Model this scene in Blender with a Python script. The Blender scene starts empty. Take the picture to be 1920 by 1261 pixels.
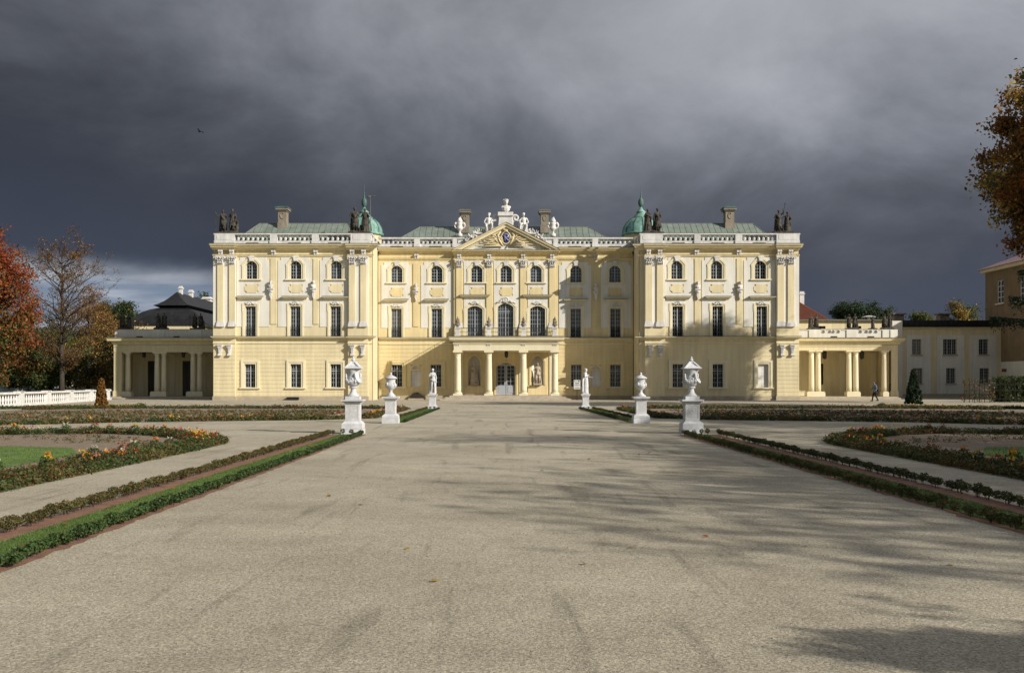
import bpy, math, random
import numpy as np
from mathutils import Vector, Matrix, noise as mnoise
sc = bpy.context.scene
COL = sc.collection
PI = math.pi
# ------------------------------------------------------------------ camera
cd = bpy.data.cameras.new('camera'); cam = bpy.data.objects.new('camera', cd); COL.objects.link(cam)
cam.location = (0, 0, 1.6); cam.rotation_euler = (PI/2, 0, 0)
cd.sensor_width = 36; cd.lens = 1900/1920*36
cd.shift_x = 19/1920; cd.shift_y = 87.5/1920
cd.clip_start = .1; cd.clip_end = 4000
sc.camera = cam
# ------------------------------------------------------------------ light
SUN = Vector((-1.5, 1.0, -.87)).normalized()
SUN_EL = math.asin(-SUN.z); SUN_ROT = math.atan2(-SUN.x, -SUN.y)
sl = bpy.data.lights.new('sun', 'SUN'); so = bpy.data.objects.new('sun', sl); COL.objects.link(so)
sl.energy = 4.6; sl.angle = math.radians(.55); sl.color = (1, .945, .85)
so.rotation_euler = SUN.to_track_quat('-Z', 'Y').to_euler()
sc.view_settings.view_transform = 'Standard'; sc.view_settings.look = 'None'
sc.view_settings.exposure = 0.24; sc.view_settings.gamma = 1; sc.view_settings.use_curve_mapping = False
sc.render.engine = 'CYCLES'
sc.cycles.max_bounces = 5; sc.cycles.diffuse_bounces = 3

def build_world():
    w = bpy.data.worlds.new('World'); sc.world = w; w.use_nodes = True
    nt = w.node_tree; nt.nodes.clear(); N = nt.nodes.new; L = nt.links.new
    def node(t, **k):
        n = N(t)
        for a, b in k.items(): setattr(n, a, b)
        return n
    def m(op, a, b=None, c=None, clamp=False):
        n = N('ShaderNodeMath'); n.operation = op; n.use_clamp = clamp
        for i, v in enumerate((a, b, c)):
            if v is None: continue
            if isinstance(v, (int, float)): n.inputs[i].default_value = v
            else: L(v, n.inputs[i])
        return n.outputs[0]
    def rng(v, a, b, c, d, smooth=True):
        n = N('ShaderNodeMapRange'); n.interpolation_type = 'SMOOTHSTEP' if smooth else 'LINEAR'
        L(v, n.inputs[0]); n.inputs[1].default_value = a; n.inputs[2].default_value = b
        n.inputs[3].default_value = c; n.inputs[4].default_value = d
        return n.outputs[0]
    tc = N('ShaderNodeTexCoord'); sep = N('ShaderNodeSeparateXYZ'); L(tc.outputs['Generated'], sep.inputs[0])
    X, Y, Z = sep.outputs
    az = m('ARCTAN2', X, Y); el = m('ARCSINE', Z)
    def nz(sx, sy, sz, scale, detail, rough, dist=0.0, loc=(0, 0, 0)):
        mp = N('ShaderNodeMapping'); L(tc.outputs['Generated'], mp.inputs[0])
        mp.inputs['Scale'].default_value = (sx, sy, sz); mp.inputs['Location'].default_value = loc
        mp.inputs['Rotation'].default_value = (0, math.radians(12), 0)
        n = N('ShaderNodeTexNoise'); L(mp.outputs[0], n.inputs['Vector'])
        n.inputs['Scale'].default_value = scale; n.inputs['Detail'].default_value = detail
        n.inputs['Roughness'].default_value = rough; n.inputs['Distortion'].default_value = dist
        return n.outputs['Fac']
    n1 = nz(1, 1, 1.9, 1.7, 6, .48, .3, (3.1, 0, .7))
    n2 = nz(1, 1, 1.7, 3.9, 10, .58, .35, (0, 2.2, .3))
    n3 = nz(1, 1, 9, 4, 5, .5, .3, (1, 0, 0))
    d = m('MULTIPLY_ADD', m('SUBTRACT', n1, .5), .34, m('MULTIPLY', m('SUBTRACT', n2, .5), .22))
    # the cloud base lies lower to the left
    tilt = m('MULTIPLY', rng(az, -.5, .1, -.08, 0.0, False), 1.0)
    e2 = m('ADD', m('ADD', el, d), tilt)
    e3 = m('MULTIPLY', e2, 1/.6, clamp=True)
    cr = N('ShaderNodeValToRGB'); L(e3, cr.inputs[0]); r = cr.color_ramp; r.interpolation = 'B_SPLINE'
    stops = [(0.0, (.052, .064, .094)), (.13, (.040, .047, .067)), (.22, (.055, .061, .076)), (.32, (.098, .107, .129)),
             (.42, (.175, .186, .214)), (.56, (.275, .283, .312)), (1.0, (.30, .31, .335))]
    for i, (p, c) in enumerate(stops):
        e = r.elements[i] if i < 2 else r.elements.new(p)
        e.position = p; e.color = (*c, 1)
    # brighter to the right
    gain = m('MULTIPLY', rng(az, -.45, .4, .80, 1.22, False), m('MULTIPLY_ADD', n2, .9, .56))
    vm = N('ShaderNodeVectorMath'); vm.operation = 'SCALE'; L(cr.outputs[0], vm.inputs[0]); L(gain, vm.inputs['Scale'])
    # break in the cloud low on the left
    ga = m('SUBTRACT', 1, m('ABSOLUTE', m('DIVIDE', m('ADD', az, .335), .17)))
    ge = m('SUBTRACT', 1, m('ABSOLUTE', m('DIVIDE', m('SUBTRACT', el, .055), .062)))
    g = m('MINIMUM', ga, ge); g = m('ADD', g, m('MULTIPLY', m('SUBTRACT', n2, .5), 1.0))
    gm = rng(g, .0, .55, 0, 1)
    gc = N('ShaderNodeMix'); gc.data_type = 'RGBA'
    L(rng(n3, .42, .62, 0, 1), gc.inputs[0]); gc.inputs[6].default_value = (.17, .215, .29, 1); gc.inputs[7].default_value = (.40, .43, .48, 1)
    mx = N('ShaderNodeMix'); mx.data_type = 'RGBA'; L(gm, mx.inputs[0]); L(vm.outputs[0], mx.inputs[6]); L(gc.outputs[2], mx.inputs[7])
    b2 = N('ShaderNodeBackground'); L(mx.outputs[2], b2.inputs[0]); b2.inputs[1].default_value = 1.0
    sky = N('ShaderNodeTexSky'); sky.sky_type = 'NISHITA'; sky.sun_disc = False
    sky.sun_elevation = SUN_EL; sky.sun_rotation = SUN_ROT; sky.altitude = 150
    b1 = N('ShaderNodeBackground'); L(sky.outputs[0], b1.inputs[0]); b1.inputs[1].default_value = .062
    # the storm cloud covers the north; towards the sun the sky clears
    cov = m('ADD', rng(Y, -.55, .15, .25, 1.0), m('MULTIPLY', m('SUBTRACT', n1, .5), rng(Y, -.5, .1, .8, 0)), clamp=True)
    ms = N('ShaderNodeMixShader'); L(cov, ms.inputs[0]); L(b1.outputs[0], ms.inputs[1]); L(b2.outputs[0], ms.inputs[2])
    out = N('ShaderNodeOutputWorld'); L(ms.outputs[0], out.inputs[0])
build_world()
w = sc.world
w.cycles.sampling_method = 'AUTOMATIC'
# ------------------------------------------------------------------ helpers
def PX(px, Y): return (px-941)*Y/1900
def PZ(py, Y): return 1.6+(718-py)*Y/1900
ORG = {}
def tag(o, label=None, cat=None, group=None, kind=None):
    for k, v in (('label', label), ('category', cat), ('group', group), ('kind', kind)):
        if v: o[k] = v
    return o
def thing(name, loc, label, cat, group=None, kind=None, rz=0):
    o = bpy.data.objects.new(name, None); COL.objects.link(o); o.location = loc; o.rotation_euler = (0, 0, rz)
    o.empty_display_size = .2
    ORG[o.name] = Vector(loc); return tag(o, label, cat, group, kind)
def put(name, me, parent=None, loc=(0, 0, 0), rz=0, sc_=1, rot=None):
    o = bpy.data.objects.new(name, me); COL.objects.link(o)
    if parent: o.parent = parent
    o.location = loc; o.rotation_euler = rot if rot else (0, 0, rz)
    o.scale = (sc_, sc_, sc_) if isinstance(sc_, (int, float)) else sc_
    ORG[o.name] = (ORG.get(parent.name, Vector()) if parent else Vector())+Vector(loc)
    return o
class MB:
    def __init__(s): s.v = []; s.f = []; s.mi = []; s.cur = 0
    def face(s, idx): s.f.append(tuple(idx)); s.mi.append(s.cur)
    def poly(s, pts): n = len(s.v); s.v += [tuple(p) for p in pts]; s.face(range(n, n+len(pts)))
    def box(s, x0, x1, y0, y1, z0, z1, tx=0, ty=0):
        n = len(s.v)
        s.v += [(x0, y0, z0), (x1, y0, z0), (x1, y1, z0), (x0, y1, z0),
                (x0+tx, y0+ty, z1), (x1-tx, y0+ty, z1), (x1-tx, y1-ty, z1), (x0+tx, y1-ty, z1)]
        for q in ((0, 3, 2, 1), (4, 5, 6, 7), (0, 1, 5, 4), (1, 2, 6, 5), (2, 3, 7, 6), (3, 0, 4, 7)):
            s.face([n+i for i in q])
        return s
    def prism(s, pts, y0, y1):     # pts in xz, extruded along y
        n = len(s.v); k = len(pts)
        s.v += [(x, y0, z) for x, z in pts]+[(x, y1, z) for x, z in pts]
        s.face(range(n, n+k)); s.face(reversed(range(n+k, n+2*k)))
        for i in range(k): j = (i+1) % k; s.face((n+i, n+k+i, n+k+j, n+j))
        return s
    def zprism(s, pts, z0, z1):
        n = len(s.v); k = len(pts)
        s.v += [(x, y, z0) for x, y in pts]+[(x, y, z1) for x, y in pts]
        s.face(reversed(range(n, n+k))); s.face(range(n+k, n+2*k))
        for i in range(k): j = (i+1) % k; s.face((n+i, n+j, n+k+j, n+k+i))
        return s
    def profile_x(s, prof, x0, x1, m0=0, m1=0):
        """moulding: prof = [(y, z)..] open polyline seen in section, swept from x0 to x1; m0/m1 mitre outwards by depth"""
        n = len(s.v); k = len(prof); yb = max(p[0] for p in prof)
        for y, z in prof: s.v.append((x0-m0*(yb-y), y, z))
        for y, z in prof: s.v.append((x1+m1*(yb-y), y, z))
        for i in range(k-1): s.face((n+i, n+i+1, n+k+i+1, n+k+i))
        s.face(range(n, n+k)); s.face(reversed(range(n+k, n+2*k)))
        return s
    def lathe(s, prof, c=(0, 0, 0), seg=16, sq=1.0, fn=None):
        n = len(s.v); k = len(prof)
        for r, z in prof:
            for i in range(seg):
                a = 2*PI*i/seg; rr = r*(fn(a, z) if fn else 1)
                s.v.append((c[0]+rr*math.cos(a), c[1]+rr*math.sin(a)*sq, c[2]+z))
        for j in range(k-1):
            for i in range(seg):
                i2 = (i+1) % seg
                s.face((n+j*seg+i, n+j*seg+i2, n+(j+1)*seg+i2, n+(j+1)*seg+i))
        s.face(reversed(range(n, n+seg))); s.face(range(n+(k-1)*seg, n+k*seg))
        return s
    def tube(s, pts, rad, seg=6, cap=True):
        pts = [Vector(p) for p in pts]; k = len(pts); n = len(s.v)
        if isinstance(rad, (int, float)): rad = [rad]*k
        prev = None
        for j, p in enumerate(pts):
            t = (pts[min(j+1, k-1)]-pts[max(j-1, 0)])
            if t.length < 1e-9: t = Vector((0, 0, 1))
            t.normalize()
            if prev is None:
                a = Vector((1, 0, 0)) if abs(t.x) < .8 else Vector((0, 1, 0))
            else: a = prev
            u = (a-t*a.dot(t)); u.normalize(); w_ = t.cross(u); prev = u
            for i in range(seg):
                an = 2*PI*i/seg
                s.v.append(tuple(p+(u*math.cos(an)+w_*math.sin(an))*rad[j]))
        for j in range(k-1):
            for i in range(seg):
                i2 = (i+1) % seg
                s.face((n+j*seg+i, n+j*seg+i2, n+(j+1)*seg+i2, n+(j+1)*seg+i))
        if cap:
            s.face(reversed(range(n, n+seg))); s.face(range(n+(k-1)*seg, n+k*seg))
        return s
    def cap(s, p0, p1, r0, r1, seg=10):      # capsule, tapered
        p0 = Vector(p0); p1 = Vector(p1); d = (p1-p0)
        d = d.normalized() if d.length > 1e-6 else Vector((0, 0, 1))
        P = [p0-d*r0*.95, p0-d*r0*.7, p0-d*r0*.3, p0, p1, p1+d*r1*.3, p1+d*r1*.7, p1+d*r1*.95]
        R = [r0*.25, r0*.7, r0*.95, r0, r1, r1*.95, r1*.7, r1*.25]
        return s.tube(P, R, seg)
    def ell(s, c, r, seg=12, rings=8, rot=None):
        n = len(s.v); c = Vector(c)
        for j in range(rings+1):
            ph = PI*(.02+.96*j/rings)
            for i in range(seg):
                a = 2*PI*i/seg
                p = Vector((r[0]*math.sin(ph)*math.cos(a), r[1]*math.sin(ph)*math.sin(a), -r[2]*math.cos(ph)))
                if rot: p = rot @ p
                s.v.append(tuple(c+p))
        for j in range(rings):
            for i in range(seg):
                i2 = (i+1) % seg
                s.face((n+j*seg+i, n+j*seg+i2, n+(j+1)*seg+i2, n+(j+1)*seg+i))
        s.face(reversed(range(n, n+seg))); s.face(range(n+rings*seg, n+(rings+1)*seg))
        return s
    def mesh(s, name, mats, smooth=False, org=(0, 0, 0)):
        me = bpy.data.meshes.new(name)
        ox, oy, oz = org
        me.from_pydata([(x-ox, y-oy, z-oz) for x, y, z in s.v], [], s.f)
        for m_ in (mats if isinstance(mats, (list, tuple)) else [mats]): me.materials.append(m_)
        if any(s.mi): me.polygons.foreach_set('material_index', s.mi)
        if smooth: me.polygons.foreach_set('use_smooth', [True]*len(me.polygons))
        me.update(); return me
    def build(s, name, mats, parent=None, smooth=False, kind=None, loc=None):
        """vertices are world coordinates"""
        org = ORG[parent.name] if parent else Vector(loc or (0, 0, 0))
        o = put(name, s.mesh(name, mats, smooth, org), parent, (0, 0, 0) if parent else org)
        if kind: o['kind'] = kind
        return o
def fix_normals(me):
    import bmesh
    b = bmesh.new(); b.from_mesh(me); bmesh.ops.recalc_face_normals(b, faces=b.faces); b.to_mesh(me); b.free()
def quads_mesh(name, V, mats, mi=None, tri=False, smooth=False):
    """V: (n,4,3) or (n,3,3) numpy"""
    n, k, _ = V.shape
    me = bpy.data.meshes.new(name); me.vertices.add(n*k); me.vertices.foreach_set('co', V.astype(np.float32).ravel())
    me.loops.add(n*k); me.loops.foreach_set('vertex_index', np.arange(n*k, dtype=np.int32))
    me.polygons.add(n); me.polygons.foreach_set('loop_start', np.arange(0, n*k, k, dtype=np.int32))
    try: me.polygons.foreach_set('loop_total', np.full(n, k, dtype=np.int32))
    except Exception: pass
    for m_ in mats: me.materials.append(m_)
    if mi is not None: me.polygons.foreach_set('material_index', np.asarray(mi, dtype=np.int32))
    me.update(calc_edges=True); return me
# ------------------------------------------------------------------ materials
def lin(c): return tuple(((x/255+.055)/1.055)**2.4 if x > 10 else x/255/12.92 for x in c)
def pmat(name, col, rough=.8, var=.12, vscale=.8, bump=.15, bscale=25, spec=.3, col2=None, metal=0, streak=0, fine=0):
    m = bpy.data.materials.new(name); m.use_nodes = True; nt = m.node_tree; N = nt.nodes.new; L = nt.links.new
    b = nt.nodes['Principled BSDF']; b.inputs['Roughness'].default_value = rough; b.inputs['Metallic'].default_value = metal
    b.inputs['Specular IOR Level'].default_value = spec
    g = N('ShaderNodeNewGeometry')
    def noise(scale, det=6, vec=None, ro=.6):
        n = N('ShaderNodeTexNoise'); L(vec or g.outputs['Position'], n.inputs['Vector'])
        n.inputs['Scale'].default_value = scale; n.inputs['Detail'].default_value = det; n.inputs['Roughness'].default_value = ro
        return n.outputs['Fac']
    r = N('ShaderNodeValToRGB'); L(noise(vscale, 8), r.inputs[0])
    c1 = tuple(max(0, c*(1-var)) for c in col); c2 = col2 if col2 else tuple(c*(1+var) for c in col)
    r.color_ramp.elements[0].position = .35; r.color_ramp.elements[0].color = (*c1, 1)
    r.color_ramp.elements[1].position = .68; r.color_ramp.elements[1].color = (*c2, 1)
    out = r.outputs[0]
    def mul(a, fac, lo, hi, p0=.35, p1=.65):
        q = N('ShaderNodeMapRange'); L(fac, q.inputs[0]); q.inputs[1].default_value = p0; q.inputs[2].default_value = p1
        q.inputs[3].default_value = lo; q.inputs[4].default_value = hi
        v = N('ShaderNodeVectorMath'); v.operation = 'SCALE'; L(a, v.inputs[0]); L(q.outputs[0], v.inputs['Scale']); return v.outputs[0]
    if streak:
        mp = N('ShaderNodeMapping'); L(g.outputs['Position'], mp.inputs[0]); mp.inputs['Scale'].default_value = (3.2, 3.2, .22)
        out = mul(out, noise(1.0, 6, mp.outputs[0]), 1-streak, 1+streak*.4)
    if fine: out = mul(out, noise(bscale*2.3, 3), 1-fine, 1+fine)
    L(out, b.inputs['Base Color'])
    if bump:
        bp = N('ShaderNodeBump'); bp.inputs['Strength'].default_value = bump; bp.inputs['Distance'].default_value = .02
        L(noise(bscale, 5), bp.inputs['Height']); L(bp.outputs[0], b.inputs['Normal'])
    return m
def leafmat(name, col, var=.35, trans=.35, vscale=1.5):
    m = bpy.data.materials.new(name); m.use_nodes = True; nt = m.node_tree; N = nt.nodes.new; L = nt.links.new
    b = nt.nodes['Principled BSDF']; b.inputs['Roughness'].default_value = .55; b.inputs['Specular IOR Level'].default_value = .25
    g = N('ShaderNodeNewGeometry'); n = N('ShaderNodeTexNoise'); L(g.outputs['Position'], n.inputs['Vector'])
    n.inputs['Scale'].default_value = vscale; n.inputs['Detail'].default_value = 4
    wn = N('ShaderNodeMath'); wn.operation = 'MULTIPLY_ADD'; L(g.outputs['Random Per Island'], wn.inputs[0]); wn.inputs[1].default_value = .5
    L(n.outputs['Fac'], wn.inputs[2])
    r = N('ShaderNodeValToRGB'); L(wn.outputs[0], r.inputs[0])
    r.color_ramp.elements[0].position = .4; r.color_ramp.elements[0].color = (*[c*(1-var) for c in col], 1)
    r.color_ramp.elements[1].position = 1.0; r.color_ramp.elements[1].color = (*[c*(1+var) for c in col], 1)
    L(r.outputs[0], b.inputs['Base Color'])
    t = N('ShaderNodeBsdfTranslucent'); L(r.outputs[0], t.inputs[0])
    ms = N('ShaderNodeMixShader'); ms.inputs[0].default_value = trans; L(b.outputs[0], ms.inputs[1]); L(t.outputs[0], ms.inputs[2])
    L(ms.outputs[0], nt.nodes['Material Output'].inputs[0]); return m
M = {}
M['yel'] = pmat('yellow_render', (.70, .575, .32), var=.07, vscale=.35, streak=.12, bump=.12, bscale=14)
M['yelw'] = pmat('pale_yellow_render', (.71, .61, .385), var=.07, vscale=.35, streak=.12, bump=.12, bscale=14)
M['cream'] = pmat('cream_render', (.72, .69, .61), var=.06, vscale=.4, streak=.10, bump=.1, bscale=14)
M['trim'] = pmat('pale_trim_render', (.73, .655, .46), var=.05, vscale=.6, streak=.05, bump=.08)
M['white'] = pmat('white_painted_stone', (.66, .64, .61), var=.1, vscale=1.2, streak=.2, bump=.2, bscale=18)
M['stone'] = pmat('white_garden_stone', (.60, .60, .61), var=.12, vscale=5, streak=.14, fine=.06, bump=.2, bscale=40)
M['dieRelief'] = pmat('carved_white_stone', (.54, .54, .545), var=.12, vscale=14, bump=1.0, bscale=22)
M['plinth'] = pmat('grey_beige_plinth', (.40, .34, .25), var=.15, vscale=1.4, bump=.3, bscale=20)
M['oldst'] = pmat('weathered_dark_stone', (.035, .031, .026), var=.4, vscale=4, bump=.5, bscale=20, col2=(.10, .088, .072))
M['nichest'] = pmat('pale_brown_stone', (.40, .34, .27), var=.2, vscale=4, bump=.4)
M['copper'] = pmat('green_patina_copper', (.185, .222, .185), rough=.6, var=.18, vscale=1.4, streak=.12, bump=.1)
M['copperb'] = pmat('bright_patina_copper', (.20, .36, .30), rough=.6, var=.3, vscale=1.2, streak=.3, bump=.15)
M['copperd'] = pmat('dark_patina_copper', (.075, .13, .115), rough=.6, var=.3, vscale=2, bump=.1)
M['flash'] = pmat('dull_metal_flashing', (.16, .155, .14), rough=.55, var=.2, bump=.05)
M['seam'] = pmat('dark_seam_metal', (.06, .085, .07), rough=.6)
M['chim'] = pmat('brown_chimney_render', (.26, .22, .17), var=.2, vscale=2, streak=.2, bump=.3)
M['glass'] = pmat('dark_window_glass', (.010, .012, .016), rough=.06, var=.3, vscale=.7, bump=.03, bscale=3, spec=.5)
M['glass2'] = pmat('grey_window_glass', (.035, .042, .052), rough=.1, var=.6, vscale=1.1, bump=.05, bscale=2, spec=.6)
M['glassb'] = pmat('brown_blind_behind_glass', (.05, .042, .036), rough=.2, var=.25, vscale=.8, bump=0, spec=.5)
M['glassg'] = pmat('grey_curtain_behind_glass', (.14, .13, .12), rough=.25, var=.3, vscale=3, bump=0, spec=.5)
M['frame'] = pmat('grey_painted_joinery', (.33, .345, .36), rough=.5, var=.06, bump=.05)
M['door'] = pmat('grey_blue_door_paint', (.36, .38, .42), rough=.5, var=.05, bump=.05)
M['iron'] = pmat('black_iron', (.02, .02, .022), rough=.5, var=.2, bump=.1)
M['pipe'] = pmat('dark_downpipe', (.035, .028, .025), rough=.45, var=.2, bump=0)
M['gold'] = pmat('ochre_relief_paint', (.66, .55, .33), rough=.6, var=.15, vscale=4, bump=.2)
M['blue'] = pmat('dark_blue_enamel', (.035, .045, .16), rough=.3, var=.3, vscale=4, bump=0)
M['bluew'] = pmat('pale_blue_enamel', (.45, .48, .68), rough=.35, var=.1, bump=0)
M['step'] = pmat('pale_brown_step_stone', (.42, .36, .28), var=.15, vscale=2, bump=.2)
M['slate'] = pmat('dark_sheet_roofing', (.019, .018, .019), rough=.5, var=.3, vscale=1, streak=.2, bump=.15, bscale=8)
M['tile'] = pmat('red_clay_tile', (.20, .07, .045), rough=.8, var=.3, vscale=6, bump=.3)
M['pink'] = pmat('faded_pink_metal_roof', (.36, .20, .20), rough=.6, var=.15, vscale=1, bump=.1)
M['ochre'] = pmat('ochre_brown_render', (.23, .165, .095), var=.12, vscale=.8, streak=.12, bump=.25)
M['bark'] = pmat('grey_brown_bark', (.055, .042, .032), rough=.9, var=.3, vscale=4, bump=.8, bscale=12)
M['soil'] = pmat('dry_brown_soil', (.235, .18, .125), rough=.95, var=.2, vscale=3, bump=.8, bscale=30, fine=.25)
M['red'] = pmat('red_brick_grit', (.24, .13, .085), rough=.95, var=.2, vscale=4, bump=.8, bscale=45, fine=.3)
M['lawn'] = pmat('green_lawn', (.115, .18, .04), rough=.95, var=.25, vscale=1.5, bump=.8, bscale=30, fine=.3)
M['turf'] = pmat('turf_soil', (.055, .09, .025), rough=.95, var=.3, vscale=2, bump=.6)
M['box1'] = leafmat('box_leaf_green', (.038, .075, .020), trans=.2)
M['box2'] = leafmat('box_leaf_bronze', (.12, .075, .025), trans=.2)
M['box3'] = leafmat('box_leaf_olive', (.075, .085, .025), trans=.2)
M['grass'] = leafmat('grass_blade', (.10, .165, .038), trans=.3, vscale=.8)
M['grassy'] = leafmat('dry_grass_blade', (.11, .13, .04), trans=.3)
M['lred'] = leafmat('leaf_red', (.23, .04, .018)); M['lor'] = leafmat('leaf_orange', (.30, .10, .022))
M['lyel'] = leafmat('leaf_yellow', (.45, .30, .06)); M['lgold'] = leafmat('leaf_brown_gold', (.24, .12, .03))
M['lgr'] = leafmat('leaf_olive_green', (.085, .105, .03)); M['ldk'] = leafmat('leaf_dark_green', (.035, .055, .022))
M['lbr'] = leafmat('leaf_dark_brown', (.12, .06, .025)); M['nee'] = leafmat('conifer_needle', (.03, .05, .025), trans=.1)
M['fy'] = leafmat('petal_yellow', (.72, .50, .06), var=.15); M['fo'] = leafmat('petal_orange', (.70, .25, .04), var=.15)
M['fr'] = leafmat('petal_red', (.45, .03, .02), var=.15); M['fw'] = leafmat('petal_white', (.62, .60, .45), var=.1)
M['fp'] = leafmat('petal_pink', (.65, .22, .28), var=.15)
M['skin'] = pmat('skin', (.42, .25, .18), rough=.6, var=.05, bump=0); M['hair'] = pmat('dark_hair', (.03, .02, .015), rough=.7, bump=.3, bscale=80)
M['shirt'] = pmat('blue_grey_shirt', (.14, .19, .27), var=.1, bump=.2); M['trous'] = pmat('dark_trousers', (.012, .013, .018), var=.1, bump=.2)
M['bag'] = pmat('black_bag', (.012, .012, .013), rough=.6, bump=.1)
M['paper'] = pmat('white_sign_board', (.62, .62, .60), rough=.5, var=.03, bump=0); M['ink'] = pmat('black_print', (.03, .03, .035), rough=.5, var=0, bump=0)
M['pebble'] = pmat('pale_pebble', (.34, .31, .26), var=.3, vscale=20, bump=0)

def gravelmat():
    m = bpy.data.materials.new('pale_gravel'); m.use_nodes = True; nt = m.node_tree; N = nt.nodes.new; L = nt.links.new
    b = nt.nodes['Principled BSDF']; b.inputs['Roughness'].default_value = .95; b.inputs['Specular IOR Level'].default_value = .15
    g = N('ShaderNodeNewGeometry')
    def mapped(scale, rotz=0):
        mp = N('ShaderNodeMapping'); L(g.outputs['Position'], mp.inputs[0]); mp.inputs['Scale'].default_value = scale
        mp.inputs['Rotation'].default_value = (0, 0, rotz); return mp.outputs[0]
    def noise(scale, det=6, vec=None, ro=.6, dist=0):
        n = N('ShaderNodeTexNoise'); L(vec or g.outputs['Position'], n.inputs['Vector'])
        n.inputs['Scale'].default_value = scale; n.inputs['Detail'].default_value = det; n.inputs['Roughness'].default_value = ro
        n.inputs['Distortion'].default_value = dist
        return n.outputs['Fac']
    r = N('ShaderNodeValToRGB'); L(noise(.35, 8), r.inputs[0])
    r.color_ramp.elements[0].position = .33; r.color_ramp.elements[0].color = (.335, .292, .215, 1)
    r.color_ramp.elements[1].position = .66; r.color_ramp.elements[1].color = (.45, .40, .302, 1)
    out = r.outputs[0]
    def mul(a, fac, lo, hi, p0=.35, p1=.65):
        q = N('ShaderNodeMapRange'); L(fac, q.inputs[0]); q.inputs[1].default_value = p0; q.inputs[2].default_value = p1
        q.inputs[3].default_value = lo; q.inputs[4].default_value = hi
        v = N('ShaderNodeVectorMath'); v.operation = 'SCALE'; L(a, v.inputs[0]); L(q.outputs[0], v.inputs['Scale']); return v.outputs[0]
    out = mul(out, noise(1.0, 5, mapped((2.6, .22, 1), math.radians(6)), .6, .5), .72, 1.02, .31, .43)   # wheel and foot tracks
    out = mul(out, noise(1.3, 6, mapped((.8, 1.1, 1), math.radians(15)), .65), .92, 1.04)
    out = mul(out, noise(9, 5, ro=.75), .92, 1.07)
    out = mul(out, noise(45, 3, ro=.8), .70, 1.28)
    v = N('ShaderNodeTexVoronoi'); L(g.outputs['Position'], v.inputs['Vector']); v.inputs['Scale'].default_value = 70
    sp = N('ShaderNodeSeparateColor'); L(v.outputs['Color'], sp.inputs[0])
    out = mul(out, sp.outputs[0], .72, 1.35, 0, 1)
    L(out, b.inputs['Base Color'])
    ad = N('ShaderNodeMath'); ad.operation = 'ADD'; L(noise(38, 6, ro=.7), ad.inputs[0])
    mu = N('ShaderNodeMath'); mu.operation = 'MULTIPLY'; L(noise(2.2, 6, ro=.6), mu.inputs[0]); mu.inputs[1].default_value = 1.2
    L(mu.outputs[0], ad.inputs[1])
    bp = N('ShaderNodeBump'); bp.inputs['Strength'].default_value = .75; bp.inputs['Distance'].default_value = .02
    L(ad.outputs[0], bp.inputs['Height']); L(bp.outputs[0], b.inputs['Normal']); return m
M['gravel'] = gravelmat()
# ------------------------------------------------------------------ the ground
def struct(name, mb, mat): return tag(mb.build(name, mat, kind='structure'))
b = MB(); b.poly([(-1500, -400, -.03), (1500, -400, -.03), (1500, 2500, -.03), (-1500, 2500, -.03)]); struct('ground', b, M['turf'])
b = MB(); b.poly([(-33, -30, 0), (62, -30, 0), (62, 118, 0), (-38.2, 118, 0), (-38.2, 98, 0), (-33.1, 66, 0)]); struct('gravel_court', b, M['gravel'])
b = MB(); b.box(36, 62, 108.0, 118, -.02, .14); b.box(36, 57, 101.9, 102.05, -.02, .10); struct('kerb', b, M['step'])
# ------------------------------------------------------------------ palace
CX = .42
palace = thing('palace', (CX, 97, 0), 'large pale yellow baroque palace with two projecting wings, central pediment and green copper roofs', 'palace')
YW, YWb, YC, YCr, YCb = 95.0, 95.3, 99.75, 99.5, 99.75
def XW(p): return PX(p, 95)
def ZW(p): return PZ(p, 95)
def XC(p): return PX(p, YC)
def ZC(p): return PZ(p, YC)

def sheet(mb, x0, x1, z0, z1, holes, y, t):
    """rectangle in the xz plane facing -y at y with holes and depth t, solid border faces"""
    xs = sorted({x0, x1, *[min(max(h[0], x0), x1) for h in holes], *[min(max(h[1], x0), x1) for h in holes]})
    zs = sorted({z0, z1, *[min(max(h[2], z0), z1) for h in holes], *[min(max(h[3], z0), z1) for h in holes]})
    def inh(i, j):
        if i < 0 or j < 0 or i >= len(xs)-1 or j >= len(zs)-1: return True
        cx, cz = (xs[i]+xs[i+1])/2, (zs[j]+zs[j+1])/2
        return any(h[0] < cx < h[1] and h[2] < cz < h[3] for h in holes)
    for i in range(len(xs)-1):
        for j in range(len(zs)-1):
            if inh(i, j): continue
            a, c, d, e = xs[i], xs[i+1], zs[j], zs[j+1]
            if c-a < 1e-5 or e-d < 1e-5: continue
            mb.poly([(a, y, d), (c, y, d), (c, y, e), (a, y, e)])
            if inh(i-1, j): mb.poly([(a, y, d), (a, y, e), (a, y+t, e), (a, y+t, d)])
            if inh(i+1, j): mb.poly([(c, y, d), (c, y+t, d), (c, y+t, e), (c, y, e)])
            if inh(i, j-1): mb.poly([(a, y, d), (a, y+t, d), (c, y+t, d), (c, y, d)])
            if inh(i, j+1): mb.poly([(a, y, e), (c, y, e), (c, y+t, e), (a, y+t, e)])

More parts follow.
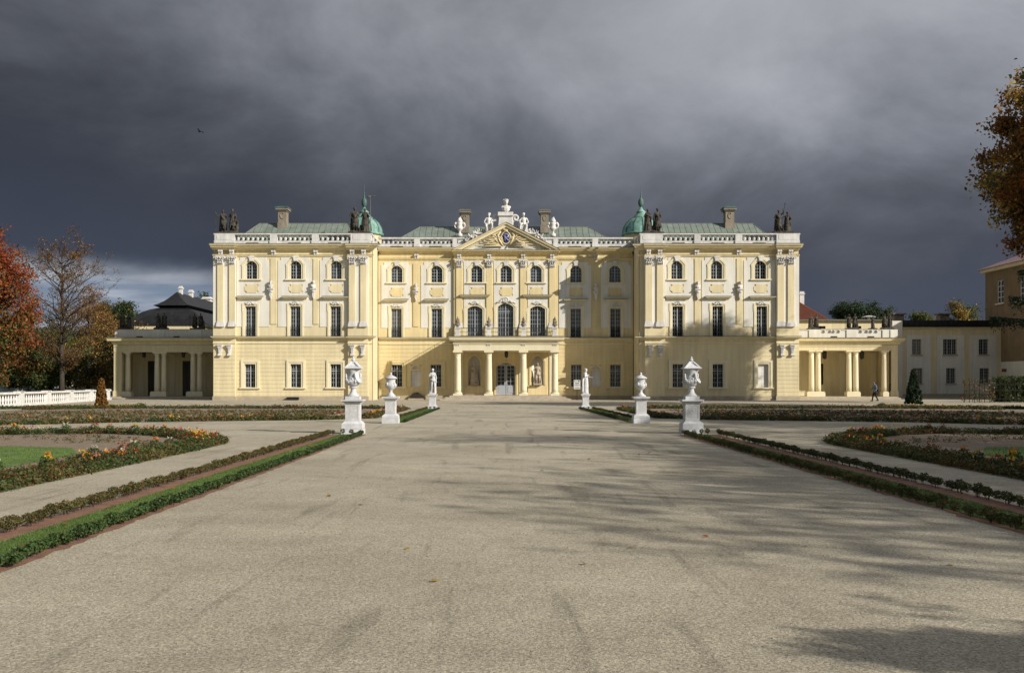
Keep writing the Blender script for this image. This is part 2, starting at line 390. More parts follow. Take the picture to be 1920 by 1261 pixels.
_cache = {}
def surround_mesh(w, hs, r, bw, mat, proud=.09, ears=0.0):
    k = ('sur', w, hs, r, bw, mat.name, proud, ears)
    if k in _cache: return _cache[k]
    n = 8; inn = [(-w/2, 0), (-w/2, hs*.82), (-w/2, hs)]; out = [(-w/2-bw, 0), (-w/2-bw, hs*.82), (-w/2-bw-ears, hs*.84)]
    if r == 0:
        inn += [(w/2, hs)]; out[-1] = (-w/2-bw-ears, hs*.84)
        inn = [(-w/2, 0), (-w/2, hs*.82), (-w/2, hs*.84), (-w/2, hs), (w/2, hs), (w/2, hs*.84), (w/2, hs*.82), (w/2, 0)]
        e = w/2+bw
        out = [(-e, 0), (-e, hs*.82), (-e-ears, hs*.84), (-e-ears, hs+bw), (e+ears, hs+bw), (e+ears, hs*.84), (e, hs*.82), (e, 0)]
    else:
        for i in range(1, n): t = -1+2*i/n; inn.append((t*w/2, hs+r*(1-t*t))); out.append((t*(w/2+bw*.8), hs+bw*.35+(r+bw*.75)*(1-t*t)))
        out[2] = (-w/2-bw-ears, hs+bw*.1)
        inn += [(w/2, hs), (w/2, hs*.82), (w/2, 0)]; out += [(w/2+bw+ears, hs+bw*.1), (w/2+bw, hs*.82), (w/2+bw, 0)]
    m = MB()
    for i in range(len(inn)-1):
        a, c, d, e = out[i], inn[i], inn[i+1], out[i+1]
        # two fasciae: outer proud, inner slightly recessed
        am = (a[0]*.45+c[0]*.55, a[1]*.45+c[1]*.55); em = (e[0]*.45+d[0]*.55, e[1]*.45+d[1]*.55)
        m.poly([(a[0], -proud, a[1]), (am[0], -proud, am[1]), (em[0], -proud, em[1]), (e[0], -proud, e[1])])
        m.poly([(am[0], -proud, am[1]), (am[0], -proud*.55, am[1]), (em[0], -proud*.55, em[1]), (em[0], -proud, em[1])])
        m.poly([(am[0], -proud*.55, am[1]), (c[0], -proud*.55, c[1]), (d[0], -proud*.55, d[1]), (em[0], -proud*.55, em[1])])
        m.poly([(c[0], -proud*.55, c[1]), (c[0], .30, c[1]), (d[0], .30, d[1]), (d[0], -proud*.55, d[1])])
        m.poly([(a[0], -proud, a[1]), (e[0], -proud, e[1]), (e[0], .02, e[1]), (a[0], .02, a[1])])
    for s in (-1, 1):
        a, c = (out[0], inn[0]) if s < 0 else (out[-1], inn[-1])
        m.poly([(a[0], -proud, a[1]), (c[0], -proud, c[1]), (c[0], .3, c[1]), (a[0], .3, a[1])])
    me = m.mesh('window_surround', mat); _cache[k] = me; return me
def casing_mesh(w, h, cols, rows, trans, yd=.22):
    k = ('cas', w, h, cols, rows, trans)
    if k in _cache: return _cache[k]
    m = MB(); fr = .055
    m.box(-w/2, -w/2+fr, yd, yd+.06, 0, h); m.box(w/2-fr, w/2, yd, yd+.06, 0, h)
    m.box(-w/2+fr, w/2-fr, yd, yd+.06, 0, fr); m.box(-w/2+fr, w/2-fr, yd, yd+.06, h-fr, h)
    m.box(-.05, .05, yd-.03, yd+.06, fr, h-fr)
    if trans: m.box(-w/2+fr, -.05, yd-.02, yd+.06, trans-.04, trans+.04); m.box(.05, w/2-fr, yd-.02, yd+.06, trans-.04, trans+.04)
    lw = (w/2-fr-.05)
    for sgn in (-1, 1):
        for i in range(1, cols): x = sgn*(.05+lw*i/cols); m.box(x-.016, x+.016, yd+.01, yd+.045, fr, h-fr)
        for j in range(1, rows):
            z = fr+(h-2*fr)*j/rows
            if trans and abs(z-trans) < .12: continue
            m.box(min(sgn*.05, sgn*(w/2-fr)), max(sgn*.05, sgn*(w/2-fr)), yd+.012, yd+.043, z-.016, z+.016)
    me = m.mesh('window_frame', M['frame']); _cache[k] = me; return me
def box_mesh(key, args, mat, name):
    k = (name, key, tuple(args), mat.name)
    if k in _cache: return _cache[k]
    m = MB(); m.box(*args); me = m.mesh(name, mat); _cache[k] = me; return me
def keystone_mesh():
    if 'key' in _cache: return _cache['key']
    m = MB(); m.prism([(-.16, 0), (.16, 0), (.24, .42), (.12, .5), (-.12, .5), (-.24, .42)], -.22, .0)
    m.tube([(-.3, -.18, .36), (.3, -.18, .36)], .06, 6); me = m.mesh('keystone', M['white']); _cache['key'] = me; return me
def shell_mesh():
    if 'shell' in _cache: return _cache['shell']
    m = MB()
    for i in range(7):
        a = PI*(i+.5)/7; m.cap((0, -.1, 0), (.2*math.cos(a), -.16, .05+.2*math.sin(a)), .03, .045, 6)
    for s in (-1, 1):
        m.tube([(s*.15, -.12, .02), (s*.3, -.15, .0), (s*.42, -.14, .08), (s*.52, -.12, .1), (s*.6, -.1, .06)], [.06, .055, .05, .04, .02], 6)
        m.cap((s*.33, -.13, -.04), (s*.42, -.12, -.06), .04, .02, 6)
    m.cap((0, -.16, .0), (0, -.18, .02), .07, .05, 6)
    me = m.mesh('shell_ornament', M['white'], True); _cache['shell'] = me; return me
def hood_mesh(w, mat):
    k = ('hood', w, mat.name)
    if k in _cache: return _cache[k]
    m = MB(); m.profile_x([(.0, 0), (-.10, .02), (-.2, .10), (-.44, .20), (-.46, .26), (.0, .30)], -w/2, w/2, .5, .5)
    m.cur = 1; m.box(-w/2-.24, w/2+.24, -.49, .0, .285, .31)
    me = m.mesh('lintel_cornice', [mat, M['flash']]); _cache[k] = me; return me
def guard_mesh(w):
    k = ('guard', w)
    if k in _cache: return _cache[k]
    m = MB(); h = .92
    for z in (.06, .5, h): m.tube([(-w/2, .05, z), (w/2, .05, z)], .018, 4)
    n = 9
    for i in range(n+1): x = -w/2+w*i/n; m.tube([(x, .05, .0), (x, .05, h)], .011, 4)
    for cx in (-w/4, w/4):
        for rr in (.1, .17): m.tube([(cx+rr*math.cos(a), .045, .28+rr*math.sin(a)) for a in np.linspace(0, 2*PI, 11)], .014, 4)
        for rr in (.08, .14): m.tube([(cx+rr*math.cos(a), .045, .7+rr*math.sin(a)) for a in np.linspace(0, 2*PI, 11)], .014, 4)
    me = m.mesh('guard_railing', M['iron']); _cache[k] = me; return me

def window(parent, x, z, y, w, hs, r, bw, smat, cols, rows, glass='glass', trans=None, sill=True, key=False, shell=False,
           hood=None, guard=False, ears=.04, proud=.09, blind=False):
    org = ORG[parent.name]
    if glass == 'glass' and int(abs(x*7.3+z*3.1)) % 3 == 0: glass = 'glass2'
    W = put('window', surround_mesh(w, hs, r, bw, smat, proud, ears), parent, Vector((x, y, z))-org)
    h = hs+r
    if not blind:
        put('window_frame', casing_mesh(w, h, cols, rows, trans), W)
        put('window_pane', box_mesh('p', (-w/2, w/2, .262, .29, 0, h), M[glass], 'window_pane'), W)
    else:
        put('blind_panel', box_mesh('p', (-w/2, w/2, .20, .29, 0, h), M['white'], 'blind_panel'), W)
    if sill: put('sill', box_mesh('s', (-w/2-bw-.1, w/2+bw+.1, -.20, .24, -.12, -.002), M['trim'], 'sill'), W)
    if key: put('keystone', keystone_mesh(), W, (0, 0, h-.02))
    if shell: put('shell_ornament', shell_mesh(), W, (0, 0, h+.2))
    if hood: put('lintel_cornice', hood_mesh(hood[0], smat), W, (0, 0, h+hood[1]))
    if guard: put('guard_railing', guard_mesh(w), W)
    return W
def whole(x, z, w, hs, r, bw):
    e = w/2+bw*.4
    if r == 0: return [(x-e, x+e, z, z+hs+bw*.3)]
    out = [(x-e, x+e, z, z+hs)]; n = 8; zt = r+.5*bw
    for i in range(n):
        a, b_ = zt*i/n, zt*(i+1)/n; q = 1-max(0, (a+b_)/2-.17*bw)/(r+.37*bw); h = e*math.sqrt(max(.02, q)); out.append((x-h, x+h, z+hs+a, z+hs+b_))
    return out
def flat(l): return sum(l, [])

def notched(x0, x1, z0, z1, n=.22):
    return [(x0+n, z0), (x1-n, z0), (x1-n, z0+.12), (x1, z0+n), (x1, z1-n), (x1-n, z1-.12), (x1-n, z1), (x0+n, z1), (x0+n, z1-.12), (x0, z1-n), (x0, z0+n), (x0+n, z0+.12)]

def bracket_mesh():
    if 'brk' in _cache: return _cache['brk']
    m = MB()
    for s in (-1, 1): m.box(s*.11-.075, s*.11+.075, -.16, 0, .0, .42, 0, 0); m.box(s*.11-.09, s*.11+.09, -.28, 0, .26, .44)
    me = m.mesh('frieze_bracket', M['white']); _cache['brk'] = me; return me
def console_mesh():
    if 'con' in _cache: return _cache['con']
    m = MB(); m.box(-.24, .24, -.34, 0, .92, 1.02)
    m.prism([(-.13, .1), (.13, .1), (.22, .92), (-.22, .92)], -.16, 0)
    for s in (-1, 0, 1): m.tube([(s*.06, -.18, .12), (s*.08, -.17, .5), (s*.11, -.26, .85)], [.035, .04, .055], 6)
    m.tube([(-.16, -.2, .03), (.16, -.2, .03)], .11, 10); m.tube([(-.21, -.2, .8), (.21, -.2, .8)], .09, 8)
    me = m.mesh('console', M['white']); _cache['con'] = me; return me
def capital_mesh(w):
    k = ('cap', w)
    if k in _cache: return _cache[k]
    m = MB(); rnd = random.Random(5); h = .82
    m.prism([(-w/2+.03, 0), (w/2-.03, 0), (w/2-.02, h-.12), (-w/2+.02, h-.12)], -.1, 0)
    m.box(-w/2-.14, w/2+.14, -.36, 0, h-.12, h)
    for row in range(3):
        for i in range(4-row % 2):
            x = -w/2+w*(i+.5)/(4-row % 2); z = .08+row*.2
            m.tube([(x, -.10, z), (x, -.2, z+.12), (x, -.31, z+.19), (x, -.34, z+.10)], [.055, .05, .05, .03], 5)
    for s in (-1, 1):
        m.tube([(s*(w/2+.04)+.11*math.cos(a)*(1-a/9), -.3, h-.22+.11*math.sin(a)*(1-a/9)) for a in np.linspace(0, 6.2, 12)], .04, 5)
    m.cap((0, -.3, h-.2), (0, -.36, h-.1), .06, .05, 6)
    me = m.mesh('capital', M['white'], False); _cache[k] = me; return me

def pilaster(x0, x1, yf, zb, zt, mat, name='pilaster'):
    w = x1-x0; cx = (x0+x1)/2; m = MB()
    m.box(x0, x1, yf-.12, yf-.002, zb+.5, zt-.8)
    P = m.build(name, mat, palace)
    m = MB(); m.box(x0-.09, x1+.09, yf-.2, yf-.002, zb, zb+.26); m.box(x0-.05, x1+.05, yf-.17, yf-.002, zb+.26, zb+.38)
    m.box(x0-.03, x1+.03, yf-.16, yf-.002, zb+.38, zb+.5); m.build('pilaster_base', M['white'], P)
    put('capital', capital_mesh(round(w, 2)), P, Vector((cx, yf-.0, zt-.8))-ORG[palace.name])
def entab(x0, x1, yf, zs, mat, ml, mr, pm=M['trim'], d=.62):
    """zs: z of architrave top, frieze top, cornice top"""
    za, zf, zc = zs; m = MB()
    m.profile_x([(yf, za-.18), (yf-.09, za-.16), (yf-.12, za-.06), (yf-.18, za), (yf, za+.02)], x0, x1, ml, mr); m.build('architrave', pm, palace)
    m = MB(); h = zc-zf
    m.profile_x([(yf, zf-.14), (yf-.12, zf-.12), (yf-.2, zf-.02), (yf-d*.72, zf+h*.25), (yf-d*.74, zf+h*.55), (yf-d*.9, zf+h*.62), (yf-d, zf+h), (yf, zc+.02)], x0, x1, ml, mr)
    c = m.build('cornice', pm, palace)
    m = MB(); m.box(x0-ml*d-.02, x1+mr*d+.02, yf-d-.03, yf, zc+.025, zc+.05); m.build('flashing', M['flash'], c)
def stringc(x0, x1, yf, z0, z1, ml, mr, d=.4):
    m = MB(); m.profile_x([(yf, z0-.05), (yf-.14, z0), (yf-.2, z0+.06), (yf-d, z0+.1), (yf-d, z1-.03), (yf, z1)], x0, x1, ml, mr)
    c = m.build('string_cornice', M['trim'], palace)
    m = MB(); m.box(x0-ml*d-.02, x1+mr*d+.02, yf-d-.02, yf, z1+.001, z1+.025); m.build('flashing', M['flash'], c)
    m = MB(); m.profile_x([(yf, z0-.52), (yf-.07, z0-.5), (yf-.09, z0-.40), (yf, z0-.38)], x0, x1, 0, 0); m.build('string_moulding', M['trim'], palace)
def courses(x0, x1, z0, z1, yf, holes, mat, parent=None):
    m = MB(); n = round((z1-z0)/.385); h = (z1-z0)/n
    hh = [(a-.02, b_+.02, c-.02, d+.02) for a, b_, c, d in holes]
    for i in range(n): sheet(m, x0, x1, z0+i*h, z0+(i+1)*h-.028, hh, yf-.025, .03)
    # voussoirs over each opening
    o = m.build('rendered_courses', mat, parent or palace, kind='stuff'); return o
def baluster_mesh(h, r=.16):
    k = ('bal', round(h, 3), r)
    if k in _cache: return _cache[k]
    m = MB(); m.box(-r*.95, r*.95, -r*.95, r*.95, 0, h*.1); m.box(-r*.95, r*.95, -r*.95, r*.95, h*.9, h)
    m.lathe([(r*.75, h*.1), (r*.55, h*.17), (r*.95, h*.3), (r, h*.38), (r*.8, h*.5), (r*.45, h*.68), (r*.42, h*.78), (r*.7, h*.84), (r*.6, h*.9)], seg=8)
    me = m.mesh('baluster', M['white'], False); _cache[k] = me; return me
def parapet(parent, y, zb, zm, zt, ztop, runs, piers, x0, x1, bsp=.45, th=.5, mat=None, slots=()):
    """zb-zm base course, zm-zt balusters, zt-ztop coping"""
    mat = mat or M['white']; m = MB(); m.box(x0, x1, y, y+th, zb, zm-.03)
    sh = m.build('parapet', mat, parent)
    m = MB(); m.box(x0, x1, y-.03, y+th+.03, zm-.028, zm); m.build('base_course', mat, sh)
    m = MB(); m.box(x0-.04, x1+.04, y-.07, y+th+.07, zt, ztop-.025); m.cur = 1; m.box(x0-.06, x1+.06, y-.09, y+th+.09, ztop-.024, ztop); m.build('coping', [mat, M['flash']], sh)
    for a, c in piers:
        m = MB(); m.box(a, c, y-.11, y+th+.06, zb-.001, zm+.002); m.box(a+.03, c-.03, y-.06, y+th+.05, zm+.002, zt-.002)
        if c-a > 1.2: m.box(a+.25, c-.25, y-.085, y-.061, zm+.08, zt-.08)
        m.build('pier', mat, sh)
    for a, c in runs:
        n = max(1, round((c-a)/bsp)); me = baluster_mesh(zt-zm-.004, .15 if bsp > .4 else .1)
        for i in range(n): put('baluster', me, sh, Vector((a+(c-a)*(i+.5)/n, y+th/2, zm+.002))-ORG[sh.name])
    for a, c in slots:
        m = MB(); m.box(a, c, y-.035, y+.02, zb+.03, zb+.12); m.build('drain_slot', M['iron'], sh)
    return sh
def roof(parent, x0, x1, y0, y1, z0, z1, ix, iy, sp, name='roof', mat=None):
    mat = mat or M['copper']; m = MB()
    a = [(x0, y0, z0), (x1, y0, z0), (x1, y1, z0), (x0, y1, z0), (x0+ix, y0+iy, z1), (x1-ix, y0+iy, z1), (x1-ix, y1-iy, z1), (x0+ix, y1-iy, z1)]
    n = 0; m.v += a
    for q in ((0, 1, 5, 4), (1, 2, 6, 5), (2, 3, 7, 6), (3, 0, 4, 7), (4, 5, 6, 7), (0, 3, 2, 1)): m.face(q)
    R = m.build(name, M['seam'], parent); L = math.hypot(iy, z1-z0); nz_ = Vector((0, -(z1-z0)/L, iy/L))*.05
    k = round((x1-x0)/sp)
    def tt(x): return max(0, min(1, (x-x0)/ix, (x1-x)/ix))
    for i in range(k):
        xa, xb = x0+(x1-x0)*i/k+.02, x0+(x1-x0)*(i+1)/k-.02
        pts = [(xa, 0), (xb, 0)]
        if tt(xb) > .01: pts.append((xb, tt(xb)))
        if xa < x0+ix < xb: pts.append((x0+ix, 1))
        if xa < x1-ix < xb: pts.append((x1-ix, 1))
        if tt(xa) > .01: pts.append((xa, tt(xa)))
        if len(pts) < 3: continue
        m = MB(); P = [Vector((x, y0+iy*t, z0+(z1-z0)*t)) for x, t in pts]
        v = [p+nz_ for p in P]; nn = len(m.v); m.v += [tuple(p) for p in v]+[tuple(p) for p in P]; c = len(P)
        m.face(range(c)); [m.face((q, c+q, c+(q+1) % c, (q+1) % c)) for q in range(c)]
        m.build('roof_panel', mat, R)
    # hip ends and back in sheet metal, ridge roll
    for sx in (0, 1):
        xe, xi = (x0, x0+ix) if sx == 0 else (x1, x1-ix); kk = max(2, round((y1-y0)/sp/1.3)); m = MB()
        s = -1 if sx == 0 else 1; nv = Vector((s*(z1-z0), 0, ix)).normalized()*.05
        def ty(y): return max(0, min(1, (y-y0)/iy, (y1-y)/iy))
        for i in range(kk):
            ya, yb = y0+(y1-y0)*i/kk+.02, y0+(y1-y0)*(i+1)/kk-.02
            m.poly([Vector((xe+(xi-xe)*t, y, z0+(z1-z0)*t))+nv for y, t in ((ya, 0), (yb, 0), (yb, ty(yb)), (ya, ty(ya)))])
        m.build('hip_sheet', mat, R)
    m = MB(); m.tube([(x0+ix, y0+iy, z1+.04), (x1-ix, y0+iy, z1+.04)], .06, 6)
    m.tube([(x0, y0, z0+.05), (x0+ix, y0+iy, z1+.05)], .05, 6); m.tube([(x1, y0, z0+.05), (x1-ix, y0+iy, z1+.05)], .05, 6)
    m.build('ridge_roll', M['flash'], R); return R
def chimney(parentroof, x0, x1, y0, y1, z0, z1, mat, capm=M['copper']):
    m = MB(); h = z1-z0; cx, cy = (x0+x1)/2, (y0+y1)/2
    m.box(x0-.05, x1+.05, y0-.05, y1+.05, z0-.6, z0+h*.12); m.box(x0, x1, y0, y1, z0+h*.12, z1-.5)
    m.box(x0-.07, x1+.07, y0-.07, y1+.07, z1-.5, z1-.36); m.box(x0-.2, x1+.2, y0-.2, y1+.2, z1-.36, z1-.2)
    m.tube([(cx+.17*math.cos(a), y0-.02, z0+h*.5+.28*math.sin(a)) for a in np.linspace(.6, 5.6, 10)], .045, 5)
    m.cur = 1; m.box(x0-.24, x1+.24, y0-.24, y1+.24, z1-.2, z1-.08, .0, .0); m.box(x0-.1, x1+.1, y0-.1, y1+.1, z1-.08, z1)
    m.build('chimney', [mat, capm], parentroof)

# ---- one wing --------------------------------------------------------------
def wing(side):
    if side == 'L':
        xl, xr = XW(399), XW(697.5); pil = [(408, 419.3), (430, 441.5), (654.6, 666), (676, 687.4)]
        ris = [(399.6, 441.5), (652, 690)]; wx = [470.2, 553.4, 629.3]; w1 = [468.5, 552.7, 628.5]; wg = [467.5, 553.5, 628.5]
        cons = [412.7, 430.5, 661, 680]; les = [(503.5, 520), (584, 598.5)]; brk = [414, 435, 512, 591.5, 660.5, 682]
        runs = [(441.5, 505), (521, 583.5), (599.5, 656)]; piers = [(402, 441), (506, 520.5), (584.5, 598.5), (657, 697)]
    else:
        xl, xr = XW(1199.5), XW(1499); pil = [(1210, 1222.5), (1231.4, 1243.7), (1457.3, 1469.5), (1476.8, 1488.6)]
        ris = [(1209, 1247), (1456, 1498.4)]; wx = [1270.3, 1345, 1427.6]; w1 = [1271.7, 1347, 1430]; wg = [1272, 1347.5, 1432.5]
        cons = [1219, 1238, 1466, 1485]; les = [(1301, 1317), (1380, 1396)]; brk = [1216, 1237, 1307, 1386, 1461, 1482]
        runs = [(1244, 1299.5), (1315, 1377), (1393, 1454)]; piers = [(1200, 1243), (1301, 1314), (1378, 1392), (1455, 1499)]
    Y = YWb; yb = 114.
    zS0, zS1 = ZW(634), ZW(630.5); zD = ZW(612.3)
    WT = (1.05, 1.33, .38, .36); W1 = (.98, 2.83, 0, .27); WG = (1.0, 2.2, 0, .36)
    H = []
    for p in wx: H += whole(XW(p), ZW(522.5), *WT)
    for p in w1: H += whole(XW(p), ZW(630), *W1)
    hg = flat([whole(XW(p), ZW(726), *WG) for p in wg])
    m = MB(); sheet(m, xl, xr, 0, ZW(458), H+hg, Y, .32)
    # returns and back
    m.poly([(xl, Y, 0), (xl, Y, ZW(458)), (xl, yb, ZW(458)), (xl, yb, 0)]); m.poly([(xr, Y, 0), (xr, yb, 0), (xr, yb, ZW(458)), (xr, Y, ZW(458))])
    m.poly([(xl, yb, 0), (xl, yb, ZW(458)), (xr, yb, ZW(458)), (xr, yb, 0)])
    m.build('wing_wall', M['yelw'], palace)
    # risalits
    for a, c in ris:
        a, c = XW(a), XW(c)
        m = MB(); m.box(a, c, YW, Y-.002, 0, zS0-.02); m.build('corner_pier', M['yelw'], palace)
        courses(a+.04, c-.04, .42, zS0-.55, YW, [], M['yelw'])
        m = MB(); m.box(a, c, YW, Y-.002, zS1+.02, zD); m.cur = 1; m.box(a, c, YW, Y-.002, zD+.002, ZW(480))
        m.build('corner_pier', [M['yelw'], M['cream']], palace)
        m = MB(); m.box(a-.05, c+.05, YW-.06, Y-.003, 0, .36); m.build('plinth', M['plinth'], palace)
    for a, c in pil: pilaster(XW(a), XW(c), YW, zD+.0, ZW(481), M['yelw'])
    for p in cons: put('console', console_mesh(), palace, Vector((XW(p), YW, ZW(666)))-ORG[palace.name])
    # ground floor courses and plinth between the piers
    inner = (XW(ris[0][1]), XW(ris[1][0]))
    courses(inner[0]+.02, inner[1]-.02, .42, zS0-.55, Y, hg, M['yelw'])
    m = MB(); m.box(inner[0]+.06, inner[1]-.06, Y-.05, Y-.001, 0, .36); m.build('plinth', M['plinth'], palace)
    # cream fields
    edges = [inner[0]+.06]+[v for l in les for v in (XW(l[0]), XW(l[1]))]+[inner[1]-.06]
    for i in range(3):
        a, c = edges[2*i], edges[2*i+1]; n = .28
        zt = ZW(481.5); hs_ = [h for h in H if a < (h[0]+h[1])/2 < c]
        for p in (XW(q) for q in wx):
            if a < p < c: hs_ = hs_+[(p-.64, p+.64, ZW(548), ZW(532.5))]
        m = MB(); sheet(m, a, c, zD, zt, hs_+[(a, a+n, zt-n, zt), (c-n, c, zt-n, zt)], Y-.045, .045); m.build('cream_field', M['cream'], palace)
    for l in les:
        a, c = XW(l[0]), XW(l[1])
        m = MB(); m.box(a+.12, c-.12, Y-.07, Y-.001, ZW(607), ZW(484)); m.build('lesene', M['yelw'], palace)
    for p in wx:
        x = XW(p); m = MB(); m.prism(notched(x-.66, x+.66, ZW(548.3), ZW(532.3)), Y-.075, Y-.002); m.build('sunk_panel', M['yelw'], palace)
    # windows
    for i, p in enumerate(wx):
        window(palace, XW(p), ZW(522.5), Y, *WT, M['trim'], 2, 5, key=True, glass='glass', proud=.11, ears=.05)
    for i, p in enumerate(w1):
        g = 'glassb' if (side == 'L' and i == 2) else 'glass'
        window(palace, XW(p), ZW(630), Y, *W1, M['trim'], 2, 7, glass=g, sill=False, shell=True, hood=(2.0, .62), guard=True, proud=.1)
    for i, p in enumerate(wg):
        window(palace, XW(p), ZW(726), Y, *WG, M['trim'], 2, 5, trans=1.55, glass='glass', proud=.12, ears=0, blind=(side == 'R' and i == 2))
    # mouldings
    ml, mr = (.35, 1.0) if side == 'L' else (1.0, .35)
    stringc(xl, xr, Y, zS0, zS1, ml, mr, .42)
    for a, c in ris: stringc(XW(a), XW(c), YW, zS0+.003, zS1+.003, .3, .3, .42)
    entab(xl, xr, Y, (ZW(476.5), ZW(466), ZW(458.3)), M['yelw'], ml, mr, M['yelw'], .75)
    for a, c in ris: entab(XW(a), XW(c), YW, (ZW(476.5)+.004, ZW(466)+.004, ZW(458.3)+.004), M['yelw'], .3, .3, M['yelw'], .60)
    for p in brk:
        yy = YW if any(a < p < c for a, c in ris) else Y
        put('frieze_bracket', bracket_mesh(), palace, Vector((XW(p), yy, ZW(477.5)))-ORG[palace.name])
    # parapet: front and returns
    parapet(palace, YW-.05, ZW(458)+.03, ZW(451), ZW(440), ZW(437), [(XW(a), XW(c)) for a, c in runs], [(XW(a), XW(c)) for a, c in piers],
            XW(piers[0][0]), XW(piers[-1][1]), slots=[((XW((a+c)/2)-.6), (XW((a+c)/2)+.6)) for a, c in runs])
    for k, x in enumerate((XW(piers[0][0])+.02, XW(piers[-1][1])-.52)):
        m = MB(); m.box(x, x+.5, YW+.5, 113, ZW(458)+.03, ZW(451)-.03); m.box(x-.05, x+.55, YW+.56, 113, ZW(440), ZW(437.5))
        R = m.build('side_parapet', M['white'], palace)
        for y in (96.6, 99.0, 101.6, 104.2, 106.8, 109.4):
            m = MB(); m.box(x-.03, x+.53, y-.35, y+.35, ZW(451)-.03, ZW(440)-.002); m.build('pier', M['white'], R)
        me = baluster_mesh(ZW(440)-ZW(451)-.004, .15); y = 95.9
        while y < 112:
            if min(abs(y-q) for q in (96.6, 99.0, 101.6, 104.2, 106.8, 109.4)) > .5: put('baluster', me, R, Vector((x+.25, y, ZW(451)-.028))-ORG[R.name])
            y += .42
    # deck behind the parapet and the roof
    m = MB(); m.box(xl+.05, xr-.05, YWb+.35, yb-.1, ZW(458)-.3, ZW(458)+.05); m.build('roof_deck', M['flash'], palace)
    if side == 'L': R = roof(palace, PX(448, 97), PX(672, 97), 97, 112, ZW(441), PZ(420, 99.4), PX(487, 99.4)-PX(448, 97), 2.4, .57)
    else: R = roof(palace, PX(1213, 97), PX(1446, 97), 97, 112, ZW(441), PZ(420, 99.4), 1.15, 2.4, .57)
    if side == 'L': chimney(R, PX(523, 99), PX(538.5, 99), 98.6, 99.6, PZ(423, 99), PZ(388, 99), M['chim'], M['copperd'])
    else: chimney(R, PX(1359, 99), PX(1375, 99), 98.6, 99.6, PZ(423, 99), PZ(388, 99), M['chim'], M['copperd'])
    # dome turret behind
    cx = -14.6 if side == 'L' else 14.75; cy = 107.5; zb = PZ(440, cy)
    m = MB(); m.lathe([(1.85, 12), (1.85, zb-.11)], (cx, cy, 0), 24); T = m.build('dome_drum', M['yel'], palace)
    prof = [(2.06, -.1), (2.06, .08), (1.93, .12), (1.91, .45), (1.78, .85), (1.5, 1.28), (1.12, 1.6), (.8, 1.76)]
    m = MB(); m.lathe(prof, (cx, cy, zb), 32); m.build('dome', M['copperb'], T, smooth=True)
    for i in range(12):
        a = 2*PI*i/12; m = MB(); m.tube([(cx+(r+.02)*math.cos(a), cy+(r+.02)*math.sin(a), zb+z) for r, z in prof[2:]], .045, 5); m.build('dome_rib', M['copperd'], T)
    m = MB(); m.lathe([(.92, 1.7), (.92, 1.8), (.74, 1.88), (.70, 2.02), (.48, 2.2), (.40, 2.28), (.52, 2.34), (.5, 2.42), (.28, 2.6), (.14, 2.85), (.1, 3.0)], (cx, cy, zb), 20); m.build('dome_cap', M['copperb'], T, smooth=True)
    m = MB(); m.lathe([(.1, 3.0), (.2, 3.12), (.3, 3.4), (.28, 3.72), (.15, 3.95), (.07, 4.05), (.12, 4.15), (.05, 4.25), (.04, 4.4), (.09, 4.48), (.03, 4.56), (.02, 5.0), (.01, 5.45)], (cx, cy, zb-.1), 12); m.build('finial', M['copperd'], T, smooth=True)
wing('L'); wing('R')

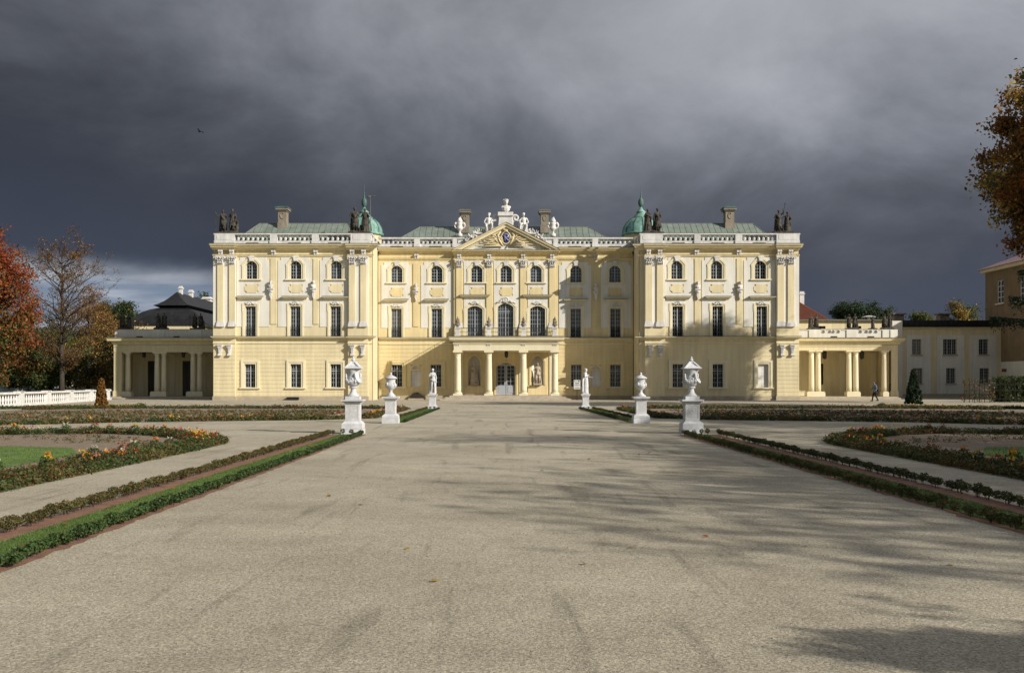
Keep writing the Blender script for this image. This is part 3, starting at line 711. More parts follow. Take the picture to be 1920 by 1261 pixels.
# ---- the middle ------------------------------------------------------------
def middle():
    xl, xr = XW(697.5), XW(1199.5); Y = YC; org = ORG[palace.name]
    zS0, zS1 = ZC(636), ZC(632.8); zD = ZC(614.8); zt = ZC(465)
    ra, rc = XC(851), XC(1046.5); Yr = YCr
    WT = (1.12, 1.28, .37, .36); W1 = (1.03, 2.82, 0, .27); WG = (1.05, 2.18, 0, .36)
    out = [744, 819, 1080, 1153]; inn = [894, 949, 1005]
    out1 = [743.5, 819, 1079.5, 1154]; outg = [744.3, 817.5, 1080.5, 1154]
    H = flat([whole(XC(p), ZC(529.5), *WT) for p in out]+[whole(XC(p), ZC(632), *W1) for p in out1])
    hg = flat([whole(XC(p), ZC(724.8), *WG) for p in outg])
    nich = [(780.2, .98), (1117.2, .98)]
    hn = [(XC(p)-w/2, XC(p)+w/2, ZC(724.5), ZC(684)) for p, w in nich]
    m = MB(); sheet(m, xl, ra, 0, zt, H+hg+hn, Y, .32); m.build('centre_wall', M['yel'], palace); m = MB(); sheet(m, rc, xr, 0, zt, H+hg+hn, Y, .32); m.build('centre_wall', M['yel'], palace)
    for p, w in nich:
        x = XC(p); N_ = surround_mesh(.98, 1.62, .42, .22, M['yel'], .04, 0)
        o = put('blind_niche', N_, palace, Vector((x, Y, ZC(724.5)))-org)
        m = MB(); m.box(x-.49, x+.49, Y+.12, Y+.3, ZC(724.5), ZC(684)); m.build('niche_back', M['white'], o)
        m = MB(); m.box(x-.52, x+.52, Y-.03, Y+.14, ZC(694.5), ZC(692)); m.build('impost', M['yel'], o)
    # projecting bay upper part
    A3 = (1.5, 2.75, .32, .34); A3c = (1.56, 2.95, .38, .34)
    Hi = flat([whole(PX(p, Yr), PZ(529.3, Yr), *WT) for p in inn]+[whole(PX(890.5, Yr), PZ(632, Yr), *A3), whole(PX(948, Yr), PZ(632, Yr), *A3c), whole(PX(1008, Yr), PZ(632, Yr), *A3)])
    zp = PZ(657, 95.2)
    m = MB(); sheet(m, ra, rc, zp, zt, Hi, Yr, .32)
    m.poly([(ra, Yr, zp), (ra, Yr, zt), (ra, Y+.3, zt), (ra, Y+.3, zp)]); m.poly([(rc, Yr, zp), (rc, Y+.3, zp), (rc, Y+.3, zt), (rc, Yr, zt)])
    m.build('centre_bay_wall', M['yel'], palace)
    # ground floor
    for a, c, h in ((xl+.1, ra-.02, hg+hn), (rc+.02, xr-.1, hg+hn)):
        courses(a, c, .42, zS0-.55, Y, h, M['yel'])
        m = MB(); m.box(a, c, Y-.05, Y-.001, 0, .36); m.build('plinth', M['plinth'], palace)
        stringc(a, c, Y, zS0, zS1, 0, 0, .32)
    les = [(772, 787.8), (1110, 1125)]
    fields = [(715, 770.5), (789.5, 849), (1048, 1108), (1127, 1184)]
    for a, c in fields:
        a, c = XC(a), XC(c); n = .28; zq = ZC(491.5)
        hs_ = [h for h in H if a < (h[0]+h[1])/2 < c]
        hs_ += [(XC(q)-.64, XC(q)+.64, ZC(555.7), ZC(539.7)) for q in out if a < XC(q) < c]
        m = MB(); sheet(m, a, c, zD, zq, hs_+[(a, a+n, zq-n, zq), (c-n, c, zq-n, zq)], Y-.045, .045); m.build('cream_field', M['cream'], palace)
    for a, c in les:
        m = MB(); m.box(XC(a)+.15, XC(c)-.15, Y-.07, Y-.001, ZC(612), ZC(494)); m.build('lesene', M['yel'], palace)
    pl = [861, 917.5, 981, 1035.5]; px_ = [PX(p, Yr-.1) for p in pl]
    segs = [(px_[0]+.38, px_[1]-.38), (px_[1]+.38, px_[2]-.38), (px_[2]+.38, px_[3]-.38)]
    segs = [(px_[0]+.45, px_[1]-.45), (px_[1]+.45, px_[2]-.45), (px_[2]+.45, px_[3]-.45)]
    for a, c in segs:
        hs_ = [h for h in Hi if a < (h[0]+h[1])/2 < c]
        hs_ += [(PX(q, Yr)-.64, PX(q, Yr)+.64, PZ(554.5, Yr), PZ(539, Yr)) for q in inn if a < PX(q, Yr) < c]
        m = MB(); sheet(m, a, c, zD, PZ(489, Yr), hs_, Yr-.045, .045); m.build('cream_field', M['cream'], palace)
    for q, f in [(q, 0) for q in out]+[(q, 1) for q in inn]:
        yy = Yr if f else Y; x = PX(q, yy); z0, z1 = (PZ(554.8, yy), PZ(538.8, yy)) if f else (ZC(556), ZC(539.5))
        m = MB(); m.prism(notched(x-.66, x+.66, z0, z1), yy-.075, yy-.002); m.build('sunk_panel', M['yel'], palace)
    for x in px_: pilaster(x-.29, x+.29, Yr, zD, PZ(487.5, Yr), M['yel'])
    for x in px_: m = MB(); m.box(x-.45, x+.45, Yr-.3, Yr-.002, zS1+.05, zD-.003); m.build('pilaster_pedestal', M['yel'], palace)
    # windows
    for i, p in enumerate(out):
        window(palace, XC(p), ZC(529.5), Y, *WT, M['trim'], 2, 5, key=True, proud=.11, ears=.05)
        window(palace, XC(out1[i]), ZC(632), Y, *W1, M['trim'], 2, 7, glass=('glassg' if i == 0 else 'glassb' if i == 3 else 'glass'), sill=False, shell=True, hood=(1.95, .62), guard=True, proud=.1)
        window(palace, XC(outg[i]), ZC(724.8), Y, *WG, M['yel'], 2, 5, trans=1.53, proud=.11, ears=0)
    for i, p in enumerate(inn): window(palace, PX(p, Yr), PZ(529.3, Yr), Yr, *WT, M['trim'], 2, 5, key=True, proud=.11, ears=.05)
    window(palace, PX(890.5, Yr), PZ(632, Yr), Yr, *A3, M['trim'], 3, 7, sill=False, shell=True, hood=(2.5, .78), proud=.1)
    window(palace, PX(948, Yr), PZ(632, Yr), Yr, *A3c, M['trim'], 3, 7, trans=2.55, sill=False, shell=True, proud=.1)
    window(palace, PX(1008, Yr), PZ(632, Yr), Yr, *A3, M['trim'], 3, 7, sill=False, shell=True, hood=(2.5, .78), proud=.1)
    m = MB()   # cartouche over the middle window
    x = PX(948, Yr); z = PZ(562, Yr)
    m.tube([(x+.28*math.cos(a), Yr-.15, z+.22*math.sin(a)) for a in np.linspace(0, 2*PI, 13)], .07, 6); m.ell((x, Yr-.1, z), (.2, .1, .16))
    for s in (-1, 1): m.tube([(x+s*.3, Yr-.12, z), (x+s*.55, Yr-.14, z-.22), (x+s*.8, Yr-.12, z-.22), (x+s*1.0, Yr-.1, z-.38)], [.08, .07, .07, .03], 6)
    m.build('cartouche', M['white'], palace, smooth=True)
    # entablature
    zz = (ZC(484), ZC(472.5), ZC(465.2))
    entab(xl+.02, ra-.01, Y, zz, M['yel'], 0, 0, M['yel'], .62); entab(rc+.01, xr-.02, Y, zz, M['yel'], 0, 0, M['yel'], .62)
    zr = (PZ(484, Yr), PZ(476, Yr)+.02, PZ(470.5, Yr)+.02); entab(ra, rc, Yr, zr, M['yel'], .3, .3, M['yel'], .62)
    for p in (781, 1117): put('frieze_bracket', bracket_mesh(), palace, Vector((XC(p), Y, ZC(485)))-org)
    for x in px_: put('frieze_bracket', bracket_mesh(), palace, Vector((x, Yr, PZ(485.2, Yr)))-org)
    # pediment
    bz = zr[2]+.03; az = PZ(417, 99.); xa, xc = PX(848, 98.9), PX(1050, 98.9); xm = (xa+xc)/2
    m = MB(); m.prism([(xa+.3, bz), (xc-.3, bz), (xm, az-.25)], Yr-.12, Yr+.6); P = m.build('pediment', M['cream'], palace)
    for s in (-1, 1):
        xe = xa if s < 0 else xc
        dx, dz = xm-xe, az-bz; L = math.hypot(dx, dz)
        for (o0, o1, yf, nm, mm) in ((-.55, -.38, Yr-.22, 'raking_moulding', 'yel'), (-.378, -.14, Yr-.52, 'raking_cornice', 'trim'), (-.138, -.0, Yr-.66, 'raking_cornice', 'yel'), (.002, .04, Yr-.7, 'flashing', 'flash')):
            def at(x, off): t = (x-xe)/dx; return (x, bz+dz*t+off*L/abs(dx))
            pts = [at(xe+ (0 if True else 0), o0), at(xm, o0), at(xm, o1), at(xe, o1)]
            pts = [(x, max(z_, bz-.02)) if i in (0,) else (x, z_) for i, (x, z_) in enumerate(pts)]
            x_start = xe+(-o0)*abs(dx)/dz*(1 if s < 0 else -1) if o0 < 0 else xe
            if o0 < 0:
                e2 = xe+(-o1)*(L/abs(dx))*abs(dx)/dz*(1 if s < 0 else -1); e1 = xe+(-o0)*(L/abs(dx))*abs(dx)/dz*(1 if s < 0 else -1)
                pts = [(e1, bz), at(xm, o0), at(xm, o1), (e2, bz)]
            m = MB(); m.prism(pts, yf, Yr+.3); m.build(nm, M[mm], P)
    # relief
    x, z, y = PX(948.5, 99), PZ(445, 99), Yr-.24
    m = MB(); m.ell((x, y, z), (.40, .16, .56), 24, 12); m.build('shield', M['blue'], P, smooth=True)
    m = MB(); m.tube([(x+.44*math.cos(a), y-.05, z+.60*math.sin(a)) for a in np.linspace(0, 2*PI, 25)], .06, 6)
    for s in (-1, 1):
        m.tube([(x+s*.5, y, z+.6), (x+s*.8, y-.1, z+.25), (x+s*.62, y-.12, z-.3), (x+s*.25, y-.08, z-.85)], [.08, .09, .1, .07], 6)
        for k in range(9):
            a = math.radians(-6+k*9); r0, r1 = .7, (2.9 if k < 4 else 2.5 if k < 7 else 1.7)*(1-.03*(k % 3))
            cz = z-.75; mid = (x+s*(r0+r1)/2*math.cos(a), y-.1-.05*(k % 2), cz+(r0+r1)/2*math.sin(a)*.75+.08)
            m.tube([(x+s*r0*math.cos(a)*.7, y-.05, cz+r0*math.sin(a)*.6), mid, (x+s*r1*math.cos(a), y-.02, max(bz+.05, cz+r1*math.sin(a)*.62))], [.045, .065, .015], 5)
        m.tube([(x+s*.75, y-.1, z-.5), (x+s*1.05, y-.2, z-.15), (x+s*1.3, y-.15, z-.4), (x+s*1.7, y-.12, z-.45), (x+s*2.0, y-.1, z-.78)], [.06, .08, .08, .07, .03], 6)
    m.build('trophy_relief', M['gold'], P, smooth=True)
    m = MB()  # monogram on the shield
    m.tube([(x-.08, y-.17, z-.3), (x-.1, y-.2, z+.2)], .035, 5); m.tube([(x-.25, y-.15, z+.2), (x-.05, y-.2, z+.36), (x+.2, y-.18, z+.3), (x+.22, y-.18, z+.08), (x-.05, y-.2, z-.02), (x+.15, y-.18, z-.18), (x+.28, y-.15, z-.3)], .045, 5)
    m.build('monogram', M['bluew'], P, smooth=True)
    m = MB()
    for i in range(5): a = PI*(i+.5)/5; m.cap((x+.15*math.cos(a), y-.1, z+.70), (x+.24*math.cos(a), y-.12, z+.78+.18*math.sin(a)), .05, .06, 6)
    m.tube([(x-.2, y-.1, z+.68), (x+.2, y-.1, z+.68)], .08, 6); m.build('crown', M['gold'], P, smooth=True)
    # parapet
    sh = parapet(palace, Y-.05, zt+.06, ZC(457), ZC(448), ZC(444.5), [(XC(715), XC(775.5)), (XC(789), XC(847)), (XC(1048), XC(1109)), (XC(1123), XC(1185))],
                 [(XC(776), XC(788)), (XC(848), XC(858)), (XC(1037), XC(1047)), (XC(1110), XC(1122))], xl+.05, xr-.05,
                 slots=[(XC(p)-.62, XC(p)+.62) for p in (744, 817, 1078, 1153)])
    m = MB(); m.box(XC(859), XC(1036), Y+.0, Y+.4, ZC(457), ZC(448)); m.build('solid_panel', M['white'], sh)
    m = MB(); m.box(xl, xr, Y+.3, 113, zt-.5, zt+.04); m.build('roof_deck', M['flash'], palace)
    R = roof(palace, PX(738, 102), PX(1153, 102), 102, 114, ZC(448), PZ(426.5, 105), PX(788, 105)-PX(738, 102), 3, .62)
    chimney(R, PX(865, 104), PX(879.5, 104), 103.5, 104.6, PZ(427, 104), PZ(394, 104), M['chim'], M['flash'])
    chimney(R, PX(1014, 104), PX(1028.5, 104), 103.5, 104.6, PZ(427, 104), PZ(394, 104), M['chim'], M['flash'])
    # pedestal for the bust with side volutes, and crest scrolls along the rakes
    y = 99.5; m = MB(); X0, X1 = PX(936, y), PX(960, y)
    m.box(X0-.12, X1+.12, y-.35, y+.6, az-.6, PZ(407, y), .12, .05); m.box(X0-.12, X1+.12, y-.45, y+.7, PZ(405.5, y), PZ(398.5, y)); m.box(X0-.05, X1+.05, y-.3, y+.5, PZ(407, y), PZ(405.5, y))
    C = m.build('bust_pedestal', M['white'], palace)
    xm2 = (X0+X1)/2
    for s in (-1, 1):
        m = MB(); cx, cz = xm2+s*.98, PZ(409, y)
        m.tube([(cx-s*(.36-.04*a)*math.cos(a), y, cz+(.36-.04*a)*math.sin(a)) for a in np.linspace(-1.2, 7.5, 26)], .1, 7)
        m.tube([(cx-s*.3, y, cz-.3), (cx-s*.35, y, cz-.75), (cx-s*.3, y, cz-1.0)], [.1, .12, .12], 7); m.build('volute', M['white'], C, smooth=True)
        m = MB(); xs = xm2+s*1.7
        path = [(xm2+s*1.35, az+.1), (xm2+s*1.5, az-.55), (xm2+s*1.8, az-.95), (xm2+s*2.3, az-1.2), (xm2+s*2.8, az-1.25), (xm2+s*3.15, az-1.15)]
        m.tube([(a, y+.1, c) for a, c in path], [.16, .15, .15, .15, .14, .12], 8); m.tube([(a, y-.12, c+.2) for a, c in path], [.09]*6, 7)
        cx, cz = xm2+s*3.1, az-1.42
        m.tube([(cx+s*(.34-.035*a)*math.cos(a), y-.05, cz+(.34-.035*a)*math.sin(a)) for a in np.linspace(0, 8, 26)], .1, 7)
        rnd = random.Random(3)
        for k in range(26):
            t = k/25; bx = xm2+s*(2.0+1.9*t); bz_ = az-.85-1.0*t*t+rnd.uniform(-.05, .18)
            m.cap((bx, y, bz_), (bx+s*rnd.uniform(-.1, .15), y-rnd.uniform(0, .25), bz_+rnd.uniform(.08, .28)), .1, .05, 6)
        m.build('scroll_crest', M['white'], C, smooth=True)
    # downpipes
    for p, sx in ((707.5, 1), (1189, -1)):
        x = PX(p, 99.4); m = MB(); m.tube([(x, 99.35, .3), (x, 99.35, zt-.9), (x+sx*.15, 99.1, zt-.45)], .10, 8); m.box(x-.14, x+.14, 99.2, 99.5, zt-.75, zt-.45); m.build('downpipe', M['pipe'], palace)
        m = MB(); m.tube([(x, 99.35, .05), (x, 99.35, 1.2)], .13, 8)
        m.build('downpipe_shoe', M['pipe'], palace)
    # cellar hatch and cellar light
    x = XC(781); m = MB(); m.cur = 0
    pts = [(x-.62, .08)]+[(x-.62*math.cos(a), .08+.62*math.sin(a)) for a in np.linspace(0.05, PI-.05, 12)]+[(x+.62, .08)]
    m.prism(pts, Y-.5, Y-.06); m.cur = 1; m.box(x-.75, x+.75, Y-.8, Y-.51, 0, .12)
    m.build('cellar_hatch', [M['pipe'], M['plinth']], palace)
    x = XW(549); m = MB(); m.box(x-.55, x+.55, 94.9, 95.2, .05, .3); m.build('cellar_vent', M['iron'], palace)
    # portico -------------------------------------------------------------
    Yp = 95.2; pc = [858.3, 916.5, 981.5, 1040.3]; xs = [PX(p, Yp) for p in pc]
    for k, (ins, z0) in enumerate(((0, 0), (.42, .15), (.84, .30))):
        m = MB(); x0, x1 = PX(825, 93.8)+ins, PX(1071, 93.8)-ins; m.box(x0, x1, Yp-1.5+ins, Y-.06, z0, z0+.149); m.build('step', M['step'], palace)
    fz = .45; ze = PZ(657, Yp)
    for x in xs:
        m = MB(); h0, h1 = fz+.28, ze-.38
        prof = [(.31, h0)]+[(.31-.05*(t**1.6), h0+(h1-h0)*t) for t in np.linspace(.1, 1, 8)]
        m.lathe(prof, (x, Yp, 0), 20); c = m.build('column', M['trim'], palace, smooth=True)
        m = MB(); m.box(x-.42, x+.42, Yp-.42, Yp+.42, fz, fz+.17); m.lathe([(.40, fz+.17), (.41, fz+.22), (.36, fz+.29), (.32, fz+.3)], (x, Yp, 0), 20); m.build('column_base', M['trim'], c)
        m = MB(); m.lathe([(.28, h1-.12), (.30, h1-.1), (.27, h1-.06), (.27, h1+.08), (.38, h1+.2)], (x, Yp, 0), 20); m.box(x-.44, x+.44, Yp-.44, Yp+.44, h1+.2, ze-.003); m.build('column_capital', M['trim'], c)
        # wall pilaster behind
        m = MB(); m.box(x-.3, x+.3, Y-.14, Y-.002, fz, ze-.3); m.box(x-.4, x+.4, Y-.24, Y-.002, ze-.298, ze-.003); m.build('portico_pilaster', M['trim'], palace)
    # entablature of the portico
    xa, xc = xs[0]-.36, xs[-1]+.36; zt2 = PZ(630.5, 94.6); zf = PZ(644, Yp-.4)
    m = MB(); m.box(xa, xc, Yp-.38, Yr-.001, ze, zt2-.42); E = m.build('portico_entablature', M['trim'], palace)
    m = MB(); m.profile_x([(Yp-.38, zf-.06), (Yp-.46, zf-.03), (Yp-.48, zf+.05), (Yp-.38, zf+.08)], xa, xc, 1, 1); m.build('taenia', M['trim'], E)
    m = MB(); yf = Yp-.38
    m.v = []; prof = [(yf, zt2-.5), (yf-.1, zt2-.46), (yf-.38, zt2-.3), (yf-.4, zt2-.16), (yf-.5, zt2-.02), (yf, zt2)]
    m.profile_x(prof, xa, xc, 1, 1); m.box(xa-.5, xc+.5, yf+.001, Yr-.002, zt2-.3, zt2-.021); m.cur = 1; m.box(xa-.53, xc+.53, yf-.53, Yr-.003, zt2, zt2+.03)
    m.build('portico_cornice', [M['trim'], M['flash']], E)
    for x in xs:
        m = MB()
        for k in (-1, 0, 1): m.box(x+k*.15-.05, x+k*.15+.05, yf-.07, yf-.002, zf+.08, zt2-.5); m.lathe([(.03, -.1), (.045, 0)], (x+k*.15, yf-.05, zf-.06), 6)
        m.build('triglyph', M['white'], E)
    # balcony railing & pedestals
    zr0 = zt2+.03
    for x in xs:
        m = MB(); m.box(x-.26, x+.26, Yp-.4, Yp+.12, zr0, zr0+.14); m.box(x-.19, x+.19, Yp-.33, Yp+.05, zr0+.14, zr0+.74); m.box(x-.26, x+.26, Yp-.4, Yp+.12, zr0+.74, zr0+.84); m.build('balcony_pedestal', M['white'], palace)
    def rail(p, q):
        p, q = Vector(p), Vector(q); n = max(2, int((q-p).length/.14)); m = MB()
        for z in (.06, .42, .78): m.tube([p+Vector((0, 0, z)), q+Vector((0, 0, z))], .016 if z < .7 else .025, 4)
        for i in range(1, n): a = p.lerp(q, i/n); m.tube([a+Vector((0, 0, 0)), a+Vector((0, 0, .78))], .010 if i % 4 else .018, 4)
        m.build('balcony_railing', M['iron'], palace)
    for i in range(3): rail((xs[i]+.2, Yp-.14, zr0), (xs[i+1]-.2, Yp-.14, zr0))
    rail((xs[0], Yp+.06, zr0), (xs[0], Yr-.3, zr0)); rail((xs[3], Yp+.06, zr0), (xs[3], Yr-.3, zr0))
    # inner wall of the portico: door and two niches
    dx = XC(948.5); dw = 1.9; dh = 2.75; dr = .38; nx = [XC(889.5), XC(1008)]
    hol = whole(dx, fz, dw, dh, dr, .2)+flat([whole(x, fz+.95, 1.2, 2.3, .58, .22) for x in nx])
    m = MB(); sheet(m, ra, rc, fz-.02, ze+.2, hol, Y-.06, .5); m.build('portico_wall', M['yel'], palace)
    m = MB(); m.box(xa+.4, xc-.4, Yp+.4, Y-.07, ze+.0-.02, ze+.0); m.build('portico_ceiling', M['trim'], palace)
    for x in nx:
        o = put('niche', surround_mesh(1.2, 2.3, .58, .22, M['yel'], .07, 0), palace, Vector((x, Y-.06, fz+.95))-org)
        m = MB(); pts = [(x+.66*math.cos(a), Y-.04+.62*math.sin(a)) for a in np.linspace(0, PI, 13)]
        for i in range(12):
            (a, b1), (c, d1) = pts[i], pts[i+1]; m.poly([(a, b1, fz+.9), (c, d1, fz+.9), (c, d1, fz+4.0), (a, b1, fz+4.0)])
        m.poly([(p[0], p[1], fz+.96) for p in pts]); m.build('niche_shell', M['cream'], o, smooth=True)
        m = MB(); m.box(x-.95, x+.95, Y-.12, Y-.061, fz+.0, fz+.85); m.build('niche_dado', M['yel'], o)
    D = put('door', surround_mesh(dw, dh, dr, .2, M['yel'], .08, 0), palace, Vector((dx, Y-.06, fz))-org)
    m = MB(); yd = .16
    for s in (-1, 1):
        xa_, xc_ = (min(s*.02, s*(dw/2-.02)), max(s*.02, s*(dw/2-.02)))
        m = MB(); m.box(xa_, xc_, yd, yd+.06, .01, .95); m.box(xa_, xa_+.12, yd, yd+.06, .95, dh+.3); m.box(xc_-.12, xc_, yd, yd+.06, .95, dh+.3); m.box(xa_+.12, xc_-.12, yd, yd+.06, dh+.1, dh+.3)
        m.box(xa_+.17, xc_-.17, yd-.025, yd, .18, .8)
        for j in range(1, 5): z = .95+(dh-.8)*j/5; m.box(xa_+.12, xc_-.12, yd+.02, yd+.05, z-.018, z+.018)
        xm_ = (xa_+xc_)/2; m.box(xm_-.018, xm_+.018, yd+.022, yd+.048, .95, dh+.1)
        put('door_leaf', m.mesh('door_leaf', M['door']), D)
        m = MB(); m.tube([(s*.09, yd-.05, 1.05), (s*.19, yd-.05, 1.05)], .018, 6); put('door_handle', m.mesh('door_handle', M['gold']), D)
    put('door_pane', box_mesh('d', (-dw/2, dw/2, yd+.07, yd+.09, 0, dh+dr), M['glass'], 'door_pane'), D)
middle()
# ------------------------------------------------------------------ sculpture
def remesh(m, name, mat, voxel, smooth=3, dec=None):
    me = m.mesh('tmp', mat); fix_normals(me); o = bpy.data.objects.new('tmp', me); COL.objects.link(o)
    r = o.modifiers.new('r', 'REMESH'); r.mode = 'VOXEL'; r.voxel_size = voxel; r.use_smooth_shade = True
    s = o.modifiers.new('s', 'SMOOTH'); s.factor = .5; s.iterations = smooth
    if dec: d = o.modifiers.new('d', 'DECIMATE'); d.ratio = dec
    dg = bpy.context.evaluated_depsgraph_get(); ev = o.evaluated_get(dg)
    out = bpy.data.meshes.new_from_object(ev); out.name = name
    out.materials.clear(); out.materials.append(mat)
    out.polygons.foreach_set('use_smooth', [True]*len(out.polygons))
    bpy.data.objects.remove(o); bpy.data.meshes.remove(me); return out
def head(m, c, s=1.0, yaw=0., tilt=0., hair='curly', seed=1):
    R = Matrix.Rotation(yaw, 3, 'Z') @ Matrix.Rotation(tilt, 3, 'X'); c = Vector(c)
    def P(x, y, z): return c+R @ Vector((x*s, y*s, z*s))
    m.ell(c, (.078*s, .096*s, .112*s), 14, 10, R); m.ell(P(0, -.035, -.065), (.05*s, .055*s, .05*s), 10, 6, R)
    m.cap(P(0, -.088, .02), P(0, -.112, -.022), .010*s, .017*s, 6)            # nose
    for e in (-1, 1):
        m.ell(P(e*.033, -.082, .025), (.018*s, .012*s, .010*s), 8, 5, R); m.cap(P(e*.015, -.092, .042), P(e*.055, -.08, .04), .010*s, .008*s, 6)
        m.ell(P(e*.08, 0, 0), (.012*s, .022*s, .032*s), 8, 5, R)
    m.cap(P(-.02, -.09, -.052), P(.02, -.09, -.052), .010*s, .010*s, 6)
    rnd = random.Random(seed)
    if hair == 'curly':
        for i in range(26):
            a = rnd.uniform(0, 2*PI); z = rnd.uniform(.03, .11); r = .085*math.sqrt(max(0, 1-(z/.125)**2))+.012
            y = r*math.sin(a)*1.2+.012
            if y < -.04 and z < .07: continue
            m.ell(P(r*math.cos(a), y, z), (.026*s, .026*s, .022*s), 6, 4)
    elif hair == 'bun':
        m.ell(P(0, .02, .035), (.09*s, .10*s, .09*s), 12, 8, R); m.ell(P(0, .115, .03), (.045*s,)*3, 8, 6)
        for k in range(9): a = PI*k/8; m.ell(P(.082*math.cos(a), -.055, .02+.085*math.sin(a)), (.022*s, .022*s, .02*s), 6, 4)
    elif hair == 'helmet':
        m.ell(P(0, .01, .04), (.1*s, .115*s, .10*s), 12, 8, R)
        m.tube([P(0, -.10, .13), P(0, -.04, .2), P(0, .06, .21), P(0, .14, .12), P(0, .15, .0)], [.02*s, .035*s, .04*s, .035*s, .015*s], 6)
    else: m.ell(P(0, .02, .03), (.084*s, .094*s, .098*s), 12, 8, R)
def hand(m, p, d, s=1.0, grip=.4):
    p = Vector(p); d = Vector(d).normalized(); u = d.cross(Vector((0, 1, 0)))
    if u.length < .2: u = d.cross(Vector((0, 0, 1)))
    u.normalize(); n = d.cross(u)
    m.cap(p, p+d*.07*s, .024*s, .032*s, 7)
    for i, L in enumerate((.065, .08, .075, .055)):
        b = p+d*.08*s+u*(i-1.5)*.018*s
        m.tube([b, b+(d*.6*L+n*grip*.3*L)*s, b+(d*L*(1-grip*.4)+n*grip*L)*s], [.010*s, .009*s, .007*s], 6)
    b = p+d*.03*s+u*-.035*s; m.tube([b, b+(d*.035-u*.025)*s, b+(d*.06-u*.02+n*.02)*s], [.012*s, .011*s, .008*s], 6)
def fig(m, base=(0, 0, 0), H=1.8, yaw=0., sway=1., armL=None, armR=None, hyaw=.2, hair='curly', skirt=True, cloak=True, nude=False, seed=1, stride=0, legs=True, fem=False):
    """adds a standing figure to m; arms: (elbow, wrist) in figure space (1.75 high, facing -y)"""
    k = H/1.78; R = Matrix.Rotation(yaw, 3, 'Z'); B = Vector(base); rnd = random.Random(seed)
    sub = MB(); sx = .035*sway
    hl, hr = Vector((.095+sx, 0, .90)), Vector((-.095+sx, 0, .93))
    sh = 1.42; sw = .185 if not fem else .16
    if legs:
        for s, h, kn, an in ((1, hl, (.12+sx*.3, -.09-stride*.1, .50), (.15, .02-stride*.25, .09)), (-1, hr, (-.08+sx*.6, -.02+stride*.05, .49), (-.07, .03+stride*.28, .09))):
            kn = Vector(kn); an = Vector(an)
            sub.cap(h, kn, .088, .055, 12); sub.cap(kn, kn.lerp(an, .35)+Vector((0, .015, 0)), .052, .053, 12); sub.cap(kn.lerp(an, .35)+Vector((0, .015, 0)), an, .053, .034, 10)
            sub.cap(an+Vector((0, .03, -.04)), an+Vector((s*.02, -.13, -.06)), .036, .026, 8)
    sub.ell((sx, 0, .95), (.165, .115, .13), 14, 8); sub.ell((sx*.6, -.0, 1.08), (.13 if not fem else .112, .095, .13), 14, 8)
    sub.ell((0, 0, 1.27), (.175 if not fem else .15, .115, .17), 14, 8)
    sub.cap((-sw+.03, 0, sh-.02), (sw-.03, 0, sh+.01), .07, .07, 10)
    if fem:
        for s in (-1, 1): sub.ell((s*.065, -.09, 1.29), (.055, .05, .055), 8, 6)
    else:
        for s in (-1, 1): sub.ell((s*.075, -.075, 1.32), (.075, .045, .05), 8, 6)
    sub.cap((0, .0, 1.42), (0, -.01, 1.54), .058, .05, 10)
    head(sub, (0, -.02, 1.645), 1.0, hyaw, .1, hair, seed)
    for s, arm in ((1, armL), (-1, armR)):
        arm = arm or ((s*.27, .02, 1.14), (s*.24, -.10, .92))
        e, w_ = Vector(arm[0]), Vector(arm[1]); S = Vector((s*sw, 0, sh-.02))
        sub.cap(S, e, .062, .045, 10); sub.cap(e, w_, .045, .028, 10); hand(sub, w_, (w_-e), 1.0)
    if skirt:
        nf = rnd.choice((7, 8, 9)); ph = rnd.uniform(0, 6)
        z0 = .05 if skirt is True else skirt
        prof = [(.27, z0), (.26, z0+.12), (.235, z0+(1.0-z0)*.45), (.205, z0+(1.0-z0)*.8), (.165, 1.04), (.135, 1.1)]
        prof = [(a*(.9 if fem else .86), z) for a, z in prof]
        n = len(sub.v); sub.lathe(prof, (sx*.6, .0, 0), 40, .8, lambda a, z: 1+(.13*math.sin(nf*a+ph+3*z)+.05*math.sin(2.3*nf*a+z*6))*max(.15, 1.1-z))
        for q in range(6):
            a0 = rnd.uniform(0, PI); sub.tube([(sx+.15*math.cos(a0), -.12*math.sin(a0)-.02, 1.05), (sx+.2*math.cos(a0+.25), -.17*math.sin(a0+.25), .7), (sx+.22*math.cos(a0+.5), -.2*math.sin(a0+.5), .3), (sx+.24*math.cos(a0+.5), -.22*math.sin(a0+.5), z0+.02)], [.03, .035, .04, .035], 6)
    # sash / drape across the chest
    if not nude:
        for q in range(4):
            o = q*.035; sub.tube([(-.17, -.03, 1.40-o), (-.08, -.115, 1.30-o), (.04, -.12, 1.16-o), (.15+sx, -.06, 1.02-o), (.17+sx, .04, .98-o)], [.028, .03, .03, .03, .025], 6)
    else:
        for q in range(3):
            o = q*.03; sub.tube([(-.16+sx, -.03, 1.0-o), (-.05+sx, -.12, .93-o), (.08+sx, -.11, .93-o), (.19+sx, .0, 1.0-o), (.28, .02, .8-o)], .035, 6)
    if cloak:
        for q in range(8):
            t = (q-3.5)/3.5; sub.tube([(t*.15, .08, 1.44), (t*.2, .13, 1.15), (t*.22+.03*math.sin(q*2), .15, .8), (t*.25, .14, .4), (t*.27, .13+.02*math.cos(q*3), .08)], [.045, .055, .06, .06, .05], 7)
    n = len(m.v)
    for v in sub.v: m.v.append(tuple(B+(R @ (Vector(v)*k))))
    for f in sub.f: m.face([n+i for i in f])
UP = ((.30, -.06, 1.28), (.22, -.18, 1.50))
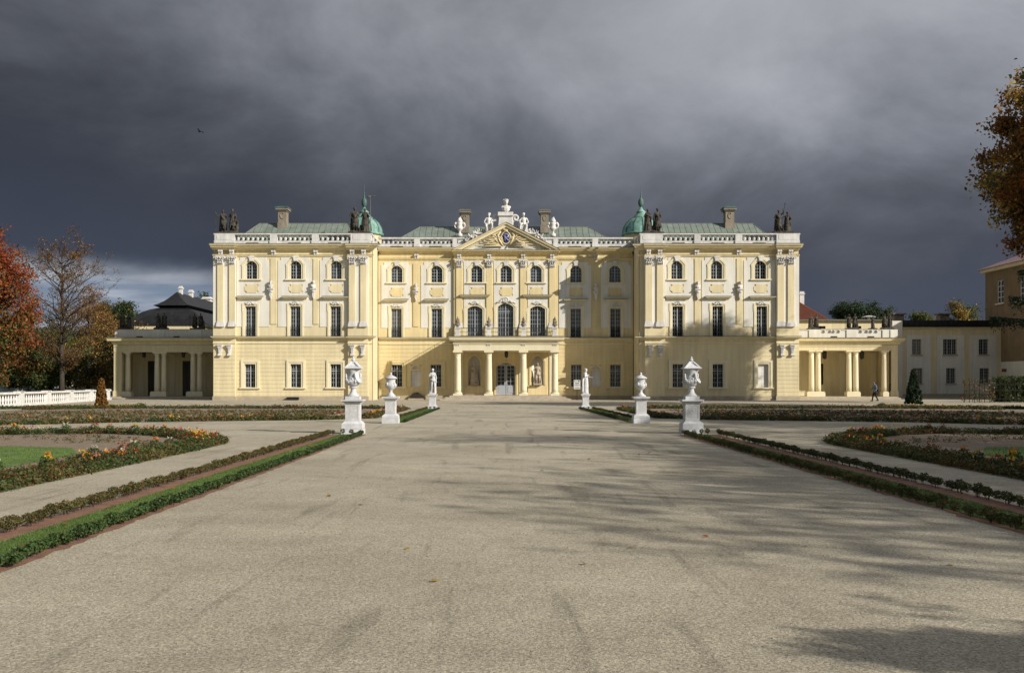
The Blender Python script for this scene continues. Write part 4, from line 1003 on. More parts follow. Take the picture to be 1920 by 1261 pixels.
def arms(s, kind):
    return {'hip': ((s*.33, .05, 1.17), (s*.20, -.02, 1.02)), 'chest': ((s*.27, -.04, 1.17), (s*.02, -.18, 1.27)), 'up': ((s*.33, -.1, 1.5), (s*.3, -.16, 1.74)),
            'fwd': ((s*.27, -.08, 1.17), (s*.22, -.32, 1.14)), 'down': ((s*.27, .03, 1.13), (s*.25, -.08, .90)), 'out': ((s*.38, -.05, 1.28), (s*.55, -.12, 1.2))}[kind]
def rock(m, w, d, h, seed=1, c=(0, 0, 0)):
    rnd = random.Random(seed); m.box(c[0]-w/2, c[0]+w/2, c[1]-d/2, c[1]+d/2, c[2], c[2]+h*.6)
    for i in range(8): m.ell((c[0]+rnd.uniform(-.35, .35)*w, c[1]+rnd.uniform(-.3, .3)*d, c[2]+h*.7), (w*.2, d*.25, h*.5), 8, 5)
def statue_group(variant, mat):
    m = MB(); b = MB()
    if variant == 0:      # two warriors, left one with a spear
        fig(m, (-.42, 0, .12), 2.0, .15, 1, arms(1, 'hip'), arms(-1, 'out'), .3, 'helmet', .62, True, seed=2)
        fig(m, (.42, .05, .12), 2.1, -.2, -1, arms(1, 'down'), arms(-1, 'chest'), -.3, 'curly', .5, True, seed=3)
        m.cap((.75, .1, .1), (.85, .12, 1.1), .22, .08, 8); b.tube([(-1.02, -.12, .1), (-1.02, -.12, 1.75)], .03, 6); b.cap((-1.02, -.12, 1.75), (-1.05, -.12, 1.95), .09, .02, 6)
    elif variant == 1:    # man and draped woman
        fig(m, (-.45, 0, .12), 2.15, .25, 1, arms(1, 'fwd'), arms(-1, 'hip'), -.2, 'curly', .55, True, seed=4)
        fig(m, (.42, 0, .12), 2.05, -.25, 1, arms(1, 'hip'), arms(-1, 'chest'), -.5, 'bun', True, True, fem=True, seed=5)
        m.cap((0, .1, .1), (.05, .1, .7), .2, .1, 8)
    elif variant == 2:
        fig(m, (-.42, .02, .12), 2.1, -.2, -1, arms(1, 'chest'), arms(-1, 'fwd'), .5, 'bun', True, True, fem=True, seed=6)
        fig(m, (.42, 0, .12), 2.15, .3, 1, arms(1, 'hip'), arms(-1, 'down'), .2, 'curly', .45, True, seed=7)
        m.cap((0, .15, .1), (0, .15, .6), .25, .12, 8)
    else:                 # pair with a raised lance between them
        fig(m, (-.4, 0, .12), 2.1, .1, 1, arms(1, 'up'), arms(-1, 'hip'), -.2, 'curly', .5, True, seed=8)
        fig(m, (.42, .05, .12), 1.95, -.3, -1, arms(1, 'hip'), arms(-1, 'out'), -.4, 'bun', True, True, fem=True, seed=9)
        m.cap((.05, .12, .1), (.05, .12, .8), .2, .1, 8); b.tube([(-.12, -.15, .8), (.14, -.2, 2.75)], .025, 6); b.cap((.13, -.2, 2.7), (.16, -.2, 2.85), .05, .015, 6)
    g = remesh(m, 'figures', mat, .032, 2, .5)
    rb = MB(); rock(rb, 1.9, .9, .22, variant)
    return g, rb.mesh('plinth_rock', mat), (b.mesh('spear', mat) if b.v else None)
SG = [statue_group(i, M['oldst']) for i in range(4)]
def place_group(v, x, y, z, label, group, sc_=1., rz=0, cat='statue', both=True):
    t = thing('statue_group', (x, y, z), label, cat, group, rz=rz)
    g, r, s = SG[v]; put('figures', g, t, sc_=sc_); put('plinth_rock', r, t, sc_=sc_)
    if s: put('spear', s, t, sc_=sc_)
G1 = 'dark stone statue groups on the palace roof corners'
zq = ZW(437)+.005
place_group(0, PX(427, 95.6), 95.6, zq, 'dark stone figure pair with a spear at the far left roof corner of the palace', G1, 1.08)
place_group(1, PX(675, 95.6), 95.6, zq, 'dark stone figure pair on the inner roof corner of the left wing', G1, 1.12)
place_group(2, PX(1223.5, 95.6), 95.6, zq, 'dark stone figure pair on the inner roof corner of the right wing', G1, 1.08)
place_group(3, PX(1468, 95.6), 95.6, zq, 'dark stone pair with a raised lance at the far right roof corner of the palace', G1, 1.03)

# bust on the pediment
def bust_mesh(mat, vox=.02, seed=1, hair='curly'):
    m = MB(); head(m, (0, -.03, .76), 1.95, .15, .1, hair, seed); m.cap((0, 0, .45), (0, -.01, .66), .13, .10, 10)
    m.ell((0, 0, .33), (.30, .16, .22), 14, 8); m.cap((-.26, 0, .38), (.26, 0, .38), .11, .11, 10)
    for q in range(5): o = q*.05; m.tube([(-.3, -.02, .42-o), (-.1, -.17, .32-o), (.12, -.17, .26-o), (.28, -.05, .38-o)], .032, 6)
    m.cap((0, 0, .0), (0, 0, .2), .12, .14, 10); m.cap((0, 0, -.02), (0, 0, .02), .19, .17, 10)
    return remesh(m, 'bust', mat, vox, 1)
BM = bust_mesh(M['white'])
o = put('bust', BM, None, (PX(948.5, 99.5), 99.55, PZ(398.5, 99.5)+.02), sc_=1.34)
tag(o, 'white stone bust on the pedestal at the peak of the palace pediment', 'bust')
# wall busts on brackets
bb = MB(); bb.prism([(-.06, -1.15), (.06, -1.15), (.17, -.75), (.11, -.62), (.26, -.35), (.33, -.1), (-.33, -.1), (-.26, -.35), (-.11, -.62), (-.17, -.75)], -.28, .0)
bb.box(-.38, .38, -.42, 0, -.1, 0); bb.lathe([(.07, -1.3), (.12, -1.22), (.06, -1.12)], (0, -.12, 0), 8); bb.lathe([(.2, -.42), (.25, -.3), (.2, -.2)], (0, -.2, 0), 10)
BBM = bb.mesh('bracket', M['white'])
GB = 'white busts on wall brackets of the palace'
for i, (p, q, pl, lab) in enumerate(((508, 543, 'W', 'white bust on a wall bracket, left wing, left of its two busts'), (588, 543, 'W', 'white bust on a wall bracket, left wing, right of its two busts'),
        (780, 547.5, 'C', 'white sunlit bust on a wall bracket left of the portico'), (1117, 547.5, 'C', 'shaded white bust on a wall bracket right of the portico'),
        (1308, 544, 'W', 'white bust on a wall bracket, right wing, left of its two busts'), (1387, 544, 'W', 'white bust on a wall bracket, right wing, right of its two busts'))):
    Y = 95.22 if pl == 'W' else YC-.08
    t = thing('wall_bust', (PX(p, Y), Y, PZ(q, Y)), lab, 'bust', GB)
    put('bracket', BBM, t, (0, 0, .1), sc_=.76); put('bust', BM, t, (0, -.17, .11), rz=(.3 if i % 2 else -.2), sc_=.74)
# putti
def putto(flip):
    m = MB(); s = flip
    m.ell((0, 0, .2), (.24, .22, .2), 12, 8); m.ell((.02*s, -.03, .5), (.2, .16, .26), 12, 8); m.cap((-.2, 0, .68), (.2, 0, .68), .09, .09)
    m.cap((.02*s, -.02, .7), (.04*s, -.03, .86), .07, .065); head(m, (.05*s, -.05, 1.02), 1.45, -.4*s, .15, 'curly', 5)
    m.cap((.12*s, -.1, .2), (.3*s, -.42, .12), .13, .1); m.cap((.3*s, -.42, .12), (.38*s, -.45, -.38), .095, .06); m.cap((.38*s, -.45, -.4), (.42*s, -.6, -.44), .05, .04)
    m.cap((-.12*s, -.1, .18), (-.22*s, -.4, .0), .13, .09); m.cap((-.22*s, -.4, .0), (-.1*s, -.4, -.45), .09, .055); m.cap((-.1*s, -.4, -.47), (-.08*s, -.55, -.5), .05, .04)
    m.cap((.24*s, 0, .66), (.44*s, -.1, .42), .075, .055); m.cap((.44*s, -.1, .42), (.7*s, -.12, .5), .055, .04); hand(m, (.7*s, -.12, .5), (s, 0, .1), 1.2)
    m.cap((-.24*s, 0, .66), (-.38*s, -.08, .38), .075, .055); m.cap((-.38*s, -.08, .38), (-.3*s, -.3, .2), .055, .04); hand(m, (-.3*s, -.3, .2), (.1, -1, -.3), 1.2)
    for q in range(4): m.tube([(-.3*s, -.1, .1+.04*q), (0, -.3, .12+.05*q), (.3*s, -.2, .05+.04*q)], .05, 6)
    return remesh(m, 'putto', M['white'], .028, 1, .7)
for s, p, q, lab in ((1, 916, 424, 'white seated putto on the left slope of the pediment, leaning to the bust'), (-1, 982.5, 424, 'white seated putto on the right slope of the pediment, hands in lap')):
    x = PX(p, 99.5); t = thing('putto_statue', (x, 99.5, PZ(q, 99.5)), lab, 'statue', 'white putti on the pediment')
    put('putto', putto(s), t, sc_=1.1)
    m = MB(); m.box(-.35, .35, -.3, .5, -.9, .02); put('seat_block', m.mesh('seat_block', M['white']), t)
# flaming vases
def flame_vase():
    t = MB(); t.box(-.26, .26, -.26, .26, 0, .3); t.lathe([(.2, .3), (.12, .42), (.09, .55), (.24, .72), (.36, .85), (.3, .92), (.26, 1.2), (.36, 1.38), (.3, 1.42)], seg=14)
    for s in (-1, 1): t.tube([(s*(.3+.22*math.sin(a)), -.05, 1.15+.28*math.cos(a)) for a in np.linspace(.1, 3.6, 12)], [.09]*6+[.07]*6, 6); t.ell((s*.42, -.1, 1.3), (.13, .13, .12), 8, 5)
    r = random.Random(2)
    for i in range(9): a = r.uniform(0, 6.3); t.tube([(.15*math.cos(a), .15*math.sin(a), 1.4), (.2*math.cos(a+.6), .2*math.sin(a+.6), 1.6), (.07*math.cos(a+1.4), .07*math.sin(a+1.4), 1.85+r.uniform(0, .2))], [.1, .1, .02], 6)
    return t.mesh('vase', M['white'], True)
FV = flame_vase()
for p, lab in ((862, 'white flaming vase on the parapet left of the pediment'), (1037, 'white flaming vase on the parapet right of the pediment')):
    t = thing('flaming_vase', (PX(p, 99.95), 99.95, PZ(444, 99.9)), lab, 'vase', 'white flaming vases beside the pediment'); put('vase', FV, t, sc_=.98)
# balcony sculptures
def balc():
    m = MB(); m.lathe([(.2, 0), (.13, .06), (.12, .12), (.27, .22), (.28, .3), (.18, .4)], seg=14); m.ell((0, 0, .55), (.22, .19, .2), 10, 6)
    for i in range(7): a = i*.9; m.cap((.16*math.cos(a), .14*math.sin(a), .45+.04*i), (.12*math.cos(a+1), .1*math.sin(a+1), .6+.04*i), .08, .06, 6)
    m.ell((0, 0, .86), (.12, .12, .1), 8, 6); m.cap((0, 0, .9), (0, 0, 1.05), .07, .04, 6)
    return m.mesh('carved_group', M['chim'], True)
BG = balc()
for i, (p, wrd) in enumerate(((858.3, 'leftmost of four'), (916.5, 'second from left of four'), (981.5, 'third from left of four'), (1040.3, 'rightmost of four'))):
    o = put('balcony_sculpture', BG, None, (PX(p, 95.2), 95.06, PZ(630.5, 94.6)+.03+.84), rz=i*1.1, sc_=.95)
    tag(o, 'small brown carved finial on the portico balcony, '+wrd, 'sculpture', 'carved finials on the balcony pedestals')
# niche statues
for k, (p, lab) in enumerate(((889.5, 'pale stone statue in the shaded niche left of the main door'), (1008, 'brownish stone statue with a club in the sunlit niche right of the main door'))):
    m = MB(); Yn = YC-.12
    fig(m, (0, 0, .12), 2.05, .1, 1 if k else -1, arms(1, 'down' if k else 'chest'), arms(-1, 'hip' if k else 'down'), .3, 'curly' if k else 'bun', (.75 if k else True), True, nude=bool(k), fem=not k, seed=12+k)
    m.cap((.34, 0, .05), (.3, -.02, .8), .1, .05); m.box(-.42, .42, -.28, .28, 0, .14)
    o = put('niche_statue', remesh(m, 'niche_statue', M['nichest'], .03, 1, .6), None, (PX(p, Yn), Yn-.1, .45+.97)); tag(o, lab, 'statue', 'statues in the portico niches')
    if True: o.scale = (1, 1, 1)
# lantern mesh
def lantern_mesh():
    m = MB(); R = .24
    for z, r in ((0, R*.8), (.62, R)):
        m.tube([(r*math.cos(a), r*math.sin(a), z) for a in np.linspace(0, 2*PI, 7)], .03, 4)
    for i in range(6): a = 2*PI*i/6; m.tube([(R*.8*math.cos(a), R*.8*math.sin(a), 0), (R*math.cos(a), R*math.sin(a), .62)], .022, 4)
    m.lathe([(R*1.1, .62), (R*.7, .75), (.06, .85), (.03, 1.0)], seg=6); m.lathe([(.01, -.14), (.07, -.08), (R*.5, -.03), (R*.8, 0)], seg=6); m.lathe([(.05, .1), (.07, .3), (.03, .45)], seg=6)
    m.cur = 1; m.lathe([(R*.76, .02), (R*.94, .6)], seg=6); return m.mesh('lantern_body', [M['iron'], M['glassb']])
LM = lantern_mesh()
def lantern(x, y, z, lab, ztop, s=1.0, grp=None):
    t = thing('hanging_lantern', (x, y, z), lab, 'lantern', grp); put('lantern_body', LM, t, sc_=s)
    m = MB(); m.tube([(0, 0, s), (0, 0, ztop-z)], .015, 4); put('chain', m.mesh('chain', M['iron']), t)
lantern(PX(949.5, 96.5), 96.5, PZ(669, 96.5), 'black hexagonal lantern hanging in the portico before the main door', PZ(657, 95.2)-.02, .72)

# ------------------------------------------------------------------ garden urns, pedestals, statues
def pedestal(x, y, w, prof, lab, grp, relief=True):
    """prof = (z_block, z_flare, z_die, z_slab0, z_slab1), w = (base, die, slab) half widths"""
    a, d, s = w; zb, zf, zd, zs, zt = prof
    t = thing('stone_pedestal', (x, y, 0), lab, 'pedestal', grp)
    m = MB(); m.box(x-a, x+a, y-a, y+a, 0, zb); m.box(x-a+.01, x+a-.01, y-a+.01, y+a-.01, zb+.006, zf); m.box(x-a+.01, x+a-.01, y-a+.01, y+a-.01, zf, zf+(zd-zf)*.9, a-d-.02, a-d-.02)
    m.build('base', M['stone'], t)
    m = MB(); e = .055
    m.box(x-d+.009, x+d-.009, y-d+.009, y+d-.009, zf, zs)
    zA, zB = zd, zs-.06
    for sx, sy in ((0, -1), (0, 1), (-1, 0), (1, 0)):
        if sy:
            yy = sorted((y+sy*d, y+sy*(d-.009)))
            for (p0, p1, q0, q1) in ((x-d, x-d+e, zA, zB), (x+d-e, x+d, zA, zB), (x-d+e, x+d-e, zA, zA+e), (x-d+e, x+d-e, zB-e, zB)): m.box(p0, p1, yy[0], yy[1], q0, q1)
        else:
            xx = sorted((x+sx*d, x+sx*(d-.009)))
            for (p0, p1, q0, q1) in ((y-d+.021, y-d+e, zA, zB), (y+d-e, y+d-.021, zA, zB), (y-d+e, y+d-e, zA, zA+e), (y-d+e, y+d-e, zB-e, zB)): m.box(xx[0], xx[1], p0, p1, q0, q1)
    D = m.build('die', M['stone'], t)
    m = MB(); rnd = random.Random(int(x*10))
    for k in range(10):
        z = zA+e+.04+(zB-zA-2*e-.08)*k/9
        for sgn in (-1, 1): m.tube([(x, y-d+.008, z), (x+sgn*.06, y-d+.006, z+.03), (x+sgn*(.10+.03*(k % 2)), y-d+.01, z-.02)], [.012, .013, .006], 5)
    if relief: m = MB(); m.box(x-d+e+.03, x+d-e-.03, y-d+.005, y-d+.02, zA+e+.03, zB-e-.03); m.build('carved_relief', M['dieRelief'], D)
    m = MB(); m.box(x-d-.03, x+d+.03, y-d-.03, y+d+.03, zs-.05, zs+.0); m.box(x-s+.04, x+s-.04, y-s+.04, y+s-.04, zs+.001, zs+(zt-zs)*.4); m.box(x-s, x+s, y-s, y+s, zs+(zt-zs)*.4+.001, zt)
    m.build('cap_slab', M['stone'], t)
def big_urn(x, y, z, lab, grp, s):
    t = thing('stone_urn', (x, y, z), lab, 'urn', grp)
    m = MB(); m.box(-.235, .235, -.235, .235, 0, .11); m.lathe([(.19, .11), (.20, .135), (.15, .17), (.105, .23), (.085, .32), (.09, .37)], seg=28); m.lathe([(.09, .37), (.135, .385), (.14, .41), (.10, .435)], seg=28)
    put('foot', m.mesh('foot', M['stone'], False), t)
    m = MB(); m.lathe([(.10, .435), (.15, .455), (.215, .52), (.245, .60), (.235, .67), (.205, .71), (.20, .72), (.212, .73), (.205, .745), (.185, .76), (.19, .83), (.215, .92), (.245, .975), (.25, .995), (.25, 1.03)], seg=32, fn=lambda a, zz: 1+.012*math.sin(14*a)*(1 if .45 < zz < .6 else 0))
    B = put('bowl', m.mesh('bowl', M['stone'], True), t)
    m = MB()
    for k in range(4):
        a0 = k*PI/2+.4
        m.tube([((.225+.04*math.sin(u*PI))*math.cos(a0+u*1.3), (.225+.04*math.sin(u*PI))*math.sin(a0+u*1.3), .70-.14*math.sin(u*PI)+.02) for u in np.linspace(0, 1, 9)], [.02, .03, .04, .048, .05, .048, .04, .03, .02], 7)
        cx, cy = .225*math.cos(a0), .225*math.sin(a0)
        m.tube([(cx, cy, .70), (cx*1.12, cy*1.12, .76), (cx*1.1, cy*1.1, .84), (cx*.98, cy*.98, .88)], [.045, .035, .04, .02], 6); m.tube([(cx, cy, .68), (cx*1.1, cy*1.1, .6), (cx*1.05, cy*1.05, .54)], [.035, .04, .015], 6)
        for q in range(6):
            u = (q+.5)/6; a = a0+u*1.3; r = .25+.045*math.sin(u*PI); m.ell((r*math.cos(a), r*math.sin(a), .71-.15*math.sin(u*PI)), (.03, .03, .028), 6, 4)
    put('garland', m.mesh('garland', M['stone'], True), B)
    m = MB(); m.box(-.30, .30, -.30, .30, 1.031, 1.06, .0, .0); m.box(-.295, .295, -.295, .295, 1.061, 1.13, .13, .13); m.box(-.165, .165, -.165, .165, 1.131, 1.22, .09, .09)
    m.lathe([(.075, 1.2), (.09, 1.23), (.05, 1.26), (.04, 1.28), (.062, 1.31), (.065, 1.34), (.04, 1.37), (.028, 1.385), (.04, 1.40), (.035, 1.425), (.012, 1.44)], seg=16)
    for k in range(4):
        a = k*PI/2+PI/4; m.tube([(.07*math.cos(a), .07*math.sin(a), 1.25), (.2*math.cos(a), .2*math.sin(a), 1.16), (.33*math.cos(a), .33*math.sin(a), 1.07), (.37*math.cos(a), .37*math.sin(a), 1.03)], [.04, .04, .03, .015], 6)
    put('lid', m.mesh('lid', M['stone'], False), t)
    for c in t.children: c.scale = (s, s, s)
    t.rotation_euler.z = .0
def round_urn(x, y, z, lab, grp, s=1.):
    t = thing('stone_urn', (x, y, z), lab, 'urn', grp)
    m = MB(); m.box(-.175, .175, -.175, .175, 0, .055); m.lathe([(.15, .055), (.14, .09), (.08, .14), (.055, .2), (.06, .22), (.085, .235), (.06, .26)], seg=24); put('foot', m.mesh('foot', M['stone'], True), t)
    m = MB(); m.lathe([(.06, .255), (.12, .29), (.20, .37), (.23, .43), (.225, .48), (.18, .54), (.17, .60), (.19, .68), (.2, .70)], seg=28, fn=lambda a, zz: 1+.03*math.sin(8*a)*max(0, 1-abs(zz-.36)/.12))
    B = put('bowl', m.mesh('bowl', M['stone'], True), t)
    m = MB()
    for k in range(4):
        a = k*PI/2+PI/4+.1
        for q in range(5): m.ell(((.20+.02*(q % 2))*math.cos(a+(q-2)*.09), (.20+.02*(q % 2))*math.sin(a+(q-2)*.09), .52-abs(q-2)*.03), (.035, .035, .05), 6, 5)
        m.tube([(.2*math.cos(a-.7), .2*math.sin(a-.7), .5), (.245*math.cos(a), .245*math.sin(a), .42), (.2*math.cos(a+.7), .2*math.sin(a+.7), .5)], [.015, .03, .015], 6)
    put('garland', m.mesh('garland', M['stone'], True), B)
    m = MB(); m.lathe([(.24, .70), (.25, .72), (.235, .745), (.17, .79), (.09, .83), (.05, .85), (.035, .87)], seg=30, fn=lambda a, zz: 1+.03*math.sin(15*a)*(1 if zz < .8 else .2)); m.ell((0, 0, .905), (.05, .05, .045), 12, 8)
    put('lid', m.mesh('lid', M['stone'], True), t)
    for c in t.children: c.scale = (s, s, s)
GP = 'white stone pedestals along the gravel avenue'; GU = 'white stone urns along the gravel avenue'
wN = ((.33, .225, .34), (.16, .40-.14, .40, 1.01, 1.09))
for x, nm in ((-4.72, 'left'), (6.02, 'right')):
    pedestal(x, 32.2, (.335, .225, .345), (.16, .32, .42, 1.0, 1.085), f'white carved pedestal under the large square-lidded urn, {nm} side of the avenue', GP)
    big_urn(x, 32.2, 1.086, f'large white urn with square lid and garlands, nearest on the {nm} of the avenue', GU, .945)
for x, nm in ((-4.46, 'left'), (5.58, 'right')):
    pedestal(x, 40.7, (.325, .205, .33), (.20, .30, .39, .96, 1.06), f'white carved pedestal under the smaller round-lidded urn, {nm} side of the avenue', GP)
    round_urn(x, 40.7, 1.061, f'smaller white urn with domed round lid, second on the {nm} of the avenue', GU, 1.02)
for x, nm, k in ((-4.32, 'left', 0), (5.22, 'right', 1)):
    pedestal(x, 63.2, (.285, .2, .29), (.12, .18, .25, .80, .92), f'white pedestal under the garden statue on the {nm}, near the palace steps', GP, False)
    m = MB()
    if k == 0: fig(m, (0, 0, .05), 1.56, .15, 1, arms(1, 'down'), arms(-1, 'chest'), .5, 'bun', False, False, fem=True, nude=True, seed=21); m.tube([(.12, .08, 1.35), (.17, .1, .9), (.16, .1, .5), (.2, .1, .05)], [.04, .06, .06, .05], 7); m.cap((-.14, .1, .03), (-.16, .12, .75), .09, .06)
    else: fig(m, (0, 0, .05), 1.56, 1.2, 1, arms(1, 'fwd'), arms(-1, 'chest'), .3, 'curly', True, True, fem=True, seed=22)
    m.box(-.2, .2, -.2, .2, 0, .07)
    o = put('garden_statue', remesh(m, 'garden_statue', M['stone'], .02, 1, .7), None, (x, 63.2, .921))
    tag(o, f'white draped garden statue {nm} of the avenue near the portico' + (', facing forward' if k == 0 else ', seen from the side'), 'statue', 'white garden statues before the palace')
# sign board
x = PX(1082, 97.3); t = thing('notice_board', (x, 97.3, 0), 'white printed notice board on a thin dark post right of the palace steps', 'sign')
m = MB(); m.tube([(x, 97.32, 0), (x, 97.32, 1.3)], .025, 6); m.box(x-.15, x+.15, 97.2, 97.45, 0, .03); m.build('post', M['iron'], t)
m = MB(); z0, z1 = PZ(729, 97.3), PZ(712, 97.3); m.box(x-.31, x+.31, 97.27, 97.3, z0, z1); Bd = m.build('board', M['paper'], t)
m = MB()
def ink(a, b_, c, d): m.box(x+a, x+b_, 97.262, 97.2695, z0+c, z0+d)
ink(-.25, -.16, .70, .80); ink(.08, .25, .71, .81); ink(-.05, .0, .72, .80)
rnd = random.Random(4)
for zz, h, u in ((.56, .06, .2), (.49, .03, .15), (.38, .045, .25), (.24, .03, .15), (.12, .025, .22), (.07, .02, .24)):
    a = -u
    while a < u: w_ = rnd.uniform(.02, .07); ink(a, min(u, a+w_), zz, zz+h); a += w_+.015
m.build('printed_lines', M['ink'], Bd)

# ------------------------------------------------------------------ side colonnades
YA = 102.5
def XA(p): return PX(p, YA)
def ZA(p): return PZ(p, YA)
def colonnade(side):
    global YA
    L_ = side == 'L'
    YA = 103.5 if L_ else 102.5
    x0, x1 = (XA(215.5), -27.0) if L_ else (28.0, XA(1681))
    t = thing('colonnade_pavilion', ((x0+x1)/2, YA, 0), 'low yellow colonnade with paired columns and dark back doors, in shade beside the left wing' if L_ else
              'low yellow colonnade with sunlit paired columns and hanging lanterns beside the right wing', 'pavilion', 'low colonnades beside the palace wings')
    mt = M['yelw']; ze, zfz, zc0, zc1, zp0, zp1 = ZA(660 if L_ else 657), ZA(649), ZA(641), ZA(634), ZA(631), ZA(617)
    for k in range(2):
        m = MB(); m.box(x0-.9+k*.35, x1, YA-1.2+k*.35, YA+5, k*.13, k*.13+.129); m.build('step', M['step'], t)
    fz = .26
    # end pier
    xe0, xe1 = (x0, XA(230)) if L_ else (XA(1669), x1)
    m = MB(); m.box(xe0, xe1, YA-.3, YA+.5, fz, ze); m.box(xe0-.08, xe1+.08, YA-.38, YA+.52, fz, fz+.55); m.build('corner_pier', mt, t)
    cols = [(240, 1), (294.5, 2), (307.5, 2), (362, 2), (374.5, 2)] if L_ else [(1521.5, 2), (1534, 2), (1591.5, 2), (1604.5, 2), (1658, 1)]
    for p, n in cols:
        x = XA(p); m = MB(); h0 = fz+.5; prof = [(.27-.045*(q**1.6), h0+(ze-.35-h0)*q) for q in np.linspace(0, 1, 8)]
        m.lathe(prof, (x, YA, 0), 18); c = m.build('column', M['trim'], t, smooth=True)
        m = MB(); m.lathe([(.24, ze-.36), (.26, ze-.3), (.24, ze-.26), (.33, ze-.13)], (x, YA, 0), 18); m.box(x-.36, x+.36, YA-.36, YA+.36, ze-.13, ze-.002); m.build('column_capital', M['trim'], c)
    ped = ([(231, 248), (284, 314), (351, 382)] if L_ else [(1511, 1545), (1585.5, 1611), (1653, 1664)])
    for a, c in ped:
        m = MB(); m.box(XA(a), XA(c), YA-.45, YA+.45, fz, fz+.42); m.box(XA(a)+.06, XA(c)-.06, YA-.39, YA+.39, fz+.421, fz+.5); m.build('column_pedestal', M['trim'], t)
    # entablature, cornice
    m = MB(); m.box(x0, x1, YA-.34, YA+.34, ze, zc0); E = m.build('entablature', mt, t)
    m = MB(); yf = YA-.34; mo = (1, 0) if L_ else (0, 1)
    m.profile_x([(yf, zc0-.28), (yf-.1, zc0-.26), (yf-.2, zc0), (yf-.5, zc0+.1), (yf-.52, zc0+.24), (yf-.62, zc1), (yf, zc1+.02)], x0, x1, *mo); m.box(x0-(.6 if L_ else 0), x1+(.0 if L_ else .6), YA-.33, YA+5, zc0+.1, zc1)
    m.cur = 1; m.box(x0-(.66 if L_ else 0), x1+(0 if L_ else .66), yf-.65, YA+5, zc1+.021, zc1+.05); m.build('cornice', [M['yelw'], M['flash']], t)
    m = MB(); m.profile_x([(yf, zfz-.04), (yf-.08, zfz), (yf-.09, zfz+.06), (yf, zfz+.1)], x0, x1, 0, 0); m.build('taenia', M['trim'], E)
    for p, n in cols:
        x = XA(p); m = MB()
        for k in (-1, 0, 1): m.box(x+k*.13-.045, x+k*.13+.045, yf-.06, yf-.002, zfz+.11, zc0-.3)
        m.build('triglyph', M['trim'], E)
    # parapet: solid, with panels
    m = MB(); m.box(x0+.1, x1, YA-.3, YA+.1, zc1+.05, zp1-.1); P = m.build('parapet', M['cream'], t)
    m = MB(); m.box(x0+.04, x1, YA-.37, YA+.16, zp1-.1, zp1-.03); m.cur = 1; m.box(x0+.02, x1, YA-.39, YA+.18, zp1-.029, zp1); m.build('coping', [M['cream'], M['flash']], P)
    pr = [(225, 242), (288, 311), (357, 380)] if L_ else [(1515, 1536), (1585, 1605), (1652, 1664), (1667, 1680)]
    for a, c in pr:
        m = MB(); m.box(XA(a), XA(c), YA-.39, YA-.301, zc1+.052, zp1-.102); m.build('pier', M['cream'], P)
    for p in ((264, 333) if L_ else (1562, 1631)):
        m = MB(); m.box(XA(p)-.32, XA(p)+.32, YA-.345, YA-.301, zc1+.1, zc1+.2); m.build('drain_slot', M['iron'], P)
    if not L_:
        for p in (1544, 1556, 1562, 1572, 1613, 1624, 1632, 1642):
            m = MB(); m.tube([(XA(p), YA-.33, zp1-.12), (XA(p), YA-.42, zp1-.2), (XA(p), YA-.34, zp1-.38)], [.09, .11, .03], 6); m.build('hook_ornament', M['white'], P, smooth=True)
    # back wall with pilasters and doors, ceiling
    yb = YA+4.2; doors = [(277, 291), (342, 357)] if L_ else [(1537, 1544)]
    hs_ = []
    for a, c in doors: a2, c2 = PX(a, yb), PX(c, yb); hs_.append((a2, c2, fz+(0 if L_ else 1.2), ze-.8 if L_ else fz+3.4))
    m = MB(); sheet(m, x0, x1, fz, ze+.3, hs_, yb, .3)
    m.box(x0, x0+.3, YA+.5, yb, fz, ze) if L_ else m.box(x1-.3, x1, YA+.5, yb, fz, ze)
    m.build('back_wall', mt, t)
    for a, c, z0, z1 in hs_:
        m = MB(); m.box(a, c, yb+.12, yb+.18, z0, z1); d = m.build('door' if L_ else 'side_window', M['glassb' if L_ else 'glass'], t)
        m = MB(); m.box((a+c)/2-.04, (a+c)/2+.04, yb+.08, yb+.119, z0, z1); m.box(a, c, yb+.08, yb+.119, z1-.6, z1-.52); m.build('door_frame', M['pipe'], d)
    q = np.arange(x0+1.2, x1-.5, 1.65)
    for x in q:
        if any(a-.35 < x < c+.35 for a, c, _, _ in hs_): continue
        m = MB(); m.box(x-.28, x+.28, yb-.1, yb-.002, fz, ze-.25); m.box(x-.33, x+.33, yb-.14, yb-.002, ze-.25, ze-.1); m.build('wall_pilaster', M['trim'], t)
    m = MB(); m.box(x0, x1, YA+.35, yb+.3, ze+.0, ze+.1); m.build('ceiling', M['trim'], t)
    # fourth wall behind
    # downpipe
    x = XA(228.5) if L_ else XA(1667); m = MB(); m.tube([(x, YA-.2, fz), (x, YA-.2, ze-.1)], .07, 6); m.tube([(x, YA-.2, fz+.0), (x, YA-.2, fz+1.3)], .1, 6); m.build('downpipe', M['pipe'], t)
    if L_:
        place_group(1, XA(236), YA-.1, zp1+.002, 'dark statue pair at the left end of the left colonnade roof', 'dark statue pairs on the left colonnade', .74)
        place_group(2, XA(303), YA-.1, zp1+.002, 'dark statue pair at the middle of the left colonnade roof', 'dark statue pairs on the left colonnade', .74)
        place_group(0, XA(371), YA-.1, zp1+.002, 'dark statue pair on the left colonnade roof next to the palace wing', 'dark statue pairs on the left colonnade', .74)
        lantern(PX(270, YA+.6), YA+.6, ZA(668.5), 'black lantern hanging in the left colonnade, outer of two', ze, .8, 'black lanterns in the left colonnade')
        lantern(PX(344, YA+.6), YA+.6, ZA(668.5), 'black lantern hanging in the left colonnade, nearer the palace wing', ze, .8, 'black lanterns in the left colonnade')
    else:
        gg = 'dark statues on the right colonnade'
